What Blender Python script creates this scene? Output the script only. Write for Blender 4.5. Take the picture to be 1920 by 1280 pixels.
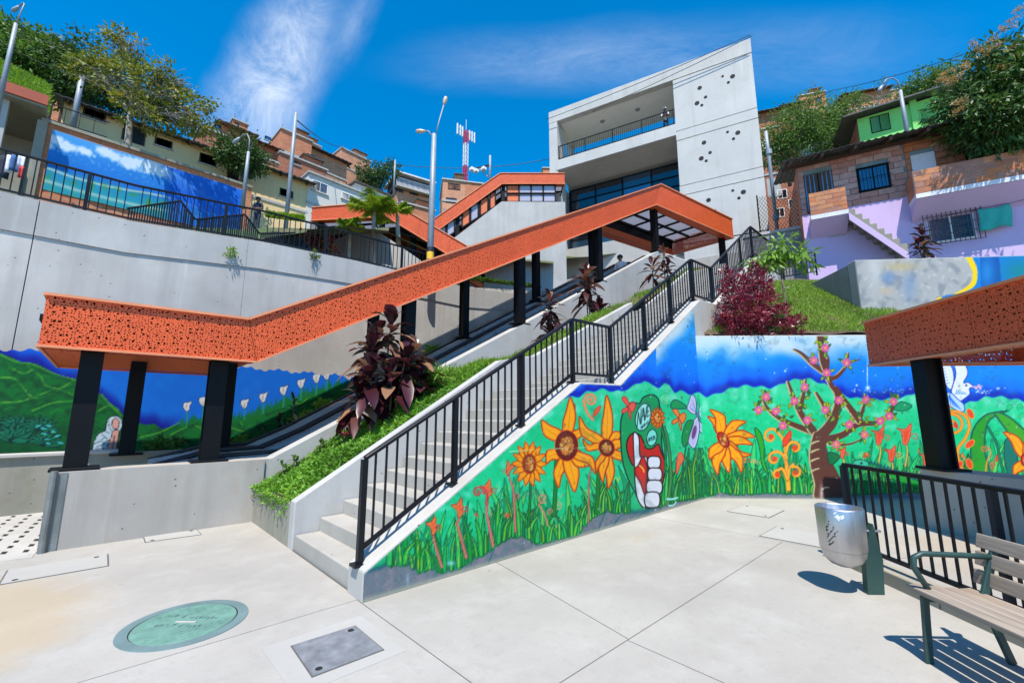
import bpy, bmesh, math, random
import numpy as np
from mathutils import Vector, Matrix
R = math.radians
rnd = random.Random(7)
for o in list(bpy.data.objects): bpy.data.objects.remove(o)
scene = bpy.context.scene
COL = scene.collection

# ------------------------------------------------------------------ camera, sky, sun, exposure
F_PX, PITCH, EYE, AZ = 815.0, R(9.4), 1.65, R(47.0)     # photograph is 1920 px wide; X = stair run, Y = across
FW = Vector((math.cos(AZ)*math.cos(PITCH), math.sin(AZ)*math.cos(PITCH), math.sin(PITCH)))
RT = Vector((math.sin(AZ), -math.cos(AZ), 0)); UP = RT.cross(FW); EYEP = Vector((0, 0, EYE))
cam = bpy.data.cameras.new('camera'); camo = bpy.data.objects.new('camera', cam); COL.objects.link(camo)
cam.sensor_width = 36.0; cam.lens = F_PX/1920*36; cam.clip_end = 3000; cam.clip_start = 0.05
camo.matrix_world = Matrix.Translation(EYEP) @ Matrix((RT, UP, -FW)).transposed().to_4x4()
scene.camera = camo
SUN_TO = Vector((-0.70, -0.714, 1.93)).normalized()      # towards the sun, behind the photographer
sl = bpy.data.lights.new('sun', 'SUN'); sl.energy = 4.3; sl.angle = R(0.53); sl.color = (1.0, 0.94, 0.85)
so = bpy.data.objects.new('sun', sl); COL.objects.link(so)
so.rotation_euler = SUN_TO.to_track_quat('Z', 'Y').to_euler()
w = bpy.data.worlds.new('World'); scene.world = w; w.use_nodes = True
nt = w.node_tree; nt.nodes.clear()
def wn(t, **k):
    n = nt.nodes.new(t)
    for a, b in k.items(): setattr(n, a, b)
    return n
sky = wn('ShaderNodeTexSky', sky_type='NISHITA', sun_disc=False)
sky.sun_elevation = math.asin(SUN_TO.z); sky.sun_rotation = math.atan2(SUN_TO.x, SUN_TO.y)
sky.altitude = 1600; sky.air_density = 1.0; sky.dust_density = 0.1; sky.ozone_density = 4.0
hs = wn('ShaderNodeHueSaturation'); hs.inputs['Saturation'].default_value = 1.5; hs.inputs['Value'].default_value = 1.5; hs.inputs['Hue'].default_value = 0.492
nt.links.new(sky.outputs[0], hs.inputs['Color'])
tc = wn('ShaderNodeTexCoord')
def wmath(op, a, b=None, c=None):
    n = wn('ShaderNodeMath', operation=op)
    for i, v in enumerate((a, b, c)):
        if v is None: continue
        if isinstance(v, (int, float)): n.inputs[i].default_value = v
        else: nt.links.new(v, n.inputs[i])
    return n.outputs[0]
def wdot(vec):
    n = wn('ShaderNodeVectorMath', operation='DOT_PRODUCT'); nt.links.new(tc.outputs['Generated'], n.inputs[0]); n.inputs[1].default_value = vec
    return n.outputs['Value']
def ray(u, v): return (FW + RT*((u-960)/F_PX) + UP*((640-v)/F_PX))
def cirrus(u, v, ang, lx, ly, seed, stretch, amount):
    """one wisp of high cloud about a fixed compass direction"""
    c = ray(u, v).normalized(); e = c.cross(Vector((0, 0, 1))).normalized(); n = e.cross(c)
    a = e*math.cos(ang)+n*math.sin(ang); b = -e*math.sin(ang)+n*math.cos(ang)
    d = wmath('MAXIMUM', wdot(c), 0.05); x = wmath('DIVIDE', wdot(a), d); y = wmath('DIVIDE', wdot(b), d)
    cmb = wn('ShaderNodeCombineXYZ'); nt.links.new(wmath('MULTIPLY', x, stretch), cmb.inputs[0]); nt.links.new(y, cmb.inputs[1]); cmb.inputs[2].default_value = seed
    no = wn('ShaderNodeTexNoise'); nt.links.new(cmb.outputs[0], no.inputs['Vector']); no.inputs['Scale'].default_value = 13; no.inputs['Detail'].default_value = 12; no.inputs['Roughness'].default_value = 0.74; no.inputs['Distortion'].default_value = 0.5
    no2 = wn('ShaderNodeTexNoise'); nt.links.new(cmb.outputs[0], no2.inputs['Vector']); no2.inputs['Scale'].default_value = 3; no2.inputs['Detail'].default_value = 4
    warp = wmath('MULTIPLY', wmath('SUBTRACT', no2.outputs[0], 0.5), 2.2)
    q = wmath('SQRT', wmath('ADD', wmath('POWER', wmath('DIVIDE', x, lx), 2), wmath('POWER', wmath('DIVIDE', y, ly), 2)))
    edge = wn('ShaderNodeMapRange'); edge.interpolation_type = 'SMOOTHSTEP'
    nt.links.new(wmath('ADD', q, warp), edge.inputs['Value']); edge.inputs['From Min'].default_value = 1.25; edge.inputs['From Max'].default_value = 0.0
    fl = wn('ShaderNodeMapRange'); nt.links.new(no.outputs[0], fl.inputs['Value']); fl.inputs['From Min'].default_value = 0.32; fl.inputs['From Max'].default_value = 0.78
    return wmath('MULTIPLY', wmath('MULTIPLY', edge.outputs[0], wmath('ADD', wmath('MULTIPLY', fl.outputs[0], 0.9), 0.12)), amount)
m1 = cirrus(525, 130, R(72), 0.25, 0.07, 3.1, 0.8, 0.95)
m2 = cirrus(1130, 110, R(-8), 0.50, 0.07, 8.7, 0.30, 0.34)
m3 = cirrus(660, 60, R(70), 0.10, 0.03, 5.2, 0.5, 0.4)
m4 = cirrus(2500, 250, R(20), 0.7, 0.2, 1.2, 0.35, 0.7)
mask = wmath('MINIMUM', wmath('ADD', wmath('ADD', m1, m2), wmath('ADD', m3, m4)), 0.9)
mx = wn('ShaderNodeMixRGB'); nt.links.new(mask, mx.inputs[0]); nt.links.new(hs.outputs[0], mx.inputs[1]); mx.inputs[2].default_value = (5.6, 6.1, 6.9, 1)
bg = wn('ShaderNodeBackground'); bg.inputs['Strength'].default_value = 0.11; nt.links.new(mx.outputs[0], bg.inputs['Color'])
out = wn('ShaderNodeOutputWorld'); nt.links.new(bg.outputs[0], out.inputs[0])
vs = scene.view_settings; vs.view_transform = 'Standard'; vs.look = 'None'; vs.exposure = 0.74; vs.gamma = 1.0; vs.use_curve_mapping = False

# ------------------------------------------------------------------ measuring helpers
def at(u, v, depth):
    d = ray(u, v); h = Vector((math.cos(AZ), math.sin(AZ), 0)); return EYEP + d*(depth/d.dot(h))
def on_plane(u, v, p, n):
    d = ray(u, v); return EYEP + d*((Vector(p)-EYEP).dot(n)/d.dot(n))

# ------------------------------------------------------------------ materials
MATS = {}
def lin(c): return tuple((x/255/12.92 if x/255 <= 0.04045 else ((x/255+0.055)/1.055)**2.4) for x in c)
class NT:
    def __init__(s, name):
        s.m = bpy.data.materials.new(name); s.m.use_nodes = True; s.t = s.m.node_tree; s.t.nodes.clear()
        s.out = s.n('ShaderNodeOutputMaterial'); s.b = s.n('ShaderNodeBsdfPrincipled'); s.l(s.b.outputs[0], s.out.inputs[0])
        s.pos = s.n('ShaderNodeNewGeometry').outputs['Position']
    def n(s, t, **k):
        x = s.t.nodes.new(t)
        for a, b in k.items(): setattr(x, a, b)
        return x
    def l(s, a, b): s.t.links.new(a, b)
    def put(s, sock, v):
        if isinstance(v, (int, float)): sock.default_value = v
        elif isinstance(v, (tuple, list)): sock.default_value = tuple(v)+((1,) if len(v) == 3 and len(sock.default_value) == 4 else ())
        else: s.l(v, sock)
    def noise(s, scale, detail=4, rough=0.55, vec=None, dist=0):
        x = s.n('ShaderNodeTexNoise'); s.l(vec if vec is not None else s.pos, x.inputs['Vector']); x.inputs['Scale'].default_value = scale
        x.inputs['Detail'].default_value = detail; x.inputs['Roughness'].default_value = rough; x.inputs['Distortion'].default_value = dist
        return x.outputs[0]
    def ramp(s, v, a, b, ca=0.0, cb=1.0):
        x = s.n('ShaderNodeMapRange'); s.l(v, x.inputs[0]); x.inputs[1].default_value = a; x.inputs[2].default_value = b; x.inputs[3].default_value = ca; x.inputs[4].default_value = cb
        return x.outputs[0]
    def mix(s, f, a, b, mode='MIX'):
        x = s.n('ShaderNodeMixRGB', blend_type=mode); s.put(x.inputs[0], f); s.put(x.inputs[1], a); s.put(x.inputs[2], b); return x.outputs[0]
    def math(s, op, a, b=0.0):
        x = s.n('ShaderNodeMath', operation=op); s.put(x.inputs[0], a); s.put(x.inputs[1], b); return x.outputs[0]
    def scaled(s, v3, vec=None):
        x = s.n('ShaderNodeVectorMath', operation='MULTIPLY'); s.l(vec if vec is not None else s.pos, x.inputs[0]); x.inputs[1].default_value = v3; return x.outputs[0]
    def bump(s, h, strength=0.3, dist=0.01):
        x = s.n('ShaderNodeBump'); x.inputs['Strength'].default_value = strength; x.inputs['Distance'].default_value = dist; s.l(h, x.inputs['Height']); s.l(x.outputs[0], s.b.inputs['Normal'])
    def col(s, c): s.put(s.b.inputs['Base Color'], c)
    def done(s, rough=0.7, metal=0.0, spec=0.5):
        s.put(s.b.inputs['Roughness'], rough); s.b.inputs['Metallic'].default_value = metal; s.b.inputs['Specular IOR Level'].default_value = spec
        MATS[s.m.name] = s.m; return s.m
def concrete(name, base, dark=0.72, warm=(0.36, 0.30, 0.2), warm_amt=0.25, streak=0.3, scale=1.0, bump=0.25, pits=True):
    t = NT(name)
    big = t.noise(0.55*scale, 5, 0.6); mid = t.noise(3.2*scale, 6, 0.65); fine = t.noise(38*scale, 3, 0.6)
    c = t.mix(t.ramp(big, 0.3, 0.7), tuple(x*dark for x in base), base)
    c = t.mix(t.math('MULTIPLY', t.ramp(mid, 0.52, 0.78), warm_amt), c, warm)
    st = t.noise(1.0, 5, 0.6, t.scaled((2.6*scale, 2.6*scale, 0.22*scale)))
    c = t.mix(t.math('MULTIPLY', t.ramp(st, 0.5, 0.75), streak), c, tuple(x*0.55 for x in base))
    st2 = t.noise(1.0, 4, 0.6, t.scaled((4.1*scale, 4.1*scale, 0.3*scale)))
    c = t.mix(t.math('MULTIPLY', t.ramp(st2, 0.6, 0.8), streak*0.8), c, tuple(min(1, x*1.3) for x in base))
    c = t.mix(t.ramp(fine, 0.3, 0.7, 0, 0.22), c, tuple(x*0.75 for x in base))
    if pits:
        v = t.n('ShaderNodeTexVoronoi'); t.l(t.pos, v.inputs['Vector']); v.inputs['Scale'].default_value = 5.5
        c = t.mix(t.math('MULTIPLY', t.math('LESS_THAN', v.outputs['Distance'], 0.07), 0.8), c, (0.06, 0.06, 0.06))
    t.col(c); t.bump(t.math('ADD', mid, t.math('MULTIPLY', fine, 0.5)), bump, 0.006); return t.done(0.85)
def paint(name, c, rough=0.5, var=0.12, metal=0.0, scale=2.0, bump=0.0, spec=0.5):
    t = NT(name); n = t.noise(scale, 5, 0.6); f = t.noise(scale*14, 3)
    a = t.mix(t.ramp(n, 0.3, 0.7), tuple(x*(1-var) for x in c), tuple(min(1, x*(1+var)) for x in c))
    t.col(t.mix(t.ramp(f, 0.35, 0.7, 0, var), a, tuple(x*0.6 for x in c)))
    if bump: t.bump(f, bump, 0.004)
    return t.done(t.ramp(n, 0.2, 0.8, max(0.05, rough-0.1), min(1, rough+0.12)), metal, spec)
concrete('step_concrete', (0.40, 0.375, 0.33), 0.78, (0.28, 0.23, 0.16), 0.5, 0.25, 1.6, 0.3)
def plaza_mat():
    t = NT('plaza'); base = (0.405, 0.38, 0.34); big = t.noise(0.35, 6, 0.62); mid = t.noise(1.7, 7, 0.68); fine = t.noise(55, 3, 0.6); sp = t.noise(9, 5, 0.7); st = t.noise(0.22, 4, 0.55, t.scaled((1, 1, 1)), 1.2)
    c = t.mix(t.ramp(big, 0.36, 0.64), (0.31, 0.29, 0.26), base); c = t.mix(t.ramp(mid, 0.5, 0.72, 0, 0.5), c, (0.47, 0.455, 0.42)); c = t.mix(t.ramp(st, 0.56, 0.7, 0, 0.42), c, (0.37, 0.27, 0.15))
    c = t.mix(t.ramp(sp, 0.52, 0.8, 0, 0.5), c, (0.25, 0.235, 0.21)); c = t.mix(t.ramp(fine, 0.35, 0.7, 0, 0.25), c, (0.28, 0.265, 0.24))
    v = t.n('ShaderNodeTexVoronoi'); t.l(t.pos, v.inputs['Vector']); v.inputs['Scale'].default_value = 2.6; s2 = t.n('ShaderNodeSeparateColor'); t.l(v.outputs['Color'], s2.inputs[0])
    c = t.mix(t.math('MULTIPLY', t.math('LESS_THAN', v.outputs['Distance'], t.ramp(s2.outputs[0], 0, 1, 0.015, 0.075)), t.ramp(s2.outputs[1], 0.35, 0.9, 0.0, 0.9)), c, (0.12, 0.115, 0.11))
    # tan soil stain on the left of the plaza
    x = t.n('ShaderNodeVectorMath', operation='DISTANCE'); t.l(t.scaled((1, 0.8, 1)), x.inputs[0]); x.inputs[1].default_value = (-0.75, 4.55, 0); ds = t.math('ADD', x.outputs['Value'], t.math('MULTIPLY', mid, 1.1)); c = t.mix(t.ramp(t.math('ADD', ds, t.math('MULTIPLY', sp, 0.25)), 1.8, 1.35, 0, 0.5), c, (0.43, 0.30, 0.14))
    oi = t.n('ShaderNodeObjectInfo'); c = t.mix(t.ramp(oi.outputs['Random'], 0, 1, 0, 0.3), c, (0.30, 0.275, 0.235))
    t.col(c); t.bump(t.math('ADD', fine, mid), 0.2, 0.004); return t.done(t.ramp(mid, 0.3, 0.7, 0.7, 0.95))
plaza_mat()
concrete('concrete', (0.47, 0.46, 0.44), 0.72, (0.36, 0.30, 0.2), 0.32, 0.5); concrete('pale_concrete', (0.46, 0.44, 0.405), 0.82, (0.36, 0.29, 0.21), 0.35, 0.35)
concrete('wall_concrete', (0.54, 0.515, 0.48), 0.62, (0.36, 0.31, 0.25), 0.38, 0.75, 0.8, 0.35)
concrete('low_wall_concrete', (0.44, 0.405, 0.36), 0.70, (0.36, 0.27, 0.19), 0.7, 0.6)
concrete('facade_concrete', (0.56, 0.55, 0.52), 0.80, (0.42, 0.38, 0.31), 0.38, 0.5, 0.6, 0.35)
concrete('dirty_concrete', (0.30, 0.285, 0.23), 0.7, (0.16, 0.16, 0.06), 0.55, 0.5)
concrete('mossy_kerb', (0.36, 0.33, 0.26), 0.7, (0.12, 0.14, 0.03), 0.75, 0.3)
concrete('cream_wall', (0.80, 0.58, 0.30), 0.9, (0.5, 0.36, 0.2), 0.25, 0.25, pits=False)
concrete('white_wall', (0.66, 0.62, 0.56), 0.9, (0.5, 0.42, 0.33), 0.2, 0.25, pits=False)
concrete('pink_wall', (0.58, 0.43, 0.68), 0.9, (0.6, 0.42, 0.6), 0.3, 0.15, pits=False)
concrete('white_slab', (0.72, 0.70, 0.74), 0.85, (0.4, 0.35, 0.3), 0.3, 0.2)
concrete('green_wall', (0.25, 0.72, 0.17), 0.9, (0.3, 0.6, 0.2), 0.2, 0.15, pits=False)
concrete('blue_grey_block', (0.27, 0.26, 0.25), 0.8)
paint('joint', (0.10, 0.095, 0.085), 0.9); paint('black_steel', (0.0045, 0.005, 0.0065), 0.5, 0.25, spec=0.16); paint('rail_paint', (0.006, 0.007, 0.010), 0.42, 0.2, spec=0.25)
paint('grey_steel', (0.50, 0.52, 0.54), 0.3, 0.1, 0.35); paint('galvanised', (0.27, 0.30, 0.33), 0.55, 0.15, 0.2); paint('old_steel', (0.20, 0.21, 0.20), 0.5, 0.35, 0.4)
paint('green_steel', (0.02, 0.055, 0.05), 0.45, 0.2); paint('orange_frame', (0.62, 0.135, 0.035), 0.5, 0.1); paint('orange_edge', (0.72, 0.25, 0.11), 0.45, 0.1)
paint('rubber', (0.01, 0.01, 0.012), 0.45, 0.2); paint('blue_steel', (0.14, 0.2, 0.28), 0.3, 0.12, 0.3); paint('yellow_paint', (0.75, 0.43, 0.02), 0.5)
paint('dark_void', (0.01, 0.01, 0.011), 0.8); paint('wood_dark', (0.08, 0.05, 0.032), 0.8); paint('white_paint', (0.75, 0.75, 0.74), 0.6, 0.06); paint('teal_cloth', (0.03, 0.38, 0.31), 0.85)
paint('red_paint', (0.55, 0.02, 0.05), 0.5); paint('pink_paint', (0.62, 0.28, 0.34), 0.7); paint('soil', (0.10, 0.065, 0.04), 0.95, 0.3); paint('bark', (0.14, 0.11, 0.085), 0.9, 0.35, 0, 6, 0.5)
paint('pale_bark', (0.27, 0.25, 0.21), 0.9, 0.3, 0, 6, 0.5); paint('skin', (0.20, 0.10, 0.06), 0.6); paint('cloth_white', (0.7, 0.7, 0.76), 0.85); paint('cloth_navy', (0.016, 0.022, 0.05), 0.85)
paint('cloth_black', (0.02, 0.02, 0.022), 0.85); paint('cloth_blue', (0.04, 0.12, 0.3), 0.85); paint('ceiling_white', (0.82, 0.80, 0.76), 0.85, 0.05); paint('red_cloth', (0.5, 0.05, 0.05), 0.85)
paint('lamp_lens', (0.6, 0.42, 0.25), 0.3); paint('grey_cladding', (0.30, 0.31, 0.31), 0.45, 0.1, 0.3); paint('iron_plate', (0.22, 0.23, 0.245), 0.55, 0.3, 0.2, 9)
paint('manhole_ring', (0.13, 0.20, 0.20), 0.6, 0.2); paint('manhole_green', (0.125, 0.25, 0.20), 0.6, 0.2, 0, 7, 0.1); paint('red_paver', (0.42, 0.22, 0.17), 0.85)
def perforated(name, ax, ay, c):
    t = NT(name); tcn = t.n('ShaderNodeTexCoord'); sp = t.n('ShaderNodeSeparateXYZ'); t.l(tcn.outputs['Object'], sp.inputs[0])
    cb = t.n('ShaderNodeCombineXYZ'); t.l(sp.outputs[ax], cb.inputs[0]); t.l(sp.outputs[ay], cb.inputs[1])
    def lay(scale, r0, r1, keep):
        v = t.n('ShaderNodeTexVoronoi', voronoi_dimensions='2D'); t.l(cb.outputs[0], v.inputs['Vector']); v.inputs['Scale'].default_value = scale; v.inputs['Randomness'].default_value = 0.62
        s2 = t.n('ShaderNodeSeparateColor'); t.l(v.outputs['Color'], s2.inputs[0])
        return t.math('MULTIPLY', t.math('LESS_THAN', v.outputs['Distance'], t.ramp(s2.outputs[0], 0, 1, r0, r1)), t.math('LESS_THAN', s2.outputs[1], keep))
    hole = t.math('MAXIMUM', lay(11.5, 0.13, 0.175, 0.78), lay(30, 0.2, 0.27, 0.9))
    n = t.noise(1.3, 4); t.col(t.mix(t.ramp(n, 0.3, 0.7), tuple(x*0.86 for x in c), c))
    m = t.done(0.5, 0.0, 0.4); tr = t.n('ShaderNodeBsdfTransparent'); ms = t.n('ShaderNodeMixShader')
    t.l(hole, ms.inputs[0]); t.l(t.b.outputs[0], ms.inputs[1]); t.l(tr.outputs[0], ms.inputs[2]); t.l(ms.outputs[0], t.out.inputs[0]); return m
ORG = (0.72, 0.108, 0.026)
perforated('perforated_xz', 0, 2, ORG); perforated('perforated_yz', 1, 2, ORG); perforated('perforated_xy', 0, 1, ORG)
def glass(name, c, rough=0.05, alpha=0.0):
    t = NT(name); n = t.noise(0.5, 2); t.col(t.mix(n, c, tuple(x*1.6 for x in c))); return t.done(rough, 0.0, 0.9)
glass('dark_glass', (0.012, 0.03, 0.05)); glass('blue_glass', (0.02, 0.09, 0.20)); glass('void_glass', (0.008, 0.01, 0.014)); glass('pale_glass', (0.30, 0.28, 0.33), 0.15)
def roof_pane():
    t = NT('roof_pane'); t.col((0.42, 0.43, 0.47)); t.done(0.35); tl = t.n('ShaderNodeBsdfTranslucent'); tl.inputs[0].default_value = (0.55, 0.56, 0.62, 1)
    ms = t.n('ShaderNodeMixShader'); ms.inputs[0].default_value = 0.6; t.l(t.b.outputs[0], ms.inputs[1]); t.l(tl.outputs[0], ms.inputs[2]); t.l(ms.outputs[0], t.out.inputs[0])
roof_pane()
def brickmat(name, c1, c2, mortar, bw=0.33, bh=0.13):
    t = NT(name); tcn = t.n('ShaderNodeTexCoord'); sp = t.n('ShaderNodeSeparateXYZ'); t.l(tcn.outputs['Object'], sp.inputs[0])
    cb = t.n('ShaderNodeCombineXYZ'); t.l(t.math('ADD', sp.outputs[0], sp.outputs[1]), cb.inputs[0]); t.l(sp.outputs[2], cb.inputs[1])
    b = t.n('ShaderNodeTexBrick'); t.l(cb.outputs[0], b.inputs['Vector']); b.inputs['Scale'].default_value = 1; b.inputs['Brick Width'].default_value = bw; b.inputs['Row Height'].default_value = bh
    b.inputs['Mortar Size'].default_value = 0.02; b.inputs['Color1'].default_value = c1+(1,); b.inputs['Color2'].default_value = c2+(1,); b.inputs['Mortar'].default_value = mortar+(1,)
    n = t.noise(1.1, 5, 0.65); c = t.mix(t.ramp(n, 0.35, 0.75, 0, 0.55), b.outputs['Color'], tuple(x*0.55 for x in c2)); f = t.noise(20, 3)
    t.col(t.mix(t.ramp(f, 0.4, 0.75, 0, 0.35), c, mortar)); t.bump(b.outputs['Fac'], -0.35, 0.01); return t.done(0.9)
brickmat('brick_wall', (0.62, 0.20, 0.08), (0.48, 0.135, 0.055), (0.42, 0.27, 0.18), 0.55, 0.24); brickmat('brick_dark', (0.46, 0.135, 0.06), (0.34, 0.095, 0.045), (0.30, 0.19, 0.14), 0.55, 0.24)
brickmat('brick_pale', (0.62, 0.27, 0.14), (0.48, 0.185, 0.095), (0.50, 0.34, 0.24), 0.6, 0.26); brickmat('block_grey', (0.30, 0.29, 0.28), (0.25, 0.24, 0.24), (0.17, 0.17, 0.17), 0.4, 0.2)
for i, c in enumerate([(0.46, 0.16, 0.065), (0.40, 0.15, 0.08), (0.50, 0.21, 0.10), (0.36, 0.17, 0.12)]): paint('brick_%d' % i, c, 0.9, 0.22, 0, 5, 0.3)
for i, c in enumerate([(0.46, 0.25, 0.21), (0.42, 0.20, 0.16), (0.46, 0.29, 0.25)]): paint('block_%d' % i, c, 0.9, 0.2, 0, 5, 0.3)
paint('mortar', (0.46, 0.40, 0.33), 0.95, 0.2, 0, 4, 0.3); paint('mortar_teal', (0.17, 0.24, 0.25), 0.95, 0.3)
def wood(name, c):
    t = NT(name); tcn = t.n('ShaderNodeTexCoord'); n = t.noise(1, 6, 0.65, t.scaled((1.6, 26, 26), tcn.outputs['Object']), 0.6); n2 = t.noise(2.5, 4)
    a = t.mix(t.ramp(n, 0.3, 0.72), tuple(x*0.42 for x in c), c); t.col(t.mix(t.ramp(n2, 0.5, 0.8, 0, 0.55), a, (0.27, 0.15, 0.075))); t.bump(n, 0.5, 0.004); return t.done(0.75)
wood('bench_wood', (0.40, 0.325, 0.255))
def steel_brushed():
    t = NT('stainless'); n = t.noise(1, 4, 0.6, t.scaled((30, 30, 1.5))); t.col(t.mix(n, (0.42, 0.41, 0.42), (0.62, 0.61, 0.62))); return t.done(t.ramp(n, 0.2, 0.8, 0.34, 0.5), 1.0)
steel_brushed()
def corrugated(name, c):
    t = NT(name); n = t.noise(1.5, 5, 0.65); t.col(t.mix(t.ramp(n, 0.35, 0.7), c, tuple(x*0.4 for x in c))); return t.done(0.7, 0.2)
corrugated('tin_roof', (0.11, 0.10, 0.10)); corrugated('clay_roof', (0.21, 0.11, 0.07))
def leafmat(name, c, rough=0.5, var=0.55, trans=0.35, tint=None):
    t = NT(name); a = t.n('ShaderNodeAttribute', attribute_name='tone'); f = a.outputs['Fac']
    cc = t.mix(f, tuple(x*(1-var) for x in c), tuple(min(1, x*(1+var)) for x in c))
    if tint: cc = t.mix(t.ramp(f, 0.72, 0.95), cc, tint)
    t.col(cc); m = t.done(rough); tl = t.n('ShaderNodeBsdfTranslucent'); t.l(cc, tl.inputs[0]); ms = t.n('ShaderNodeMixShader'); ms.inputs[0].default_value = trans
    t.l(t.b.outputs[0], ms.inputs[1]); t.l(tl.outputs[0], ms.inputs[2]); t.l(ms.outputs[0], t.out.inputs[0]); return m
leafmat('leaf_dark', (0.045, 0.105, 0.016), 0.6); leafmat('leaf_mid', (0.085, 0.18, 0.02), 0.6); leafmat('leaf_olive', (0.095, 0.19, 0.028), 0.65, tint=(0.17, 0.19, 0.03)); leafmat('leaf_yellow', (0.18, 0.21, 0.02), 0.6, tint=(0.33, 0.21, 0.02))
leafmat('leaf_mango', (0.05, 0.12, 0.018), 0.5, 0.6, 0.3, (0.16, 0.17, 0.03)); leafmat('leaf_palm', (0.23, 0.38, 0.02), 0.5, 0.5, 0.35, (0.38, 0.32, 0.02)); leafmat('leaf_lawn', (0.19, 0.34, 0.02), 0.6, 0.5, 0.4, (0.27, 0.30, 0.05))
leafmat('leaf_cover', (0.15, 0.33, 0.025), 0.55, 0.55, 0.35, (0.25, 0.36, 0.03)); leafmat('leaf_ti', (0.06, 0.014, 0.02), 0.3, 0.7, 0.2, (0.33, 0.17, 0.09)); leafmat('leaf_red', (0.19, 0.014, 0.034), 0.35, 0.75, 0.2, (0.42, 0.05, 0.06))
leafmat('leaf_bright', (0.16, 0.30, 0.03), 0.4, 0.5, 0.4)
def painted(name='mural_paint'):
    t = NT(name); a = t.n('ShaderNodeAttribute', attribute_name='art'); n = t.noise(30, 3, 0.6); b = t.noise(1.6, 5, 0.6)
    c = t.mix(t.ramp(n, 0.4, 0.8, 0, 0.08), a.outputs['Color'], (0.12, 0.14, 0.14)); c = t.mix(t.ramp(b, 0.6, 0.95, 0, 0.08), c, (0.5, 0.55, 0.52)); t.col(c); t.bump(n, 0.15, 0.004); return t.done(0.7, 0.0, 0.12)
painted()

# ------------------------------------------------------------------ mesh helpers
class MB:
    def __init__(s): s.v = []; s.f = []; s.tone = None
    def add(s, vs, fs):
        b = len(s.v); s.v += [tuple(x) for x in vs]; s.f += [tuple(i+b for i in f) for f in fs]; return s
    def hexa(s, p): return s.add(p, [(0, 3, 2, 1), (4, 5, 6, 7), (0, 1, 5, 4), (1, 2, 6, 5), (2, 3, 7, 6), (3, 0, 4, 7)])
    def box(s, x0, x1, y0, y1, z0, z1): return s.hexa([(x0, y0, z0), (x1, y0, z0), (x1, y1, z0), (x0, y1, z0), (x0, y0, z1), (x1, y0, z1), (x1, y1, z1), (x0, y1, z1)])
    def bar(s, p, q, w, h, up=(0, 0, 1)):
        p, q = Vector(p), Vector(q); d = (q-p).normalized(); u = Vector(up)
        if abs(d.dot(u)) > 0.99: u = Vector((1, 0, 0))
        a = d.cross(u).normalized()*w/2; b = a.cross(d).normalized()*h/2
        return s.hexa([p-a-b, p+a-b, p+a+b, p-a+b, q-a-b, q+a-b, q+a+b, q-a+b])
    def tube(s, pts, rad, n=8, caps=True):
        pts = [Vector(p) for p in pts]; rad = rad if isinstance(rad, (list, tuple)) else [rad]*len(pts); rings = []; b0 = len(s.v); ref = None
        for i, p in enumerate(pts):
            d = (pts[min(i+1, len(pts)-1)]-pts[max(i-1, 0)]).normalized()
            if ref is None: ref = Vector((0, 0, 1)) if abs(d.z) < 0.9 else Vector((1, 0, 0))
            a = d.cross(ref).normalized(); b = a.cross(d).normalized(); ref = b
            s.v += [tuple(p+(a*math.cos(2*math.pi*k/n)+b*math.sin(2*math.pi*k/n))*rad[i]) for k in range(n)]
        for i in range(len(pts)-1):
            for k in range(n):
                a = b0+i*n+k; c = b0+i*n+(k+1) % n; s.f.append((a, c, c+n, a+n))
        if caps: s.f.append(tuple(b0+k for k in range(n))[::-1]); s.f.append(tuple(b0+(len(pts)-1)*n+k for k in range(n)))
        return s
    def lathe(s, prof, n=24, c=(0, 0, 0)):
        b0 = len(s.v)
        for r, z in prof: s.v += [(c[0]+r*math.cos(2*math.pi*k/n), c[1]+r*math.sin(2*math.pi*k/n), c[2]+z) for k in range(n)]
        for i in range(len(prof)-1):
            for k in range(n): a = b0+i*n+k; e = b0+i*n+(k+1) % n; s.f.append((a, e, e+n, a+n))
        return s
    def prism(s, poly, ext):
        """closed planar polygon (list of 3d points) swept by the vector ext"""
        poly = [Vector(p) for p in poly]; e = Vector(ext); n = len(poly)
        nrm = sum(((poly[i]).cross(poly[(i+1) % n]) for i in range(n)), Vector())
        if nrm.dot(e) > 0: poly = poly[::-1]
        return s.add(poly+[p+e for p in poly], [tuple(range(n)), tuple(range(n, 2*n))[::-1]]+[(i+n, (i+1) % n+n, (i+1) % n, i) for i in range(n)])
    def mesh(s, name, mat, smooth=False):
        me = bpy.data.meshes.new(name); me.from_pydata(s.v, [], s.f)
        for m in (mat if isinstance(mat, (list, tuple)) else [mat]): me.materials.append(MATS[m])
        if smooth: me.polygons.foreach_set('use_smooth', [True]*len(me.polygons))
        if s.tone is not None: me.attributes.new('tone', 'FLOAT', 'POINT').data.foreach_set('value', s.tone)
        me.update(); return me
    def build(s, name, mat, parent=None, smooth=False, **k): return link(name, s.mesh(name, mat, smooth), parent, **k)
def link(name, me, parent=None, loc=None, rz=None, mtx=None, kind=None):
    o = bpy.data.objects.new(name, me); COL.objects.link(o); o.parent = parent
    if mtx is not None: o.matrix_local = mtx
    if loc is not None: o.location = loc
    if rz is not None: o.rotation_euler = (0, 0, rz)
    if kind: o['kind'] = kind
    return o
def tag(o, label, cat, group=None):
    o['label'] = label; o['category'] = cat; o['kind'] = 'thing'
    if group: o['group'] = group
    return o
def thing(name, label, cat, loc=(0, 0, 0), rz=0.0, group=None):
    return tag(link(name, None, None, loc, rz), label, cat, group)
def bevel(o, w=0.008, seg=1):
    m = o.modifiers.new('edge', 'BEVEL'); m.width = w; m.segments = seg; m.limit_method = 'ANGLE'; return o
def structure(o): o['kind'] = 'structure'; return o
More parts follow.
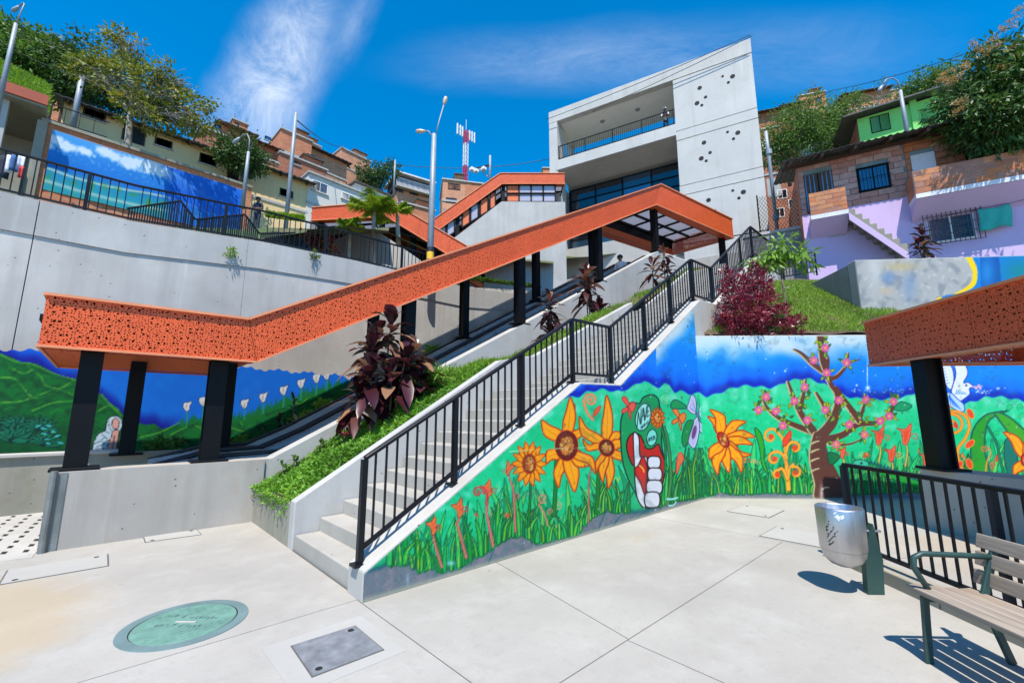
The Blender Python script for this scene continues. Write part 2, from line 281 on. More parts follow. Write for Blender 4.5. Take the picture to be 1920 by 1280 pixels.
def lerp_profile(prof, x):
    for (a, b), (c, d) in zip(prof, prof[1:]):
        if a <= x <= c: return b+(d-b)*(x-a)/(c-a) if c > a else b
    return prof[0][1] if x < prof[0][0] else prof[-1][1]
# ------------------------------------------------------------------ ground
concrete('plaza_patch', (0.40, 0.385, 0.355), 0.86, (0.36, 0.28, 0.18), 0.4, 0.0, 1.5, 0.2, False)
g = MB(); g.add([(-300, -300, -0.03), (600, -300, -0.03), (600, 600, -0.03), (-300, 600, -0.03)], [(0, 1, 2, 3)])
structure(g.build('ground', 'soil'))
plaza = structure(MB().box(-30, 30, -25, 14, -0.025, -0.008).build('plaza', 'joint'))
def slab(poly, name='slab', z=0.0, mat='plaza', h=0.03): return MB().prism([(x, y, z) for x, y in poly], (0, 0, -h)).build(name, mat, plaza)
gp = 0.005
slab([(-30, 4.05), (1.895-gp, 4.05), (1.895-gp, 13.5), (-30, 13.5)])
slab([(-30, -25), (1.87-gp, -25), (1.87-gp, 4.05-2*gp), (-30, 4.05-2*gp)])
slab([(1.87+gp, 2.0+gp), (3.05-gp, 2.0+gp), (3.45-gp, 3.99), (1.87+gp, 3.99)])
slab([(3.05+gp, 2.0+gp), (6.7, 2.0+gp), (6.7, 3.99), (3.45+gp, 3.99)])
slab([(6.7+2*gp, 1.0), (30, -12), (30, 13.5), (6.7+2*gp, 13.5)])
slab([(1.87+gp, -25), (2.55-gp, -25), (3.03-gp, 2.0-gp), (1.87+gp, 2.0-gp)])
slab([(2.55+gp, -25), (30, -25), (30, -12-gp), (6.7, 0.99), (6.7, 2.0-gp), (3.03+gp, 2.0-gp)])
def cover(name, label, cat, poly, mat, z, extra=None):
    o = thing(name, label, cat, (poly[0][0], poly[0][1], 0)); x0, y0 = poly[0]
    c = Vector((sum(p[0] for p in poly)/4-x0, sum(p[1] for p in poly)/4-y0))
    MB().prism([(x-x0, y-y0, z) for x, y in poly], (0, 0, -0.01)).build('frame', 'joint', o)
    q = [(c.x+(x-x0-c.x)*0.965, c.y+(y-y0-c.y)*0.965, z+0.003) for x, y in poly]
    MB().prism(q, (0, 0, -0.01)).build('lid', mat, o)
    for k in (0, 2):
        b = MB(); p = Vector((c.x+(poly[k][0]-x0-c.x)*0.74, c.y+(poly[k][1]-y0-c.y)*0.74, z+0.0035)); b.lathe([(0.0, 0.002), (0.022, 0.002), (0.024, 0)], 12, p); b.build('lifting_hole', 'dark_void', o)
    return o
slab([(1.02, 2.98), (1.76, 2.98), (1.76, 3.72), (1.02, 3.72)], 'patch', 0.003, 'plaza_patch', 0.01)
cover('inspection_cover', 'square grey metal cover set in the paving near the manhole', 'cover', [(1.16, 3.10), (1.65, 3.09), (1.65, 3.58), (1.18, 3.60)], 'iron_plate', 0.006)
for lab, P in [('pale concrete service lid in the paving before the low wall', [(-0.55, 6.75), (0.25, 6.75), (0.25, 7.3), (-0.55, 7.3)]), ('pale service lid in the paving before the mural corner', [(8.0, 2.55), (8.8, 2.55), (8.8, 3.2), (8.0, 3.2)]), ('thin pale lid in the paving behind the litter bin', [(6.75, 1.5), (7.5, 1.5), (7.5, 2.3), (6.75, 2.3)]), ('narrow pale lid beside the foot of the low wall', [(0.6, 7.62), (1.2, 7.57), (1.2, 7.92), (0.6, 7.97)])]:
    cover('service_lid', lab, 'cover', P, 'plaza_patch', 0.005)
mh = thing('manhole_cover', 'round green manhole cover with raised lettering in the plaza', 'manhole cover', (0.68, 4.55, 0))
MB().lathe([(0.355, -0.01), (0.355, 0.006), (0.43, 0.006), (0.435, -0.01)], 48).build('ring', 'manhole_ring', mh)
MB().lathe([(0.0, 0.001), (0.362, 0.001), (0.364, -0.01)], 48).build('gap', 'dark_void', mh)
MB().lathe([(0.0, 0.008), (0.343, 0.008), (0.348, 0.0)], 48).build('lid', 'manhole_green', mh)
kn = MB().box(-0.012, 0.012, -0.012, 0.012, 0.008, 0.0105).mesh('stud', 'manhole_green')
for i in range(-6, 7):
    for j in range(-6, 7):
        if math.hypot(i, j)*0.05 < 0.31 and not (abs(j) <= 2 and abs(i) <= 5): link('stud', kn, mh, (i*0.05, j*0.05, 0))
def lettering(txt, parent, mat, size, mtx, name='lettering', ext=0.002, align='CENTER'):
    cu = bpy.data.curves.new(name, 'FONT'); cu.body = txt; cu.size = size; cu.extrude = ext; cu.align_x = align; cu.resolution_u = 2
    o = bpy.data.objects.new(name, cu); dg = bpy.context.evaluated_depsgraph_get(); COL.objects.link(o); dg.update()
    me = bpy.data.meshes.new_from_object(o.evaluated_get(dg)); bpy.data.objects.remove(o); me.materials.clear(); me.materials.append(MATS[mat])
    return link(name, me, parent, mtx=mtx)
rq = random.Random(9); Lu = Vector((math.cos(R(-47)), math.sin(R(-47)), 0)); Lv = Vector((-Lu.y, Lu.x, 0))
for row, (n_l, off) in enumerate(((13, 0.075), (11, -0.075))):
    for i in range(n_l):
        if i == 5: continue
        c_ = Lu*((i-n_l/2)*0.034)+Lv*off; gm = MB()
        for _ in range(3): q = c_+Lu*rq.uniform(-0.009, 0.009)+Lv*rq.uniform(-0.016, 0.016); e_ = rq.choice([Lu*0.016, Lv*0.034, Lu*0.010+Lv*0.026]); gm.bar((q.x, q.y, 0.0092), (q.x+e_.x, q.y+e_.y, 0.0092), 0.006, 0.004)
        gm.build('raised_mark', 'manhole_ring' if (i+row) % 3 else 'manhole_green', mh)
MB().bar((-0.06, 0.05, 0.011), (0.06, -0.06, 0.011), 0.02, 0.006).build('handle', 'pale_concrete', mh)
# left drain: perforated concrete slabs, red strip, kerb
dr = thing('drain_grating', 'pale slotted drain grating running past the end of the low wall', 'drain', (-0.42, 8.35, 0), R(90-4))
dm = MB(); NX, NY = 15, 4
for i in range(NX):
    for j in range(NY): dm.box(i*0.3+0.10, i*0.3+0.27, j*0.19+0.045, j*0.19+0.13, 0.0062, 0.0066)
MB().box(-0.6, NX*0.3+0.1, -0.06, NY*0.19+0.05, -0.005, 0.006).build('slab', 'pale_concrete', dr); sl_ = MB().prism([(0, 0, 0), (0.13, 0, 0), (0.16, 0.05, 0), (0.03, 0.05, 0)], (0, 0, 0.0006)).mesh('slot', 'dark_void')
for i in range(NX):
    for j in range(NY): link('slot', sl_, dr, (i*0.3-0.3+(0.06 if j % 2 else 0), j*0.19+0.02, 0.0066))
structure(MB().prism([(-1.5, 6.0, 0.003), (-1.27, 6.0, 0.003), (-1.05, 12.6, 0.003), (-1.22, 12.6, 0.003)], (0, 0, -0.01)).build('red_paver_strip', 'red_paver'))

# ------------------------------------------------------------------ stairs
RISE, TREAD = 0.172, 0.29
def flight(x0, z0, n): return [(x0+i*TREAD, z0+(i+1)*RISE) for i in range(n)]
ST = thing('concrete_stairs', 'long pale concrete stairs climbing beside the flower mural', 'stairs', (1.92, 4.29, 0))
OX, OY = 1.92, 4.29; SW = 1.69
def step_obj(i, x, z, depth, h, name='step'):
    o = bevel(MB().box(x-OX, x+depth-OX, 0.002+0.002*(i % 2), SW, z-h, z-0.004*(i % 2)).build(name, 'step_concrete', ST), 0.014, 2); return o
k = 0
for (x0, z0, n, land) in ((1.92, 0.0, 12, 0.97), (6.08, 12*RISE, 12, 1.0), (10.27, 24*RISE, 12, 1.2)):
    for (x, z) in flight(x0, z0, n):
        last = z > z0+n*RISE-0.01; step_obj(k, x, z, land+0.03 if last else TREAD+0.02, RISE+0.02 if not last else 0.22, 'landing' if last else 'step'); k += 1
# mural wall = outer stringer with coping, profile in x,z
PROF = [(1.87, 0.26), (5.05, 2.10), (6.08, 2.12), (9.30, 4.10), (10.2, 4.16)]
WY = 3.95
mw = thing('mural_wall', 'sloping stair wall painted with sunflowers, grass and a pale fist', 'wall', (1.87, WY, 0))
def wall_from_profile(prof, y, th, z0, ox, oy): return MB().prism([(x-ox, y-oy, z) for x, z in prof]+[(prof[-1][0]-ox, y-oy, z0), (prof[0][0]-ox, y-oy, z0)], (0, th, 0))
bevel(wall_from_profile(PROF, WY, 0.335, -0.02, 1.87, WY).build('body', 'pale_concrete', mw), 0.02, 2)
# left stair wall
PL_ = [(1.89, 0.56), (5.3, 2.62), (6.25, 2.80), (9.95, 4.55)]
lw = tag(bevel(wall_from_profile(PL_, 6.0, 0.16, -0.02, 1.89, 6.0).build('stair_side_wall', 'concrete', None, loc=(1.89, 6.0, 0)), 0.015, 2), 'smooth concrete side wall between the stairs and the planted bed', 'wall')
# third flight wall on the mural side, seen end-on above the lawn
tag(wall_from_profile([(10.22, 4.16), (13.6, 6.2), (15.2, 6.2)], 3.95, 0.33, 2.5, 10.22, 3.95).build('upper_stair_wall', 'concrete', None, loc=(10.22, 3.95, 0)), 'grey concrete wall carrying the upper stairs behind the red shrub', 'wall')
tag(wall_from_profile([(10.3, 4.35), (13.6, 6.3), (15.2, 6.3)], 6.0, 0.12, 2.5, 10.3, 6.0).build('upper_side_wall', 'concrete', None, loc=(10.3, 6.0, 0)), 'thin concrete wall on the far side of the upper stairs', 'wall')
# back mural wall at 45 degrees
BW0 = Vector((8.95, 3.95, 0)); BWD = Vector((1, -1, 0)).normalized(); BWN = Vector((-1, -1, 0)).normalized(); BWL = 8.2; BWH = 3.26
bw = thing('mural_wall', 'straight retaining wall painted with a blossoming tree and a white bird', 'wall', BW0, math.atan2(BWD.y, BWD.x))
bevel(MB().box(-0.1, BWL, 0.0, 0.28, -0.02, BWH).build('body', 'pale_concrete', bw), 0.015, 2)

# ------------------------------------------------------------------ railings
def railing(name, label, path, height=0.95, spacing=0.115, posts=(), wpost=0.055, low=0.13, mat='rail_paint', group=None, plate=True, wb=0.018, skip=()):
    base = Vector(path[0]); r = thing(name, label, 'railing', base, 0, group); P = [Vector(p)-base for p in path]
    bal = MB().box(-wb/2, wb/2, -wb/2, wb/2, 0, height-low).mesh('baluster', mat); pm = MB().box(-wpost/2, wpost/2, -wpost/2, wpost/2, -0.02, height-0.01).mesh('post', mat)
    pl = MB().box(-0.07, 0.07, -0.06, 0.06, -0.01, 0.014).mesh('base_plate', mat)
    U = Vector((0, 0, 1))
    for i, (a, b) in enumerate(zip(P, P[1:])):
        L = (b-a).length; hl = Vector((b.x-a.x, b.y-a.y, 0)).length; n = max(2, round(hl/spacing)); an = math.atan2(b.y-a.y, b.x-a.x)
        bevel(MB().bar(a+U*(height), b+U*(height), 0.06, 0.04).build('top_rail', mat, r), 0.008)
        MB().bar(a+U*low, b+U*low, 0.04, 0.035).build('bottom_rail', mat, r)
        if i in skip: continue
        for j in range(1, n):
            p = a.lerp(b, j/n); link('baluster', bal, r, p+U*low, an)
    for p in posts:
        q = Vector(p)-base; link('post', pm, r, q, 0)
        if plate: link('base_plate', pl, r, q, 0)
    return r
HY = 4.11
pth = [(1.90, HY, 0.275), (5.07, HY, 2.11), (6.07, HY, 2.12), (9.33, HY, 4.12), (10.42, HY, 4.17), (13.55, HY, 6.2), (15.1, HY, 6.2)]
pst = [(1.90, HY, 0.275), (2.95, HY, 0.275+1.05*0.579), (4.01, HY, 0.275+2.11*0.579), (5.07, HY, 2.11), (6.07, HY, 2.12), (7.2, HY, 2.12+1.13*0.6135), (8.27, HY, 2.12+2.2*0.6135), (9.33, HY, 4.12), (10.42, HY, 4.17), (11.5, HY, 4.17+1.08*0.6486), (12.55, HY, 4.17+2.13*0.6486), (13.55, HY, 6.2)]
railing('stair_railing', 'black steel railing zigzagging up the mural side of the stairs', pth, 0.95, 0.115, pst)
FU = Vector((0.69, 0.725, 0)).normalized()
fp0 = Vector((6.22, 1.16, 0.13)); fp1 = fp0-FU*6
railing('plaza_fence', 'black steel railing on the kerb behind the bench and bin', [fp0, fp1], 0.95, 0.118, [fp0-FU*t for t in (0, 1.55, 3.1, 4.65)], 0.07, 0.1)
ko = thing('kerb', 'mossy low concrete kerb under the black railing', 'kerb', (6.45, 1.42, 0), math.atan2(FU.y, FU.x))
for i in range(5): bevel(MB().box(-1.4*(i+1)+0.006, -1.4*i-0.006, -0.13, 0.08, -0.01, 0.13).build('kerb_stone', 'mossy_kerb', ko), 0.012, 2)
# ------------------------------------------------------------------ orange escalator canopies
def canopy(name, label, loc, rz, st, width, cols, plen=2.1, ends=(True, True), fine=True, wcol=0.23, strip=0.36, group='orange perforated escalator canopies', roof_drop=0.16):
    r = thing(name, label, 'canopy', loc, rz, group); T = 0.012
    def quad(a0, b0, a1, b1, off, nm, mat):      # a=top b=bottom, along the run 0->1, thickness off
        return MB().prism([b0, b1, a1, a0], off).build(nm, mat, r)
    V = Vector; W = V((0, width, 0))
    for i, (s0, s1) in enumerate(zip(st, st[1:])):
        t0, b0 = V((s0[0], s0[1], s0[3])), V((s0[4] if len(s0) > 4 else s0[0], s0[1], s0[2])); t1, b1 = V((s1[0], s1[1], s1[3])), V((s1[4] if len(s1) > 4 else s1[0], s1[1], s1[2]))
        n = max(1, round((t1-t0).length/plen)); sg = 0.004
        for k in range(n):
            fa, fb = k/n, (k+1)/n; g_ = sg/(t1-t0).length
            p = [t0.lerp(t1, fa+g_), b0.lerp(b1, fa+g_), t0.lerp(t1, fb-g_), b0.lerp(b1, fb-g_)]
            quad(p[0], p[1], p[2], p[3], (0, T, 0), 'fascia_panel', 'perforated_xz')
            q = [x+W for x in p]; quad(q[0], q[1], q[2], q[3], (0, -T, 0), 'fascia_panel', 'perforated_xz')
            S = V((0, strip, 0))
            for (u0, u1, sgn) in ((p[1], p[3], 1), (q[1], q[3], -1)):
                e = V((0, T*sgn*1.2, 0.004)); MB().prism([u0+e, u1+e, u1+S*sgn+e, u0+S*sgn+e], (0, 0, 0.008)).build('soffit_panel', 'perforated_xy', r)
            hI = 0.55
            for (base_t, base_b, sgn) in ((p[0], p[1], 1), (q[0], q[1], -1)):
                pass
        # inner liner, edge trims and roof
        for (off, sg2) in ((V((0, strip+0.02, 0)), 1), (W-V((0, strip+0.02, 0)), -1)):
            MB().prism([b0+off, b1+off, b1+off+V((0, 0, 0.30)), b0+off+V((0, 0, 0.30))], (0, 0.01*sg2, 0)).build('inner_liner', 'orange_frame', r); o_ = off-V((0, 0.014*sg2, 0))
            MB().prism([b0+o_, b1+o_, t1+o_-V((0, 0, 0.01)), t0+o_-V((0, 0, 0.01))], (0, 0.008*sg2, 0)).build('shade_board', 'black_steel', r)  # near-black board added so the fascia holes look dark
            e0 = V((0, 0.014, -0.012)) if sg2 == 1 else W-V((0, 0.014, 0.012)); sp_ = V((0, (strip-0.01)*sg2, 0)); MB().prism([t0+e0, t1+e0, t1+e0+sp_, t0+e0+sp_], (0, 0, 0.015)).build('light_blocker', 'black_steel', r)  # unseen cover added to keep daylight out of the fascia box
        for (off, dy) in ((V((0, -0.012, 0)), 0), (W+V((0, 0.012, 0)), 0)):
            MB().bar(t0+off+V((0, 0, 0.01)), t1+off+V((0, 0, 0.01)), 0.06, 0.035).build('edge_trim', 'orange_edge', r); MB().bar(b0+off, b1+off, 0.03, 0.03).build('edge_trim', 'orange_edge', r)
        rt0, rt1 = t0-V((0, 0, roof_drop)), t1-V((0, 0, roof_drop)); nx = max(1, round((t1-t0).length/1.15)); ny = 3; y0, y1 = strip+0.06, width-strip-0.06
        for a in range(nx):
            for b in range(ny):
                pa, pb = rt0.lerp(rt1, a/nx), rt0.lerp(rt1, (a+1)/nx); ya, yb = y0+(y1-y0)*b/ny, y0+(y1-y0)*(b+1)/ny
                MB().prism([pa+V((0, ya+0.03, 0)), pb+V((0, ya+0.03, 0)), pb+V((0, yb-0.03, 0)), pa+V((0, yb-0.03, 0))], (0, 0, 0.02)).build('roof_pane', 'roof_pane', r)
        for b in range(ny+1):
            y = y0+(y1-y0)*b/ny; MB().bar(rt0+V((0, y, -0.05)), rt1+V((0, y, -0.05)), 0.07, 0.1).build('rafter', 'black_steel', r)
        for a in range(nx+1):
            pa = rt0.lerp(rt1, a/nx); MB().bar(pa+V((0, 0.03, -0.12)), pa+V((0, width-0.03, -0.12)), 0.06, 0.08).build('purlin', 'black_steel', r)
    for e, s in ((0, st[0]), (1, st[-1])):
        if not ends[e]: continue
        x, y, zb, zt = s[:4]; dx = T if e == 0 else -T
        MB().prism([(x, y+0.015, zb), (x, y+width-0.015, zb), (x, y+width-0.015, zt), (x, y+0.015, zt)], (dx, 0, 0)).build('end_panel', 'perforated_yz', r)
        MB().prism([(x+dx, y+0.02, zb+0.005), (x+dx*30, y+0.02, zb+0.005), (x+dx*30, y+width-0.02, zb+0.005), (x+dx, y+width-0.02, zb+0.005)], (0, 0, 0.008)).build('soffit_panel', 'perforated_xy', r)
        MB().bar((x, y-0.02, zt+0.01), (x, y+width+0.02, zt+0.01), 0.055, 0.034).build('edge_trim', 'orange_edge', r); MB().bar((x, y-0.02, zb), (x, y+width+0.02, zb), 0.03, 0.03).build('edge_trim', 'orange_edge', r)
    for (x, y, zb, zt) in cols:
        h = zt-zb; w_ = wcol/2; c = MB().box(-w_, w_, -w_, -w_+0.03, 0, h).box(-w_, w_, w_-0.03, w_, 0, h).box(-w_+0.03, w_-0.05, -w_+0.03, w_-0.03, 0, h).build('column', 'black_steel', r, loc=(x, y, zb))
        bevel(MB().box(-w_-0.12, w_+0.12, -w_-0.06, w_+0.06, 0, 0.035).build('base_plate', 'black_steel', c), 0.006)
    return r
C1 = [(-0.66, 7.8, 2.47, 3.11), (1.55, 7.8, 2.46, 3.12, 1.72), (15.45, 7.8, 9.72, 10.75, 15.0), (20.9, 7.08, 9.80, 10.75)]
C1 = [(x[0], x[1]-7.8)+tuple(x[2:]) for x in C1]
def zb1(x): return lerp_profile([(-0.66, 2.47), (1.72, 2.46), (15.0, 9.72), (21, 9.8)], x)
EW = [(-0.32, 0.93), (2.1, 0.93), (7.55, 3.80), (15.3, 7.95), (15.9, 8.0), (21.5, 8.0)]
def zw(x): return lerp_profile(EW, x)
cols = []
for x in (-0.17, 1.27, 4.57, 7.87, 11.5, 15.4): cols.append((x, 0.34, zw(x), zb1(x)+0.15))
cols.append((20.55, -0.30, 8.0, 9.95))
for x in (0.42, 1.9, 5.05, 8.05, 11.35, 14.9, 20.5): cols.append((x, 3.05, max(0.9, zw(x)-0.1), zb1(x)+0.15))
canopy('escalator_canopy', 'long orange perforated canopy climbing over the lower escalator', (0, 7.8, 0), 0, C1, 3.4, cols)

# ------------------------------------------------------------------ escalator, its side walls
ew = thing('escalator_side_wall', 'long grey concrete wall stepping up beside the escalator', 'wall', (-0.32, 7.93, 0))
def ramped(prof, y0, y1, z0f, nm, mat, par, ox, oy):
    for (a, b) in zip(prof, prof[1:]):
        if b[0]-a[0] < 0.01: continue
        MB().hexa([(a[0]-ox, y0-oy, z0f(a[0])), (b[0]-ox, y0-oy, z0f(b[0])), (b[0]-ox, y1-oy, z0f(b[0])), (a[0]-ox, y1-oy, z0f(a[0])), (a[0]-ox, y0-oy, a[1]), (b[0]-ox, y0-oy, b[1]), (b[0]-ox, y1-oy, b[1]), (a[0]-ox, y1-oy, a[1])]).build(nm, mat, par)
ramped([EW[0], (2.0, 0.93)], 7.93, 8.31, lambda x: -0.02, 'low_section', 'low_wall_concrete', ew, -0.32, 7.93)
def under(x): return max(-0.02, zw(x)-3.0)
ramped([(2.0, 0.93)]+EW[1:4], 7.97, 8.31, under, 'sloping_section', 'concrete', ew, -0.32, 7.93)
MB().prism([(15.3, 8.02, 4), (15.3, 8.02, 7.95), (15.9, 8.0, 8.02), (21.3, 7.25, 8.02), (21.3, 7.25, 4), ], (0, 0.3, 0)).build('upper_section', 'concrete', ew).location = (0.32, -7.93, 0)
MB().box(-0.06, 0.0, -0.01, 0.37, -0.02, 0.93).build('steel_end', 'old_steel', ew); MB().tube([(-0.02, -0.03, 0), (-0.02, -0.03, 0.95)], 0.035, 10).build('drain_pipe', 'old_steel', ew); MB().box(0.03, 0.1, -0.012, 0.0, 0, 0.92).build('steel_strip', 'old_steel', ew)
EP = [(0.75, 0.80), (1.5, 0.92), (2.35, 0.95), (3.1, 1.28), (7.55, 3.70), (15.0, 7.72), (15.8, 7.95), (18, 7.95)]
for ei, (y0, lab) in enumerate(((8.36, 'steel escalator with black handrails under the orange canopy, plaza side'), (9.72, 'steel escalator with black handrails under the orange canopy, mural side'))):
    es = thing('escalator', lab, 'escalator', (0.75, y0, 0), 0, 'escalators under the lower canopy')
    for dy in (0.0, 1.12):
        hp = []
        for (x, z) in EP: hp.append((x-0.75, dy+0.1, z+0.06))
        hp = [(0.12, dy+0.1, 0.62), (0.0, dy+0.1, 0.78)]+hp[1:]; MB().tube(hp, 0.034, 8).build('handrail', 'rubber', es, True)
        for (w0, w1, dz0, dz1, nm, mt) in ((-0.02, 0.22, -0.16, 0.0, 'deck', 'grey_steel'), (-0.05, -0.02, -0.4, -0.05, 'skirt', 'grey_steel')):
            mbk = MB()
            for (a, b) in zip(EP, EP[1:]): mbk.hexa([(a[0]-0.75, dy+w0, a[1]+dz0), (b[0]-0.75, dy+w0, b[1]+dz0), (b[0]-0.75, dy+w1, b[1]+dz0), (a[0]-0.75, dy+w1, a[1]+dz0), (a[0]-0.75, dy+w0, a[1]+dz1), (b[0]-0.75, dy+w0, b[1]+dz1), (b[0]-0.75, dy+w1, b[1]+dz1), (a[0]-0.75, dy+w1, a[1]+dz1)])
            mbk.build(nm, mt, es)
    sb = MB(); sx = 1.2
    while sx < 17: z = lerp_profile(EP, sx+0.75)-0.55; sb.box(sx, sx+0.36, 0.2, 1.1, z-0.3, z); sx += 0.36
    sb.build('step_band', 'grey_cladding', es, kind='stuff')
# far kerb and planting strip under the left mural wall
fk = thing('planter_kerb', 'concrete kerb of the planting strip between escalator and mural', 'kerb', (-2.6, 11.05, 0))
KP = [(-6, 0.93), (2.75, 0.93), (4.7, 1.98), (8.9, 4.5), (15.2, 7.9), (16, 8.0)]
ramped(KP, 11.05, 11.25, lambda x: -0.02, 'kerb_section', 'dirty_concrete', fk, -2.6, 11.05)
MB().prism([(x+2.6, 0.2, z-0.12) for x, z in KP]+[(18.6, 0.2, -1), (-3.4, 0.2, -1)], (0, 0.8, 0)).build('soil_fill', 'soil', fk)
bevel(MB().box(-3.6, 3.1, -0.06, 0.21, 0.93, 0.99).build('coping', 'pale_concrete', fk), 0.01)

# ------------------------------------------------------------------ planted bed between stairs and escalator
BEDZ = PL_+[(13.5, 6.2), (15.3, 7.0), (20, 7.4)]
def bed_z(x, y):
    t = (y-6.1)/1.8; drop = 0.05 if x < 4.2 else (0.05+(x-4.2)/2.3*0.75 if x < 6.5 else 0.80)
    return lerp_profile(BEDZ, x)-0.10+0.13*math.sin(min(1.0, (y-6.1)/1.1)*2.6)-drop*max(0.0, (y-6.65)/1.25)+0.03*math.sin(x*5.1+y*3)
bm_ = MB(); nx, ny = 90, 9
for i in range(nx+1):
    for j in range(ny+1):
        x = 1.9+(15.2-1.9)*i/nx; y = 6.12+1.86*j/ny; bm_.v.append((x, y, bed_z(x, y)-(0.02 if x < 9.9 else 0.1)))
for i in range(nx):
    for j in range(ny): a = i*(ny+1)+j; bm_.f.append((a, a+ny+1, a+ny+2, a+1))
structure(bm_.build('planted_bed', 'soil', None, True))
tag(bevel(MB().box(0, 0.10, 0, 1.80, -0.02, 0.53).build('bed_end_wall', 'dirty_concrete', None, loc=(1.89, 6.14, 0)), 0.02), 'short stained concrete wall closing the foot of the planted bed', 'wall')

# ------------------------------------------------------------------ left retaining wall, painted below
LWP = [(-9, 5.72), (0.0, 5.72), (2.5, 5.95), (5.0, 6.05), (9.0, 6.05), (11.5, 6.3)]
rw = thing('retaining_wall', 'tall grey concrete retaining wall with a hill mural along its foot', 'wall', (-9, 12, 0))
JX = [-9, -1.32, 2.2, 5.6, 9.0, 11.5]
for a, b in zip(JX, JX[1:]):
    pts = [(x, lerp_profile(LWP, x)-0.72) for x in (a+0.003, b-(0.012 if b < 0 else 0.003))]; mid = [p for p in LWP if a < p[0] < b]
    top = [pts[0]]+[(p[0], p[1]-0.72) for p in mid]+[pts[1]]
    MB().prism([(x+9, 0, z) for x, z in top]+[(top[-1][0]+9, 0, -0.02), (top[0][0]+9, 0, -0.02)], (0, 0.4, 0)).build('wall_panel', 'wall_concrete', rw)
    top2 = [(x, z+0.715) for x, z in top]
    MB().prism([(x+9, -0.03, z+0.005) for x, z in top]+[(x+9, -0.03, z) for x, z in top2[::-1]], (0, 0.46, 0)).build('cap_beam', 'concrete', rw)
# second retaining wall further up, seen under the canopy
tag(MB().prism([(6.0, 12.35, 3), (6.0, 12.35, 6.3), (9.5, 12.2, 6.2), (14.5, 11.8, 6.9), (14.5, 11.8, 3)], (0, 0.3, 0)).build('inner_retaining_wall', 'concrete'), 'grey concrete wall with a planted top seen beneath the canopy', 'wall')
structure(MB().box(-20, 12, 12.4, 15.6, 5.2, 5.62).build('upper_street', 'pale_concrete'))
railing('street_railing', 'long black railing on top of the tall retaining wall', [(-9, 12.15, 5.72), (0, 12.15, 5.72), (2.5, 12.15, 5.95), (5.0, 12.15, 6.05), (9.0, 12.15, 6.05)], 0.88, 0.135, [(x, 12.15, lerp_profile(LWP, x)) for x in (-5.5, -3.2, -0.72, 1.7, 4.1, 6.5, 8.9)], 0.06, 0.1, plate=False)
tag(railing('ramp_railing', 'dark zigzag railing of the steps behind the street railing', [(-0.1, 13.6, 5.6), (0.9, 13.6, 6.15), (1.25, 13.6, 5.75), (2.35, 13.6, 6.25), (2.75, 13.6, 5.8), (3.7, 13.6, 6.1), (4.2, 13.6, 5.7)], 0.95, 0.05, [], plate=False, wb=0.03), 'dark zigzag railing of the steps behind the street railing', 'railing')

# ------------------------------------------------------------------ right-hand canopy, its half wall
ra = math.atan2(-0.68, -0.733)
RB = Vector((9.55, 1.25, 0))
rc = canopy('escalator_canopy', 'orange perforated canopy in shade at the bench side of the plaza', RB, ra, [(0, 0, 2.46, 3.2), (7.5, 0, 2.46, 3.2)], 2.7, [(0.87, 0.2, 0.84, 2.55), (5.2, 0.28, 0.84, 2.55), (1.3, 2.4, 0.0, 2.55)], wcol=0.25)
hw = thing('half_wall', 'thick grey concrete half wall under the shaded orange canopy', 'wall', (9.05, 0.76, 0), math.atan2(-0.91, -0.42))
bevel(MB().box(0, 6, 0.0, 0.5, -0.02, 0.84).build('body', 'low_wall_concrete', hw), 0.015, 2)

# ------------------------------------------------------------------ bench, litter bin
BD = Vector((-0.70, -0.714, 0)); be = thing('bench', 'weathered wooden slat bench with dark green metal frame', 'bench', (4.42, 0.28, 0), math.atan2(BD.y, BD.x))
# local x along the bench towards the camera, local +y = away from the plaza? (x cross up)
def bslat(y, z, w_, t_, tilt, nm):
    o = bevel(MB().box(-0.10, 1.75, -w_/2, w_/2, -t_/2, t_/2).build(nm, 'bench_wood', be, loc=(0, y, z)), 0.006, 2); o.rotation_euler = (R(tilt), 0, 0); return o
for i, y in enumerate((-0.20, -0.085, 0.03, 0.145)): bslat(y, 0.445-0.012*i if i < 3 else 0.418, 0.10, 0.035, 4, 'seat_slat')
for i, (y, z) in enumerate(((0.245, 0.52), (0.275, 0.64), (0.30, 0.755))): bslat(y, z, 0.095, 0.035, 77, 'backrest_slat')
for x in (0.0, 1.55):
    f = MB(); f.bar((0, -0.215, 0.42), (0, -0.245, 0.0), 0.05, 0.028, (1, 0, 0)).bar((0, 0.17, 0.40), (0, 0.30, 0.0), 0.05, 0.028, (1, 0, 0)).bar((0, -0.235, 0.41), (0, 0.20, 0.385), 0.05, 0.03, (1, 0, 0)).bar((0, 0.17, 0.38), (0, 0.335, 0.80), 0.05, 0.028, (1, 0, 0))
    fo = f.build('frame', 'green_steel', be, loc=(x, 0, 0)); bevel(fo, 0.006)
    MB().tube([(0, -0.16, 0.42), (0, -0.26, 0.60), (0, -0.25, 0.665), (0, -0.19, 0.69), (0, 0.1, 0.68), (0, 0.29, 0.67)], 0.019, 8).build('armrest', 'green_steel', be, True, loc=(x, 0, 0))
BR_ = 0.88
lb = thing('litter_bin', 'stainless steel bowl litter bin on a dark green post', 'bin', (5.44, 0.90, 0), R(135))
MB().prism([(-0.075, -0.03, 0), (0.075, -0.03, 0), (0.05, -0.03, 0.42), (-0.05, -0.03, 0.62), (-0.10, -0.03, 0.30)], (0, 0.06, 0)).build('post', 'green_steel', lb)
prof = [(r*BR_, z) for r, z in [(0.01, 0.235), (0.07, 0.24), (0.13, 0.262), (0.172, 0.30), (0.196, 0.345), (0.205, 0.39)]]
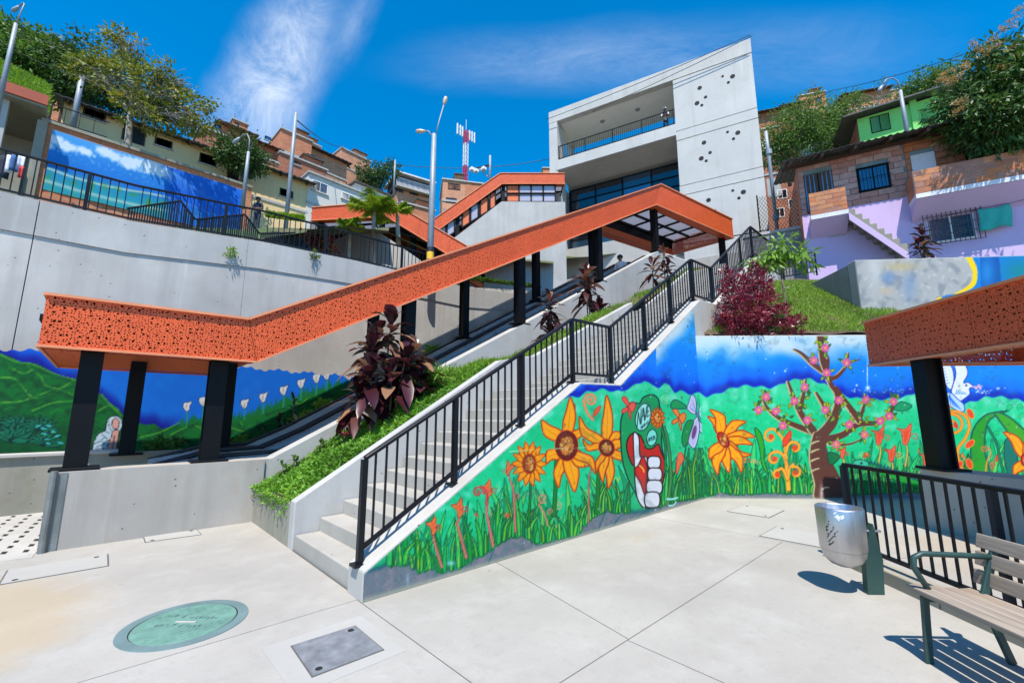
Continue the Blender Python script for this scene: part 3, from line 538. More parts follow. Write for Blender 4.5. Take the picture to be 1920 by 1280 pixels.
bo = MB().lathe(prof, 40, (0.23, 0, 0)).build('bowl', 'stainless', lb, True); MB().lathe([(r*BR_, z) for r, z in [(0.206, 0.392), (0.212, 0.40), (0.221, 0.76), (0.214, 0.772), (0.206, 0.76), (0.198, 0.42), (0.0, 0.36)]], 40, (0.23, 0, 0)).build('drum', 'stainless', lb, True)
MB().tube([(0.0, 0, 0.55), (-0.13, 0, 0.55)], 0.012, 8).build('pivot', 'stainless', lb)
mk = MB()
rg = random.Random(3)
for (a0, z0, a1, z1, w_) in [(250, 0.66, 262, 0.66, 0.03), (262, 0.665, 270, 0.655, 0.026)]:
    pass
for (a0, z0, a1, z1, n_) in ((22, 0.44, 16, 0.72, 9), (22, 0.47, 48, 0.58, 8), (20, 0.50, 40, 0.62, 7), (19, 0.56, 30, 0.68, 6), (24, 0.44, 34, 0.48, 5)):
    for i in range(n_):
        f = (i+rg.uniform(0, 0.4))/n_; an = R(a0+(a1-a0)*f); z = z0+(z1-z0)*f; q = Vector((0.23+0.2165*BR_*math.cos(an), 0.2165*BR_*math.sin(an), z)); t_ = Vector((-math.sin(an)*rg.uniform(0.2, 1), math.cos(an)*rg.uniform(0.2, 1), rg.uniform(0.2, 1))).normalized()
        mk.bar(q, q+t_*rg.uniform(0.012, 0.028), 0.003, 0.006)
wk = MB()
for i in range(9): an = R(44+rg.uniform(0, 16)); z = 0.68+rg.uniform(0, 0.05); q = Vector((0.23+0.2225*BR_*math.cos(an), 0.2225*BR_*math.sin(an), z)); wk.bar(q, q+Vector((-math.sin(an)*0.6, math.cos(an)*0.6, rg.uniform(-1, 1))).normalized()*0.03, 0.003, 0.011)
wk.build('paint_scrawl', 'white_paint', lb)
mk.build('graffiti_marks', 'dark_void', lb)
# ------------------------------------------------------------------ painted murals: colour per point of a fine wall sheet
def catmull(P, n=6, closed=False):
    P = [np.array(p, float) for p in P]; N = len(P); out = []
    for i in range(N if closed else N-1):
        p0, p1, p2, p3 = (P[(i-1) % N], P[i], P[(i+1) % N], P[(i+2) % N]) if closed else (P[max(i-1, 0)], P[i], P[i+1], P[min(i+2, N-1)])
        for k in range(n):
            t = k/n; out.append(0.5*((2*p1)+(p2-p0)*t+(2*p0-5*p1+4*p2-p3)*t*t+(3*p1-p0-3*p2+p3)*t**3))
    if not closed: out.append(P[-1])
    return np.array(out)
def smoothstep(a, b, x): t = np.clip((x-a)/(b-a), 0, 1); return t*t*(3-2*t)
class Art:
    """a wall sheet whose drawing coordinates are (u,v), measured off the mural"""
    def __init__(s, U, V): s.U, s.V = U, V; s.C = np.zeros(U.shape+(3,)); s.rs = np.random.RandomState(4)
    def sel(s, x0, x1, y0, y1): return np.nonzero((s.U >= x0) & (s.U <= x1) & (s.V >= y0) & (s.V <= y1))
    def blend(s, idx, a, c): s.C[idx] = s.C[idx]*(1-a[..., None])+np.array(c, float)*a[..., None]
    def field(s, a, c): s.C = s.C*(1-a[..., None])+np.array(c, float)*a[..., None]
    def noise(s, scale, seed=0):
        r = np.random.RandomState(seed); o = np.zeros(s.U.shape)
        for _ in range(7):
            an = r.rand()*6.28; f = scale*(0.6+r.rand()*1.6); o += np.sin((s.U*math.cos(an)+s.V*math.sin(an))*f+r.rand()*6.28+1.7*np.sin((s.U*math.sin(an)-s.V*math.cos(an))*f*0.7+r.rand()*6))
        return np.clip(o/7*1.3*0.5+0.5, 0, 1)
    def segdist(s, X, Y, P, closed):
        d = np.full(X.shape, 1e9); tt = np.zeros(X.shape); N = len(P); ins = np.zeros(X.shape, bool); M = N if closed else N-1
        for i in range(M):
            x0, y0 = P[i]; x1, y1 = P[(i+1) % N]; dx, dy = x1-x0, y1-y0; L = dx*dx+dy*dy+1e-9
            t = np.clip(((X-x0)*dx+(Y-y0)*dy)/L, 0, 1); e = np.hypot(X-x0-t*dx, Y-y0-t*dy); m = e < d; d = np.where(m, e, d); tt = np.where(m, (i+t)/max(1, M), tt)
            if closed: c = ((y0 > Y) != (y1 > Y)) & (X < (x1-x0)*(Y-y0)/((y1-y0) if abs(y1-y0) > 1e-9 else 1e-9)+x0); ins ^= c
        return d, tt, ins
    def poly(s, P, c, line=None, lw=1.6, sm=True, soft=0.8, c2=None, alpha=1.0):
        P = catmull(P, 5, True) if sm else np.array(P, float); q = lw+2
        i = s.sel(P[:, 0].min()-q, P[:, 0].max()+q, P[:, 1].min()-q, P[:, 1].max()+q)
        if len(i[0]) == 0: return
        X, Y = s.U[i], s.V[i]; d, _, ins = s.segdist(X, Y, P, True); sd = np.where(ins, -d, d); a = 1-smoothstep(-soft, soft, sd)
        col = np.array(c, float)
        if c2 is not None: k = smoothstep(0, 4.5, d)[..., None]; col = np.array(c2, float)*(1-k)+col*k
        s.C[i] = s.C[i]*(1-(a*alpha)[..., None])+col*(a*alpha)[..., None]
        if line is not None: s.blend(i, 1-smoothstep(lw*0.5-0.5, lw*0.5+0.7, d), line)
    def stroke(s, P, w0, w1, c, line=None, lw=1.2, sm=True, alpha=1.0, soft=0.7):
        P = catmull(P, 5) if sm and len(P) > 2 else np.array(P, float); q = max(w0, w1)+3
        i = s.sel(P[:, 0].min()-q, P[:, 0].max()+q, P[:, 1].min()-q, P[:, 1].max()+q)
        if len(i[0]) == 0: return
        d, t, _ = s.segdist(s.U[i], s.V[i], P, False); w = (w0+(w1-w0)*t)/2
        if line is not None: s.blend(i, (1-smoothstep(-soft, soft, d-w-lw))*alpha, line)
        s.blend(i, (1-smoothstep(-soft, soft, d-w))*alpha, c)
    def spray(s, x, y, rx, ry, c, al): i = s.sel(x-rx*2.2, x+rx*2.2, y-ry*2.2, y+ry*2.2); s.blend(i, al*np.exp(-((s.U[i]-x)/rx)**2-((s.V[i]-y)/ry)**2), c)
    def ell(s, x, y, rx, ry, c, line=None, lw=1.6, rot=0, c2=None):
        a = np.linspace(0, 2*math.pi, 17)[:-1]; X = rx*np.cos(a); Y = ry*np.sin(a); r = R(rot); s.poly([(x+p*math.cos(r)-q*math.sin(r), y+p*math.sin(r)+q*math.cos(r)) for p, q in zip(X, Y)], c, line, lw, c2=c2)
    def petal(s, b, t, w_, c, line, bend=0.0, lw=1.5, c2=None):
        b, t = np.array(b, float), np.array(t, float); d = t-b; n = np.array([-d[1], d[0]]); n = n/(np.hypot(*n)+1e-9); L = np.hypot(*d); k = n*bend*L
        s.poly([b+n*w_*0.32, b+d*0.3+n*w_*0.5+k*0.5, b+d*0.62+n*w_*0.42+k, t, b+d*0.62-n*w_*0.36+k, b+d*0.3-n*w_*0.5+k*0.5, b-n*w_*0.32], c, line, lw, c2=c2)
        s.stroke([b, b+d*0.35+k*0.6, b+d*0.7+k*0.9], 1.2, 0.6, line, alpha=0.5)
    def spiral(s, x, y, r, turns, w_, c, start=0.0, tail=None, sgn=1, line=None):
        P = [(x+r*(1-k/26*0.93)*math.cos(start+sgn*turns*6.283*k/26), y+r*(1-k/26*0.93)*math.sin(start+sgn*turns*6.283*k/26)) for k in range(27)]
        if tail: P = list(tail)+P
        s.stroke(P, w_, w_*0.7, c, line, 1.0)
    def blade(s, x, y, h, lean, w_, c, line, hi=None):
        t = (x+lean, y-h); m = (x+lean*0.25, y-h*0.55); s.poly([(x-w_/2, y), (m[0]-w_*0.55, m[1]), t, (m[0]+w_*0.5, m[1]), (x+w_/2, y)], c, line, 1.4)
        if hi: s.stroke([(x, y), m, (t[0]*0.75+m[0]*0.25, t[1]*0.75+m[1]*0.25)], 1.6, 0.7, hi, alpha=0.75)
def sheet(name, parent, o, d, n, L, H, step, mask, painter):
    """a painted skin a few millimetres proud of a wall: o origin, d along, n outward"""
    nu, nv = int(L/step)+1, int(H/step)+1; a = np.linspace(0, L, nu); z = np.linspace(0.0, H, nv); A, Zg = np.meshgrid(a, z, indexing='ij')
    P = np.array(o)[None, None]+A[..., None]*np.array(d)+Zg[..., None]*np.array([0, 0, 1.0]); q = P-np.array(EYEP); dep = q@np.array(FW)
    U = 960+F_PX*(q@np.array(RT))/dep; V = 640-F_PX*(q@np.array(UP))/dep
    zc = mask(A); Zc = np.minimum(Zg, zc); P[..., 2] = o[2]+Zc
    q = P-np.array(EYEP); dep = q@np.array(FW); U = 960+F_PX*(q@np.array(RT))/dep; V = 640-F_PX*(q@np.array(UP))/dep
    art = Art(U, V); painter(art, A, Zc)
    c = np.clip(art.C/255, 0, 1)**2.2; rgba = np.ones((nu*nv, 4), np.float32); rgba[:, :3] = (c*0.80+0.004).reshape(-1, 3)
    I = np.arange(nu*nv).reshape(nu, nv); keep = (Zg[:-1, :-1] < zc[:-1, :-1]) & (Zg[:-1, :-1] < zc[1:, :-1]+step)
    Q = np.stack([I[:-1, :-1], I[1:, :-1], I[1:, 1:], I[:-1, 1:]], -1)[keep]
    me = bpy.data.meshes.new(name); off = np.array(n)*0.004; Pw = P.reshape(-1, 3)+off; m = parent.matrix_basis.inverted() if parent else Matrix()
    M3 = np.array(m.to_3x3()); Pl = Pw@M3.T+np.array(m.translation)
    me.vertices.add(nu*nv); me.vertices.foreach_set('co', Pl.astype(np.float32).ravel()); me.loops.add(Q.size); me.loops.foreach_set('vertex_index', Q.astype(np.int32).ravel())
    me.polygons.add(len(Q)); me.polygons.foreach_set('loop_start', np.arange(0, Q.size, 4, dtype=np.int32)); me.polygons.foreach_set('loop_total', np.full(len(Q), 4, np.int32))
    at_ = me.attributes.new('art', 'FLOAT_COLOR', 'POINT'); at_.data.foreach_set('color', rgba.ravel()); me.materials.append(MATS['mural_paint']); me.update(calc_edges=True); me.validate()
    return link(name, me, parent)
DKL = (20, 70, 75); ORA = (255, 164, 18); ORL = (150, 50, 15)
HORIZON = [(1060, 745), (1085, 742), (1100, 734), (1127, 729), (1150, 732), (1165, 733), (1180, 726), (1195, 719), (1208, 712), (1222, 722), (1235, 725), (1245, 719), (1255, 722), (1265, 734), (1275, 732), (1290, 737), (1310, 736), (1325, 742), (1340, 739), (1365, 729), (1390, 722), (1416, 723), (1442, 726), (1457, 723), (1475, 714), (1501, 709), (1519, 710), (1545, 719), (1565, 731), (1586, 742), (1609, 746), (1635, 748), (1668, 747), (1694, 744), (1715, 735), (1750, 738), (1780, 752), (1809, 756), (1827, 751), (1846, 744), (1866, 742), (1885, 744), (1920, 751), (2100, 760)]
ROCKS = [(670, 1075), (714, 1062), (728, 1055), (762, 1052), (774, 1062), (786, 1067), (808, 1061), (825, 1068), (854, 1062), (868, 1054), (888, 1043), (912, 1031), (931, 1016), (956, 1002), (975, 999), (994, 1006), (1006, 1014), (1040, 1008), (1082, 998), (1093, 985), (1105, 970), (1120, 960), (1140, 951), (1150, 957), (1170, 955), (1190, 960), (1212, 956), (1230, 947), (1250, 938), (1290, 930), (1325, 926), (1352, 917), (1377, 922), (1405, 921), (1440, 919), (1467, 920), (1524, 921), (1600, 922), (1700, 918), (2100, 915)]
HX, HYY = np.array(HORIZON).T; RX, RY = np.array(ROCKS).T
def base_layers(a, bare_top):
    hz = np.interp(a.U, HX, HYY)+2*np.sin(a.U*0.21); up = hz-a.V
    n1, n2, n3 = a.noise(0.05, 1), a.noise(0.14, 2), a.noise(0.33, 3)
    a.C[:] = (12, 192, 118); a.field(0.5*n1, (50, 222, 165)); a.field(0.5*smoothstep(0.55, 0.9, n2), (120, 232, 195)); a.field(0.35*smoothstep(0.6, 0.95, n3), (10, 150, 90))
    a.field(0.45*smoothstep(60, 5, -up)*n2, (150, 235, 205)); low = smoothstep(90, 10, np.interp(a.U, RX, RY)-a.V); a.field(0.6*low*(0.4+0.6*n1), (12, 150, 78))
    s_ = smoothstep(-2.5, 2.5, up); a.field(s_, (0, 128, 240)); a.field(s_*smoothstep(50, 2, up)*0.8, (0, 80, 225)); a.field(s_*smoothstep(22, 0, up+5*(n2-0.5)), (2, 26, 165)); a.field(s_*smoothstep(60, 110, up)*0.6, (30, 165, 240)); a.field(s_*0.18*n2, (10, 145, 245))
    if bare_top is not None: a.field(s_*smoothstep(32, 4, bare_top(a)+14*(n1-0.5)), (196, 216, 222))
    rk = smoothstep(-2, 2.5, a.V-np.interp(a.U, RX, RY)); a.field(rk, (112, 118, 128)); a.field(rk*0.7*smoothstep(0.45, 0.8, n2), (140, 128, 138)); a.field(rk*0.6*smoothstep(0.5, 0.85, n3), (78, 110, 118)); a.field(rk*0.45*smoothstep(0.72, 0.9, a.noise(0.45, 9)), (30, 160, 120))
    e = np.abs(a.V-np.interp(a.U, RX, RY)); return e
def grass_band(a, x0, x1, n, hmin, hmax, seed, exclude=()):
    r = random.Random(seed); L = sorted(((r.uniform(x0, x1), r.random()) for _ in range(n)), key=lambda t: -t[1])
    for x, k in L:
        if any(p <= x <= q for p, q in exclude): continue
        y = float(np.interp(x, RX, RY))+3; sc = 0.75+0.25*max(0, (1250-x)/500); h = r.uniform(hmin, hmax)*sc; g_ = r.choice([(12, 150, 55), (18, 170, 70), (8, 128, 52), (30, 180, 85), (14, 140, 80)])
        a.blade(x, y, h, r.uniform(-24, 24)*sc, r.uniform(5, 9.5)*sc, g_, (8, 92, 52), r.choice([None, None, (215, 205, 30), (140, 205, 60)]))
def back_growth(a, x0, x1, n, seed):
    r = random.Random(seed)
    for _ in range(n):
        x = r.uniform(x0, x1); y = float(np.interp(x, RX, RY)); h = r.uniform(50, 125)*(0.8+0.2*max(0, (1250-x)/500)); k = r.random()
        if k < 0.55: a.blade(x, y, h, r.uniform(-30, 30), r.uniform(7, 13), r.choice([(16, 172, 96), (10, 150, 88), (40, 196, 110), (70, 200, 90)]), (8, 120, 80), r.choice([None, (150, 215, 60)]))
        elif k < 0.75: a.stroke([(x, y), (x+r.uniform(-12, 12), y-h*0.5), (x+r.uniform(-20, 20), y-h*0.9)], 2.2, 1.0, r.choice([(10, 110, 70), (190, 210, 60), (226, 150, 90)]), alpha=0.8)
        elif k < 0.9: q = (x, y-h*r.uniform(0.5, 0.95)); a.spiral(q[0], q[1], r.uniform(4, 9), 1.5, 1.6, r.choice([(12, 130, 80), (224, 150, 100), (160, 220, 90)]), r.random()*6)
        else:
            q = (x, y-h*0.8)
            for m in range(5): an = m*1.26+r.random(); a.petal(q, (q[0]+7*math.cos(an), q[1]+7*math.sin(an)), 4, r.choice([(240, 120, 60), (236, 90, 90), (250, 190, 60)]), (170, 60, 40), 0, 0.8)
def weather(a, seed, n=160):
    r = random.Random(seed); i = np.nonzero(np.ones(a.U.shape, bool)); N = len(i[0])
    for _ in range(n):
        k = r.randrange(N); u, v = a.U[i[0][k], i[1][k]], a.V[i[0][k], i[1][k]]; a.spray(u, v, r.uniform(0.6, 1.6), r.uniform(0.6, 2.2), r.choice([(190, 195, 190), (40, 45, 50), (215, 220, 215), (60, 64, 66)]), r.uniform(0.4, 0.9))
    g_ = a.noise(0.02, seed); a.field(0.10*smoothstep(0.55, 0.9, g_), (150, 170, 165)); st = a.noise(0.2, seed+1)*a.noise(0.05, seed+2); a.field(0.22*smoothstep(0.3, 0.6, st), (60, 90, 90))
def trumpet(a, x0, y0, x1, y1, x2, y2, flip=1, sc=1.0):
    """pink stem from (x0,y0) by (x1,y1) to a bell flower at (x2,y2)"""
    a.stroke([(x0, y0), (x1, y1), (x1*0.3+x2*0.7, y1*0.4+y2*0.6), (x2, y2)], 3.6*sc, 1.8*sc, (214, 118, 104), (120, 55, 60), 0.8)
    f = flip*sc; a.poly([(x2-2*sc, y2+2*sc), (x2-4*f, y2-10*sc), (x2-13*f, y2-18*sc), (x2-4*f, y2-20*sc), (x2+3*f, y2-30*sc), (x2+5*f, y2-18*sc), (x2+6*f, y2-6*sc)], (232, 96, 58), (150, 36, 40), 1.3, c2=(246, 140, 50)); a.spiral(x2+10*f, y2-10*sc, 6*sc, 1.2, 1.8*sc, (190, 60, 60), math.pi if f > 0 else 0)
def daisy(a, x, y, rx, ry, n, L, w_, c=ORA, cc=(120, 45, 20), line=ORL, a0=0.0):
    for k in range(n):
        an = a0+2*math.pi*k/n; ca, sa = math.cos(an), math.sin(an); a.petal((x+rx*0.8*ca, y+ry*0.8*sa), (x+(rx+L)*ca, y+(ry+L*ry/rx*0.82)*sa), w_, c, line, 0, 1.2, (240, 110, 10))
    a.ell(x, y, rx, ry, cc, (170, 60, 15), 2.4); r = random.Random(int(x))
    for _ in range(int(rx*ry*0.55)): q = r.random()**0.6*0.72; an = r.random()*6.28; a.spray(x+rx*q*math.cos(an), y+ry*q*math.sin(an), 1.5, 1.5, r.choice([(235, 190, 90), (190, 90, 40), (225, 110, 40), (110, 45, 30)]), 0.95)
def flower(a, x, y, rx, ry, tips, rot=0, cc=(104, 30, 18)):
    for tx, ty, w_, b in tips:
        d = np.array([tx-x, ty-y], float); L = np.hypot(*d); e = d/L; a.petal((x+e[0]*rx*0.75, y+e[1]*ry*0.75), (tx, ty), w_, ORA, ORL, b, 1.7, (238, 100, 8))
    a.ell(x, y, rx+2.5, ry+2.5, (225, 70, 12), None, 1, rot); a.ell(x, y, rx, ry, cc, (90, 25, 20), 2, rot); r = random.Random(int(x+y))
    for _ in range(int(rx*ry*0.5)): q = r.random()**0.6*0.62; an = r.random()*6.28; a.spray(x+rx*q*math.cos(an), y+ry*q*math.sin(an), 1.7, 1.7, r.choice([(232, 190, 100), (200, 96, 44), (225, 120, 40), (90, 70, 40)]), 0.95)
def paint_stairs(a, A, Zc):
    ed = base_layers(a, lambda s: np.where(s.U > 1230, (lerp_np(PROF, A+1.87)-Zc)*75, 999)); a.field(np.exp(-(ed/5.0)**2)*0.75, (20, 84, 98))
    for P in ([(1120, 1000), (1128, 975), (1140, 951)], [(1150, 985), (1160, 970), (1178, 957)], [(1185, 985), (1195, 970), (1210, 957)], [(900, 1075), (915, 1055), (925, 1030)]): a.stroke(P, 4, 2, (30, 96, 104), alpha=0.7)
    back_growth(a, 740, 1180, 70, 5); back_growth(a, 1235, 1335, 26, 6)
    grass_band(a, 725, 1000, 64, 32, 100, 1); grass_band(a, 985, 1180, 70, 30, 78, 2); grass_band(a, 1235, 1335, 60, 40, 105, 3)
    for X, Y0, Y1 in ((992, 985, 905), (1040, 965, 865), (1120, 960, 870)): a.stroke([(X-2, Y0), (X+1, (Y0+Y1)/2), (X+2, Y1)], 7 if X > 1000 else 4, 5 if X > 1000 else 3, (24, 120, 40), (10, 62, 40), 1)
    trumpet(a, 828, 1062, 815, 1020, 812, 1000, 1, 1.1); trumpet(a, 874, 1044, 858, 985, 861, 968, 1, 1.2); trumpet(a, 924, 1022, 912, 960, 914, 932, 1, 1.15); trumpet(a, 966, 996, 962, 920, 954, 890, -1, 0.9); trumpet(a, 1103, 978, 1104, 900, 1108, 872, 1, 0.5)
    a.spiral(896, 922, 11, 1.4, 3, (205, 90, 80), 0.2, [(911, 945), (912, 925), (905, 914)], -1, (120, 50, 60)); a.spiral(1018, 933, 9, 1.6, 2.6, (214, 130, 104), 1.0, [(1027, 985), (1020, 962), (1010, 945)], 1); a.spiral(970, 930, 7, 1.3, 2.2, (200, 110, 100), 2); a.spiral(1032, 958, 6, 1.3, 2.2, (200, 110, 100), 2)
    a.spiral(1107, 750, 13, 1.7, 3.4, (238, 150, 96), 2.6, [(1111, 786), (1100, 772), (1094, 752)], 1, (200, 110, 70)); a.poly([(1112, 781), (1115, 768), (1126, 760), (1122, 772)], (240, 90, 50), (190, 50, 40), 1.2)
    daisy(a, 992, 869, 12.5, 18, 14, 21, 12.5)
    flower(a, 1062, 835, 20, 27, [(1077, 757, 15, -0.03), (1069, 744, 23, 0.03), (1015, 787, 26, -0.14), (1024, 868, 24, 0.22), (1047, 914, 20, 0.1), (1077, 922, 27, -0.05), (1106, 872, 26, 0.12), (1116, 888, 18, -0.22), (1092, 800, 18, 0.1)])
    flower(a, 1137, 839, 13, 15, [(1137, 740, 21, 0.02), (1086, 780, 21, -0.18), (1092, 822, 15, -0.32), (1172, 812, 20, -0.22), (1173, 828, 19, -0.05), (1181, 882, 18, -0.22), (1140, 916, 19, -0.08), (1130, 904, 17, 0.06), (1118, 885, 12, 0.1)], -20)
    O = (1140, 640)
    def c(*q): return [(O[0]+x/4, O[1]+y/4) for x, y in q]
    a.poly(c((92, 640), (110, 540), (165, 462), (235, 462), (262, 420), (325, 398), (372, 425), (388, 500), (405, 620), (400, 760), (420, 900), (410, 1040), (380, 1150), (330, 1240), (260, 1240), (200, 1130), (150, 1030), (105, 880)), (16, 150, 84), (16, 60, 54), 2.6)
    a.poly(c((138, 790), (150, 725), (185, 688), (235, 700), (262, 745), (285, 800), (330, 800), (375, 768), (395, 820), (425, 900), (420, 1000), (395, 1070), (330, 900), (250, 880), (195, 930), (160, 880)), (196, 36, 26), (30, 20, 26), 2.4)
    a.poly(c((188, 700), (212, 688), (232, 730), (240, 860), (290, 870), (296, 1000), (286, 1130), (276, 1245), (225, 1190), (203, 1080), (196, 920)), (226, 226, 232), (30, 24, 28), 2.2)
    for (x, y, rx, ry) in ((344, 905, 47, 43), (350, 995, 52, 46), (346, 1090, 58, 50), (330, 1185, 56, 56)): a.poly(c((x-rx, y-ry*0.5), (x-rx*0.6, y-ry), (x+rx*0.6, y-ry), (x+rx, y-ry*0.5), (x+rx, y+ry*0.5), (x+rx*0.6, y+ry), (x-rx*0.6, y+ry), (x-rx, y+ry*0.5)), (222, 222, 230), (34, 26, 30), 2.4)
    a.poly(c((200, 950), (225, 925), (250, 870), (272, 872), (290, 930), (290, 1020), (276, 1150), (240, 1060), (205, 1000)), (214, 40, 34), (90, 20, 24), 1.4, c2=(150, 24, 26)); a.stroke(c((236, 930), (258, 950), (270, 978)), 3, 2, (246, 190, 40))
    a.ell(*c((262, 566))[0], 14, 26, (150, 226, 212), (16, 70, 66), 2, 12); a.ell(*c((327, 720))[0], 9.5, 15.5, (120, 220, 200), (16, 70, 66), 2, 8); r = random.Random(5)
    for q in (((217, 640), (226, 528), (240, 618), (248, 508)), ((246, 618), (262, 498), (272, 592)), ((252, 566), (268, 550)), ((266, 500), (277, 585), (291, 476)), ((308, 480), (293, 490), (291, 566), (308, 552)), ((292, 528), (305, 520))): a.stroke(c(*q), 1.7, 1.5, (12, 56, 62), sm=False)
    for k, q in enumerate((((0, 24), (0, 0), (5, 12), (9, -2), (10, 22)), ((0, 0), (1, 20), (8, 18), (9, -3)), ((0, 22), (0, 0), (7, 4), (1, 10), (9, 20)), ((0, 22), (5, 0), (10, 20)), ((0, 0), (1, 20), (9, 18)))): a.stroke(c(*[(246+k*13+x, 634-k*11+y) for x, y in q]), 1.1, 1.0, (12, 56, 62), sm=False)
    for k, q in enumerate((((0, 30), (7, 0), (13, 28)), ((0, 28), (1, 0), (7, 14), (13, -2), (14, 26)), ((0, 0), (12, 0), (12, 24), (0, 24), (0, 0)), ((0, 26), (0, 0), (10, 4), (2, 12), (11, 24)))): a.stroke(c(*[(298+k*15+x, 722-k*5+y) for x, y in q]), 1.3, 1.1, (12, 56, 62), sm=False)
    daisy(a, *c((370, 572))[0], 6.5, 10, 12, 8, 6.5, (240, 150, 40), (210, 120, 40))
    a.stroke(c((405, 660), (430, 800), (425, 980)), 3, 2.5, (20, 130, 60), (10, 60, 50)); 
    for (x, y, sc, cl) in ((150, 490, 1.0, (236, 84, 66)), (528, 572, 1.0, (240, 130, 50))):
        for q in (((0, 0), (-48, -60), (-20, -78), (6, -30)), ((0, 0), (36, -40), (56, -10), (30, 40)), ((0, 0), (-44, 20), (-46, 48), (-8, 30)), ((0, 0), (20, 46), (18, 96), (2, 40))): a.poly(c(*[(x+u*sc, y+v*sc) for u, v in q]), cl, (150, 40, 36), 1.2)
    for q in (((640, 545), (588, 500), (600, 470), (625, 400), (655, 430), (660, 520)), ((680, 540), (690, 470), (725, 440), (745, 520), (735, 600), (700, 580)), ((660, 530), (690, 600), (735, 660), (720, 690), (680, 660)), ((650, 580), (610, 660), (600, 750), (640, 800), (665, 760), (685, 650), (672, 570))): a.poly(c(*q), (186, 186, 226), (60, 80, 130), 1.5, c2=(226, 228, 246))
    a.ell(*c((645, 680))[0], 4, 13, (110, 70, 130), None, 1, 12)
    for q in ((618, 500), (715, 520), (640, 460)): a.stroke(c((660, 535), q), 1.2, 0.8, (80, 100, 160))
    a.poly(c((470, 470), (500, 435), (570, 470), (590, 500), (520, 505), (475, 500)), (20, 150, 84), DKL, 1.5); a.poly(c((560, 780), (555, 700), (590, 600), (640, 600), (610, 700), (590, 780)), (18, 140, 70), DKL, 1.5)
    for x0 in range(560, 760, 22): a.stroke(c((x0, 1140), (x0+r.uniform(-20, 10), 950), (x0+r.uniform(-30, 40), 800)), 3.2, 1.4, r.choice([(20, 140, 60), (120, 190, 40), (12, 110, 60)]), DKL, 0.7)
    a.poly(c((510, 970), (520, 860), (545, 830), (568, 880), (540, 930), (520, 985)), (236, 110, 70), (190, 50, 50), 1.3); a.spiral(*c((430, 430))[0], 9, 2, 1.6, (150, 220, 150), 1); a.stroke(c((445, 1220), (470, 1010), (450, 760), (420, 640)), 5, 3, (60, 140, 60), DKL)
    a.stroke(c((445, 1180), (480, 1180), (520, 1170)), 4, 3, (150, 230, 220)); a.stroke(c((455, 1230), (490, 1225), (510, 1200)), 3, 2, (150, 230, 220))
    a.stroke([(955, 846), (1020, 842), (1100, 838)], 1.3, 0.8, (220, 250, 190), alpha=0.6); a.spray(845, 1055, 7, 4, (160, 225, 230), 0.8); a.spray(764, 1085, 3, 12, (160, 200, 210), 0.5)
    weather(a, 51, 260); a.field(smoothstep(0.055, 0.0, Zc)*0.7, (176, 178, 150))
    t = lerp_np(PROF, A+1.87)-Zc; a.field(smoothstep(0.05, 0.0, t), (205, 200, 190))
def lerp_np(prof, x): p = np.array(prof); return np.interp(x, p[:, 0], p[:, 1])
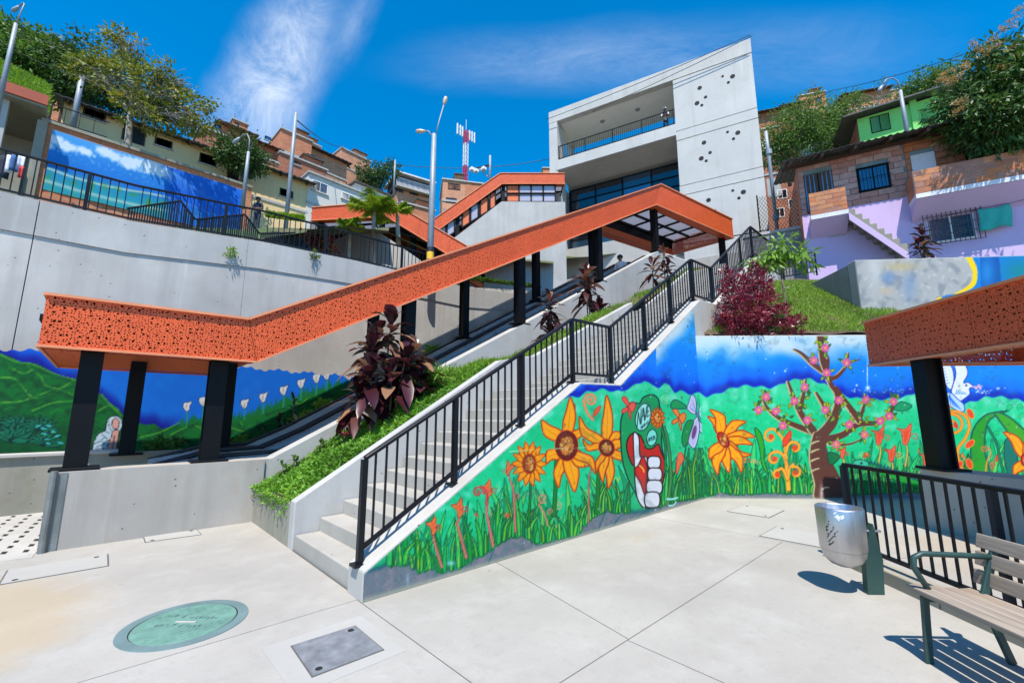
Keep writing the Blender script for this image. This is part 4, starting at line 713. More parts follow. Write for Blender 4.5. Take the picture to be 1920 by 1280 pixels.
def paint_back(a, A, Zc):
    ed = base_layers(a, lambda s: (BWH-Zc)*48); a.field(np.exp(-(ed/4.0)**2)*0.7, (20, 96, 100))
    def c(*q): return [(1390+x/3.88, 620+y/3.88) for x, y in q]
    back_growth(a, 1325, 1530, 44, 7); back_growth(a, 1585, 1760, 50, 8); back_growth(a, 1770, 1960, 40, 9)
    grass_band(a, 1320, 1520, 90, 30, 76, 11); grass_band(a, 1590, 1760, 60, 30, 70, 12); grass_band(a, 1770, 1960, 40, 40, 95, 13)
    O = lambda x, y: (1140+x/4, 640+y/4)
    flower(a, 1356, 824, 8, 15, [(1327, 780, 15, 0.1), (1331, 767, 22, 0.18), (1399, 790, 20, -0.18), (1416, 819, 19, -0.14), (1411, 833, 17, -0.1), (1408, 852, 17, 0.16), (1390, 886, 20, -0.16), (1367, 886, 19, 0.0), (1346, 890, 20, 0.12), (1330, 860, 20, 0.1)], -32, (200, 40, 20))
    a.poly(c((95, 710), (140, 740), (165, 830), (165, 930), (195, 1040), (150, 980), (130, 850)), (40, 160, 40), (14, 84, 60), 1.6)
    # orange curling plant
    YO = (248, 170, 50); a.stroke(c((345, 1150), (330, 1000), (320, 870), (330, 800)), 6, 4, YO, (210, 110, 30), 0.8)
    for (x, y, r_, sg, st, tl) in ((215, 768, 15, -1, 5.2, ((318, 830), (290, 770), (250, 725))), (240, 930, 13, -1, 5.0, ((325, 960), (300, 900), (260, 875))), (388, 850, 11, 1, 4.2, ((325, 880), (340, 830), (370, 805))), (392, 1030, 12, 1, 4.2, ((340, 1080), (345, 1010), (375, 970))), (262, 1045, 9, -1, 5, ((335, 1080), (310, 1020), (290, 1000)))):
        a.spiral(*c((x, y))[0], r_, 1.1, 3.6, YO, st, c(*tl), sg, (210, 110, 40)); a.ell(*c((x, y))[0], 5, 5.5, (226, 70, 30), None)
    a.poly(c((305, 840), (305, 790), (355, 725), (362, 770), (335, 820)), (236, 70, 40), (170, 50, 30), 1.4)
    # tree
    BR, LT = (96, 56, 46), (196, 176, 130)
    def br(w0, w1, *q): a.stroke([(x-2.2, y+0.6) for x, y in c(*q)], w0+1, w1+1, LT); a.stroke(c(*q), w0, w1, BR)
    br(12, 3, (540, 740), (400, 690), (270, 630), (190, 560), (155, 490)); br(14, 4, (520, 720), (440, 610), (385, 490), (340, 370)); br(9, 3, (430, 560), (455, 450), (470, 355)); br(11, 4, (640, 610), (600, 540), (545, 450))
    br(14, 4, (620, 790), (740, 755), (850, 680), (1000, 665), (1090, 590), (1110, 480)); br(13, 5, (860, 650), (770, 530), (690, 410)); br(7, 4, (870, 620), (905, 500)); br(10, 2, (640, 350), (700, 330), (765, 250), (780, 160)); br(5, 2, (760, 240), (860, 208)); br(11, 3, (610, 300), (520, 240), (440, 165), (385, 135)); br(5, 2, (640, 820), (780, 825), (890, 780))
    T = c((525, 750), (500, 880), (505, 980), (535, 1110), (545, 1225), (755, 1225), (735, 1110), (690, 1010), (640, 910), (618, 790), (690, 690), (722, 570), (720, 480), (660, 370), (640, 290), (640, 200), (600, 120), (602, 20), (552, 20), (565, 150), (575, 230), (605, 310), (640, 400), (682, 470), (668, 570), (620, 660), (560, 725))
    a.poly([(x-2.5, y) for x, y in T], LT); a.poly(T, BR, None); 
    for y in (800, 860, 925, 1000): a.stroke(c((510, y+20), (535, y+8), (565, y)), 4, 2, LT)
    a.stroke(c((590, 1150), (610, 1138), (635, 1138)), 4, 2, LT); a.spray(1540, 925, 3, 14, (220, 220, 220), 0.7)
    FL = [(610, 125), (525, 215), (765, 230), (620, 305), (460, 410), (385, 510), (180, 480), (125, 575), (250, 585), (480, 650), (300, 690), (610, 575), (710, 505), (905, 500), (1105, 515), (1010, 655), (1075, 620), (785, 680), (690, 825), (895, 755)]
    r = random.Random(8)
    for (x, y) in FL+[(580, 60), (440, 510), (880, 640), (690, 620), (330, 640), (170, 520)]:
        px, py = c((x, y))[0]
        for k in range(7): an = r.random()*6.28; q = r.uniform(9, 19); a.petal((px+q*0.45*math.cos(an), py+q*0.45*math.sin(an)), (px+q*math.cos(an), py+q*math.sin(an)), 4.6, r.choice([(176, 196, 36), (150, 186, 30), (196, 206, 50), (26, 110, 70)]), (60, 90, 30), 0.1, 0.8)
    for i, (x, y) in enumerate(FL):
        px, py = c((x, y))[0]; cl = (236, 110, 176) if i < 18 else (236, 150, 130)
        for k in range(8): an = k*0.785+i; a.petal((px+1.5*math.cos(an), py+1.5*math.sin(an)), (px+8.4*math.cos(an), py+8.4*math.sin(an)), 4.2, cl, (200, 70, 130), 0, 0.7)
        a.ell(px, py, 2.2, 2.2, (240, 170, 60), None)
    a.poly(c((1110, 560), (1160, 515), (1240, 545), (1190, 580), (1130, 580)), (18, 150, 96), (10, 70, 60), 1.4); a.poly(c((625, 900), (650, 880), (715, 910), (680, 960), (640, 965)), (16, 110, 60), (8, 60, 50), 1.4)
    for q in ((735, 890, 0.9), (1000, 770, 1.5), (1090, 900, 1.3), (1195, 760, 1.7), (1340, 930, 1.2)):
        x, y, sc = q; px, py = c((x, y))[0]; a.stroke([(px-1, py+48*sc*0.7), (px+3, py+30*sc*0.6), (px, py+10)], 3, 2, (214, 196, 90), (60, 100, 50)); a.poly([(px-3*sc, py+9*sc), (px-5*sc, py-4*sc), (px-10*sc, py-8*sc), (px-1*sc, py-7*sc), (px+6*sc, py-13*sc), (px+5*sc, py-1*sc), (px+2*sc, py+9*sc)], (236, 74, 44), (170, 36, 36), 1.3, c2=(244, 130, 90)); a.spiral(px+10*sc, py+2*sc, 5*sc, 1.2, 2, (200, 80, 70), 3.1)
    a.stroke(c((840, 975), (930, 985), (1040, 1020), (1160, 1070), (1330, 1130)), 15, 13, (30, 160, 50), (12, 80, 60), 1.2); a.ell(*c((868, 968))[0], 15, 8.5, (60, 190, 150), (12, 80, 70), 1.6, 4); a.ell(*c((872, 962))[0], 2.4, 2.2, (20, 60, 50), None); a.ell(*c((925, 1010))[0], 6, 8, (120, 190, 50), (20, 90, 60), 1)
    for k in range(16): px, py = c((935+k*24, 955+k*8.6))[0]; a.poly([(px-2, py+3), (px+3, py-5), (px+4, py+4)], (14, 100, 90), None)
    # white bird, vines and big leaves beyond the column
    def e(*q): return [(1700+x/5.12, 660+y/5.12) for x, y in q]
    a.poly(e((250, 0), (330, 40), (440, 160), (445, 330), (400, 350), (340, 240), (280, 120)), (222, 232, 246), (30, 60, 170), 1.8); a.poly(e((430, 0), (540, 80), (585, 200), (545, 290), (590, 290), (640, 330), (600, 350), (605, 400), (560, 440), (500, 470), (430, 390), (440, 320), (470, 200)), (228, 234, 246), (30, 60, 170), 1.8)
    a.poly(e((335, 405), (420, 390), (490, 450), (545, 500), (552, 560), (500, 570), (420, 520), (350, 470)), (176, 212, 246), (30, 70, 180), 1.6)
    for k in range(8): a.stroke(e((410, 405+k*3), (380+k*20, 480+k*10)), 1.6, 1.2, (40, 110, 220)); a.stroke(e((290+k*9, 110+k*28), (345+k*9, 100+k*28)), 1.8, 1, (60, 140, 230))
    for k in range(6): a.stroke(e((470+k*17, 400), (480+k*17, 360+k*6)), 2.2, 1.4, (70, 150, 225))
    a.ell(*e((570, 318))[0], 2.2, 2, (30, 50, 120), None); a.stroke(e((620, 330), (680, 335), (720, 325)), 2.2, 1.4, (240, 190, 210)); 
    for q in ((690, 320), (705, 345), (665, 345)): a.ell(*e(q)[0], 2.6, 2.2, (240, 170, 200), None)
    for k in range(26): a.spray(1835+rnd.uniform(-6, 24)*1.0, 734+rnd.uniform(-3, 4), 1.2, 0.9, (220, 240, 250), 0.8); a.spray(1690+rnd.uniform(-95, 20), 732+rnd.uniform(-4, 4), 1.2, 1.0, (225, 245, 250), 0.7)
    for q in ((1627, 727, 4, 4), (1472, 695, 2, 2), (1606, 722, 2, 2), (1626, 700, 0.9, 26), (1871, 728, 3, 2)): a.spray(*q, (235, 248, 255), 0.95)
    a.poly(e((640, 1230), (610, 900), (640, 730), (740, 610), (850, 575), (980, 560), (880, 600), (790, 660), (755, 780), (750, 950), (790, 1180)), (40, 150, 40), (10, 84, 70), 2, c2=(20, 110, 80)); a.poly(e((840, 585), (930, 590), (1060, 680), (1200, 850), (1230, 1200), (1100, 1000), (960, 760)), (60, 160, 40), (10, 84, 70), 2, c2=(16, 110, 84)); a.poly(e((940, 860), (1010, 830), (1060, 980), (1040, 1130), (990, 1200), (940, 1050)), (20, 110, 96), (10, 70, 70), 1.6)
    VO = (248, 156, 40); a.stroke(e((560, 1180), (500, 1050), (490, 930), (560, 830), (600, 720), (570, 620), (480, 570), (390, 575)), 5, 4, VO, (190, 90, 30), 0.9); a.spiral(*e((440, 700))[0], 21, 1.5, 4.2, VO, 4.6, e((390, 625),), 1, (190, 90, 30)); a.ell(*e((470, 700))[0], 4, 7, (220, 60, 34), None, 1, -20)
    for q in ((610, 590, -30), (605, 880, 50), (600, 1070, -20), (500, 1085, 40), (385, 550, 20)): a.ell(*e(q[:2])[0], 5.5, 10, (236, 70, 36), (240, 150, 40), 1.2, q[2])
    for q in ((990, 530), (1090, 525), (1110, 610), (860, 780), (900, 870)): a.spiral(*e(q)[0], 7, 1.6, 1.8, (20, 150, 70), 2)
    a.stroke(e((780, 720), (860, 880), (900, 1050), (940, 1190)), 4, 3, (20, 120, 80), (8, 70, 60), 0.8); a.stroke(e((755, 1160), (770, 1050), (805, 960), (770, 900)), 3, 2.4, (224, 140, 70)); a.spiral(*e((740, 920))[0], 7, 1.3, 2.6, (200, 110, 60), 0); a.spiral(*e((830, 1080))[0], 6, 1.3, 2.6, (200, 110, 60), 3)
    flower(a, *e((1150, 1030))[0], 10, 12, [(1881, 809, 20, 0.1), (1900, 890, 20, 0.1), (1935, 800, 22, 0), (1950, 880, 20, 0)], 0, (220, 50, 30))
    weather(a, 61, 240); a.field(smoothstep(0.04, 0.0, Zc)*0.7, (176, 178, 150)); a.field(smoothstep(0.05, 0.0, BWH-Zc), (210, 212, 208))
def paint_left(a, A, Zc):
    n1, n2, n3 = a.noise(0.04, 21), a.noise(0.11, 22), a.noise(0.3, 23)
    HL = np.array([(-400, 600), (0, 662), (20, 669), (39, 679), (64, 681), (78, 686), (98, 698), (117, 708), (143, 710), (184, 735), (205, 755), (221, 765), (230, 776), (258, 792), (273, 796), (289, 794), (303, 804), (342, 795), (383, 785), (446, 787), (487, 774), (529, 760), (571, 743), (612, 730), (671, 720), (800, 700)]); hz = np.interp(a.U, HL[:, 0], HL[:, 1]); up = hz-a.V
    a.C[:] = (0, 108, 222); a.field(0.35*n1, (10, 140, 238)); a.field(0.3*n2, (0, 88, 205)); dk = smoothstep(355, 300, a.U); a.field(dk*smoothstep(34, 2, up+8*n1), (10, 22, 140)); 
    g_ = smoothstep(-1.5, 1.5, -up); a.field(g_, (8, 100, 44)); a.field(g_*0.6*n1, (20, 128, 54)); a.field(g_*0.7*smoothstep(0.45, 0.85, n2), (4, 66, 38)); a.field(g_*0.5*smoothstep(0.6, 0.9, n3), (10, 84, 40)); a.field(g_*smoothstep(40, 150, -up)*dk*0.5, (6, 70, 44))
    r = random.Random(2)
    ridges = [[(0, 708), (30, 712), (60, 745), (90, 740), (130, 722), (145, 718)], [(0, 755), (40, 752), (80, 738), (110, 730), (140, 742)], [(50, 685), (75, 705), (85, 722), (110, 728), (140, 712)], [(60, 770), (100, 755), (140, 752)], [(20, 690), (45, 700), (65, 690)], [(185, 770), (205, 760), (222, 770)], [(190, 740), (212, 765), (228, 780)], [(0, 665), (30, 678), (60, 683), (100, 700), (140, 712)], [(262, 820), (300, 810), (340, 790)], [(280, 840), (320, 815), (350, 800)]]
    for q in ridges:
        a.stroke([(x, y+5) for x, y in q], 9, 7, (6, 84, 44), alpha=0.55, soft=4); a.stroke(q, 3.2, 2, (70, 160, 50), alpha=0.7, soft=1.5); a.stroke([(x+1, y-1) for x, y in q], 1.2, 0.8, (130, 190, 60), alpha=0.6)
    for q in ([(366, 797), (385, 805), (400, 802)], [(420, 797), (445, 805), (466, 811)], [(440, 786), (450, 790), (455, 797)], [(550, 750), (562, 757), (585, 742), (612, 750), (640, 738)], [(618, 765), (640, 745)]): a.stroke(q, 1.8, 1, (120, 190, 40), alpha=0.8)
    for k in range(70): x = r.uniform(0, 300); y0 = float(np.interp(x, HL[:, 0], HL[:, 1])); y = y0+r.uniform(12, 120); a.stroke([(x-14, y+4), (x, y-r.uniform(0, 6)), (x+16, y+r.uniform(0, 8))], 3.5, 1, r.choice([(4, 64, 36), (30, 130, 50), (6, 78, 42)]), alpha=0.55, soft=1.6)
    for (x, y, sc, n) in ((30, 800, 1.0, 9), (25, 820, 1.1, 8), (75, 800, 0.9, 9), (85, 828, 0.9, 8)):
        for k in range(n):
            an = math.pi*(1.05+0.9*k/(n-1)); t = (x+40*sc*math.cos(an), y+32*sc*math.sin(an)*0.9+4); a.petal((x, y+6), t, 9*sc, (20, 120, 84), (6, 52, 50), 0.08, 1.6)
    for (x, y) in ((82, 803), (83, 813), (88, 823), (91, 831), (100, 809), (107, 817), (114, 830), (72, 798), (92, 798)): a.ell(x, y, 6, 2.3, (70, 190, 180), (6, 60, 56), 1, r.uniform(-20, 20))
    for k in range(90):
        x = 340+k*3.7; y = float(np.interp(x, HL[:, 0], HL[:, 1])); a.blade(x, y+4, r.uniform(8, 24), r.uniform(-7, 9), 3.6, (14, 112, 54), None)
    for (x, y) in ((350, 762), (380, 752), (427, 753), (458, 757), (493, 745), (531, 732), (564, 719), (593, 709), (612, 703), (654, 704), (672, 700)):
        yb = float(np.interp(x, HL[:, 0], HL[:, 1])); a.stroke([(x, yb+3), (x+1, y+12), (x, y+5)], 3.2, 2.4, (40, 140, 110)); a.poly([(x-2, y+8), (x-7, y-1), (x-5, y-7), (x+3, y-8), (x+9, y-11), (x+6, y), (x+3, y+8)], (222, 226, 232), (40, 60, 110), 1.1); a.stroke([(x, y+6), (x, y-4)], 1.3, 1, (150, 130, 80))
    # shawled figure
    def c(*q): return [(x/5.12, 620+y/5.12) for x, y in q]
    a.poly(c((895, 1165), (905, 1060), (945, 990), (1010, 950), (1030, 860), (1075, 820), (1150, 830), (1175, 900), (1150, 960), (1090, 1000), (1050, 1100), (1060, 1165)), (196, 216, 226), (20, 40, 50), 1.6); a.ell(*c((1110, 890))[0], 7, 10, (224, 164, 152), (60, 40, 44), 1.2); a.poly(c((1020, 1140), (1075, 1000), (1085, 960), (1140, 955), (1130, 1060), (1110, 1145)), (222, 160, 146), (40, 40, 44), 1.2)
    for q in (((905, 1080), (960, 1060), (1000, 1020)), ((930, 1110), (990, 1090), (1030, 1050)), ((980, 990), (1030, 1040), (1040, 1060)), ((910, 1130), (1000, 1130)), ((1040, 870), (1050, 920), (1070, 960)), ((1000, 960), (1050, 980)), ((1095, 940), (1125, 942)), ((1075, 1140), (1098, 1010))): a.stroke(c(*q), 1.4, 1, (24, 50, 66))
    t = np.interp(a.U, [-400, 0, 75, 210, 560, 700], [600, 626, 633, 640, 676, 684]); bare = smoothstep(5, -5, a.V-t+6*(n2-0.5)); a.field(bare, (166, 172, 176))
for ob in (mw, bw, rw): ob.matrix_basis
sheet('mural', mw, (1.875, WY, 0.004), (1, 0, 0), (0, -1, 0), 7.082, 4.0, 0.0118, lambda A: lerp_np(PROF, A+1.875)-0.03, paint_stairs)
sheet('mural', bw, tuple(BW0+BWD*0.001+Vector((0, 0, 0.004))), tuple(BWD), tuple(BWN), 6.6, BWH-0.02, 0.0145, lambda A: np.full(A.shape, BWH-0.02), paint_back)
sheet('mural', rw, (-4.0, 12, 0.5), (1, 0, 0), (0, -1, 0), 9.9, 2.75, 0.021, lambda A: np.clip(2.36+0.03*np.sin(A*9)+0.02*np.sin(A*31)-0.02*A, 0, 2.7), paint_left)
# ------------------------------------------------------------------ hillside and lawn
def hill_z(t, d): 
    r = 0.45 if t < -0.3 else (0.45-(t+0.3)/0.3*0.11 if t < 0 else 0.335)
    z = EYE+r*min(d, 17)
    if d > 17: z += (d-17)*(0.5 if t > 0.25 else 0.45)
    return z-0.25
hm = MB(); TT = [(-3.0+6.0*i/60) for i in range(61)]; DD = [9+0.9*k+0.052*k*k for k in range(46)]; hh = Vector((math.cos(AZ), math.sin(AZ), 0))
for t in TT:
    for d in DD:
        p = hh*d+RT*t*d; hm.v.append((p.x, p.y, hill_z(t, d)+0.25*math.sin(p.x*0.9)*math.sin(p.y*0.8)))
for i in range(60):
    for k in range(45):
        a = i*46+k; q = [a, a+46, a+47, a+1]
        if all((hm.v[j][1] > 12.45 and (hm.v[j][0] < 9.5 or hm.v[j][1] > 15.8)) or (hm.v[j][0] > 24 and hm.v[j][1] > -60) or (hm.v[j][0]+hm.v[j][1] > 17.3 and hm.v[j][1] < 3.4) for j in q): hm.f.append(tuple(q))
def hillmat():
    t = NT('hill_cover'); n = t.noise(0.6, 6, 0.65); n2 = t.noise(5, 5, 0.6); c = t.mix(t.ramp(n, 0.4, 0.6), (0.05, 0.10, 0.02), (0.16, 0.11, 0.065)); t.col(t.mix(t.ramp(n2, 0.35, 0.7), c, (0.03, 0.06, 0.012))); t.bump(n2, 0.8, 0.15); t.done(0.95)
hillmat(); structure(hm.build('hillside', 'hill_cover', None, True))
def lawn_z(q): return 3.2+0.62*q
lw_ = MB(); NQ = 20
for i in range(41):
    for j in range(NQ+1):
        s = -0.6+6.2*i/40; q = 0.27+3.8*j/NQ; p = BW0+BWD*s-BWN*q; lw_.v.append((p.x, p.y, lawn_z(q)-0.02+0.04*math.sin(p.x*4)*math.sin(p.y*5)))
for i in range(40):
    for j in range(NQ):
        a = i*(NQ+1)+j
        if lw_.v[a][1] < 3.92: lw_.f.append((a, a+NQ+1, a+NQ+2, a+1))
structure(lw_.build('lawn', 'soil', None, True))

class Fac:
    """a house front: origin on the facade, u to the right along it, z up; local y runs into the building"""
    def __init__(s, px, py, depth, az): s.o = at(px, py, depth); s.a = R(az); s.u = Vector((math.cos(s.a), math.sin(s.a), 0)); s.n = Vector((s.u.y, -s.u.x, 0))
    def uz(s, px, py, off=0.0): q = on_plane(px, py, s.o+s.n*off, s.n)-s.o; return q.dot(s.u), q.z
    def root(s, name, label, cat, group=None): return thing(name, label, cat, s.o, s.a, group)
def window(par, s0, s1, z0, z1, y=0.0, mat='blue_glass', frame='black_steel', bars=1, fw=0.05, cols=2, name='window', sill=False):
    o = MB().box(s0, s1, y-0.03, y+0.1, z0, z0+fw).box(s0, s1, y-0.03, y+0.1, z1-fw, z1).box(s0, s0+fw, y-0.029, y+0.1, z0+fw, z1-fw).box(s1-fw, s1, y-0.029, y+0.1, z0+fw, z1-fw).build(name, frame, par)
    for k in range(cols):
        a = s0+fw+(s1-s0-2*fw)*k/cols; b = s0+fw+(s1-s0-2*fw)*(k+1)/cols; MB().box(a+0.012, b-0.012, y+0.0, y+0.02, z0+fw, z1-fw).build('pane', mat if isinstance(mat, str) else mat[k % len(mat)], o)
        if k: MB().box(a-0.02, a+0.02, y-0.025, y+0.06, z0+fw, z1-fw).build('mullion', frame, o)
    if sill: MB().box(s0-0.08, s1+0.08, y-0.1, y+0.05, z0-0.08, z0).build('sill', 'concrete', o)
    return o

# ------------------------------------------------------------------ concrete community building
B = Fac(1443, 430, 22, -72.5); bd = B.root('concrete_building', 'tall grey concrete building with round holes, balcony and dark glazing', 'building')
L0, L1, LM = -12.8, 0.0, -4.35; DP = 3.9; FC = 'facade_concrete'
def bb(nm, mat, *q, par=None): return MB().box(*q).build(nm, mat, par or bd)
# solid right panel; near-black discs colour in the shaded depth of its holes
HOLES = []
for zc in (0.0, -3.62, -7.25):
    for (s, z, r_) in ((-2.84, 9.65, 0.115), (-2.56, 8.92, 0.085), (-3.05, 8.70, 0.125), (-2.8, 8.47, 0.075), (-1.57, 9.90, 0.065), (-1.06, 9.68, 0.12), (-1.30, 9.38, 0.075)): HOLES.append((s, z+zc, r_))
for (z0, z1, nm) in ((7.26, 10.78, 0), (3.66, 6.62, 1), (0.0, 3.04, 2), (-5, -0.04, 3)):
    p = bevel(bb('wall_panel', FC, LM+0.012, L1, 0, 0.35, z0+0.012, z1-0.012), 0.012)
for (z0, z1) in ((6.64, 7.24), (3.06, 3.64)): bevel(bb('floor_band', FC, LM, L1+0.003, -0.004, 0.35, z0, z1), 0.012)
bevel(bb('roof_beam', FC, L0-0.02, L1+0.01, -0.012, 0.45, 10.80, 11.72), 0.015)
hm_ = {}
for (s, z, r_) in HOLES:
    if r_ not in hm_: hm_[r_] = MB().lathe([(r_+0.012, -0.001), (r_+0.012, -0.007), (r_, -0.006), (r_*0.97, -0.0015), (0.0, -0.0015)], 20).mesh('dark_disc', 'dark_void')
    link('dark_disc', hm_[r_], bd, mtx=Matrix.Translation((s, 0, z)) @ Matrix.Rotation(R(-90), 4, 'X'))
bb('core', FC, LM, L1-0.02, 0.352, 9.0, -5, 11.6); bb('left_pier', FC, L0, L0+0.62, 0.0, 1.4, -5, 10.79); bb('left_wall', FC, L0, L0+0.35, 1.41, 3.0, -5, 6.6)
bb('roof_slab', 'ceiling_white', L0+0.02, LM, 0.46, DP, 10.95, 11.65); bb('back_pier', FC, L0, L0+0.4, DP-0.6, DP, 7.3, 10.94)
ceil = bb('ceiling', 'ceiling_white', L0+0.62, LM, 0.46, DP-0.1, 10.88, 10.94)
for (s, y) in ((-9.4, 1.7), (-6.9, 1.7)): MB().lathe([(0.0, -0.05), (0.14, -0.05), (0.17, 0.0), (0.17, 0.02)], 18, (s, y, 10.86)).build('ceiling_lamp', 'galvanised', ceil)
bevel(bb('balcony_edge', FC, L0+0.5, LM+0.02, -0.03, 0.25, 7.02, 7.78), 0.015); bb('balcony_slab', 'pale_concrete', L0+0.63, LM, 0.252, DP, 7.45, 7.7)
MB().prism([(L0+0.62, 0.26, 7.02), (L0+0.62, 3.0, 6.42), (L0+0.62, 3.0, 7.44), (L0+0.62, 0.26, 7.44)], (LM-L0-0.62, 0, 0)).build('balcony_soffit', 'pale_concrete', bd)
bb('back_wall', 'facade_concrete', L0+0.62, LM, 2.2, 2.5, -5, 6.3)
gz = bb('curtain_wall', 'void_glass', L0+0.7, LM, 2.05, 2.15, 1.6, 6.34); gy = 1.98
g0, g1 = L0+0.7, LM-0.01; zs = [1.6, 2.5, 3.35, 4.1, 4.75, 5.45, 6.32]; ss = [g0+(g1-g0)*k/4 for k in range(5)]
rg = random.Random(12)
for i in range(4):
    for j in range(6):
        op = (j == 3 and i in (0, 1, 2)); m = 'pale_glass' if op else rg.choice(['dark_glass', 'void_glass', 'void_glass', 'dark_glass', 'blue_glass'])
        a, b = ss[i]+0.04, ss[i+1]-0.04
        if j == 3:
            mid = a+(b-a)*0.52; MB().box(a, mid-0.03, gy, gy+0.02, zs[j]+0.04, zs[j+1]-0.04).build('pane', m, gz); MB().box(mid+0.03, b, gy, gy+0.02, zs[j]+0.04, zs[j+1]-0.04).build('pane', 'void_glass', gz)
        else: MB().box(a, b, gy, gy+0.02, zs[j]+0.03, zs[j+1]-0.03).build('pane', m, gz)
for s in ss: bb('mullion', 'black_steel', s-0.05, s+0.05, gy-0.06, gy+0.06, 1.6, 6.32, par=gz)
for z in zs: bb('transom', 'black_steel', g0, g1, gy-0.05, gy+0.05, z-0.04, z+0.04, par=gz)
bb('plinth', 'pale_concrete', L0+0.6, LM, 1.2, 2.1, -5, 1.6); bb('lower_band', 'pale_concrete', L0+0.62, L1-0.5, -0.10, 1.0, -5, -1.0)
for k in range(-2, 60):
    s = L0+0.7+k*0.128
    if s < L0+0.66 or s > LM-0.05: continue
    if k == -2 or 'bm' not in hm_: hm_['bm'] = MB().box(-0.011, 0.011, -0.011, 0.011, 0, 1.0).mesh('baluster', 'rail_paint')
    link('baluster', hm_['bm'], bd, (s, 0.1, 7.86))
for z in (7.9, 8.86): bb('balcony_rail', 'rail_paint', L0+0.64, LM-0.01, 0.075, 0.125, z-0.025, z+0.025)
for k in range(5): s = L0+0.7+(LM-L0-0.8)*k/4; bb('balcony_post', 'rail_paint', s-0.03, s+0.03, 0.07, 0.13, 7.78, 8.88)
MB().tube([(0.35, -0.1, -3), (0.30, -0.1, 4.6), (0.28, -0.1, 5.6)], 0.09, 10).build('drain_pipe', 'galvanised', bd, True)
for z in (0.4, 4.2): MB().lathe([(0.1, 0), (0.15, 0.02), (0.15, 0.28), (0.1, 0.3)], 12, (0.33, -0.1, z)).build('pipe_collar', 'galvanised', bd)

# ------------------------------------------------------------------ upper canopies (second and third flights)
IMG = AZ-math.pi/2
def zat(px, py, d): return at(px, py, d).z
def lat(px, d, py=400): p = at(px, py, d); return Vector((p.x, p.y, 0)).dot(RT)
d2 = 20.0; o2 = at(585, 390, d2); X2 = lambda px: lat(px, d2)-lat(585, d2)
canopy('escalator_canopy', 'peaked orange canopy above the long street railing, behind the palm', (o2.x, o2.y, 0), IMG, [(0, 0, 10.95, 11.62), (X2(732), 0, 11.15, 11.95, X2(726)), (X2(905), 0, 8.25, 9.20, X2(900))], 3.0, [(0.35, 0.3, 8.6, 11.1), (X2(715), 0.3, 8.6, 11.3), (X2(775), 0.3, 8.0, 10.4), (X2(815), 0.3, 8.0, 9.9), (X2(715), 2.7, 8.6, 11.3), (X2(775), 2.7, 8, 10.4)], 1.9, (True, False))
sw = thing('escalator_side_wall', 'pale gable-shaped concrete wall under the peaked orange canopy', 'wall', (o2.x, o2.y, 0), IMG)
MB().prism([(X2(620), -0.9, 7.0), (X2(630), -0.9, zat(630, 470, d2)), (X2(700), -0.9, zat(700, 442, d2)), (X2(720), -0.9, zat(720, 446, d2)), (X2(800), -0.9, zat(800, 500, d2)), (X2(850), -0.9, 6.6)], (0, 0.3, 0)).build('body', 'pale_concrete', sw)
d3 = 26.0; o3 = at(815, 410, d3); X3 = lambda px: lat(px, d3)-lat(815, d3)
canopy('escalator_canopy', 'glazed orange canopy climbing to the side of the concrete building', (o3.x, o3.y, 0), IMG, [(0, 0, 12.9, 13.86), (X3(937), 0, 16.25, 16.98, X3(941)), (X3(1060), 0, 16.25, 16.98)], 3.2, [(X3(900), 0.3, 13.5, 15.2), (X3(943), 0.3, 14.5, 16.4), (X3(857), 0.3, 12, 14.2)], 1.9, (False, False))
s3 = thing('escalator_side_wall', 'sloping concrete wall under the glazed orange canopy', 'wall', (o3.x, o3.y, 0), IMG)
MB().prism([(X3(840), 0.06, 8), (X3(840), 0.06, zat(840, 455, d3)), (X3(940), 0.06, zat(945, 377, d3)), (X3(1060), 0.06, zat(1030, 378, d3)), (X3(1060), 0.06, 8)], (0, 0.3, 0)).build('body', 'concrete', s3)
gl = thing('window_band', 'band of framed panes between the glazed canopy and its wall', 'window', (o3.x, o3.y, 0), IMG)
def g3(px0, px1, t0, b0, t1, b1, mat): 
    p = [(X3(px0), 0.16, zat(px0, b0, d3)), (X3(px1), 0.16, zat(px1, b1, d3)), (X3(px1), 0.16, zat(px1, t1, d3)), (X3(px0), 0.16, zat(px0, t0, d3))]; MB().prism(p, (0, 0.02, 0)).build('pane', mat, gl)
    f = MB()
    for a, b in zip(p, p[1:]+p[:1]): f.bar(Vector(a)-Vector((0, 0.03, 0)), Vector(b)-Vector((0, 0.03, 0)), 0.09, 0.09)
    f.build('frame', 'black_steel', gl)
for k in range(4):
    a, b = 950+k*23, 973+k*23
    for (t, m) in ((345, 361), (361, 377)): g3(a, b, t, m, t, m, 'pale_glass' if k else 'orange_frame')
for (a, b, off) in ((822, 836, 0), (838, 852, 0), (866, 880, 0), (882, 896, 0), (900, 914, 1), (918, 928, 1)):
    sl = lambda x: 418-(x-840)*0.64; g3(a, b, sl(a)-6, sl(a)+24, sl(b)-6, sl(b)+24, ('pale_glass' if not off else 'orange_frame') if a != 866 else 'orange_frame')

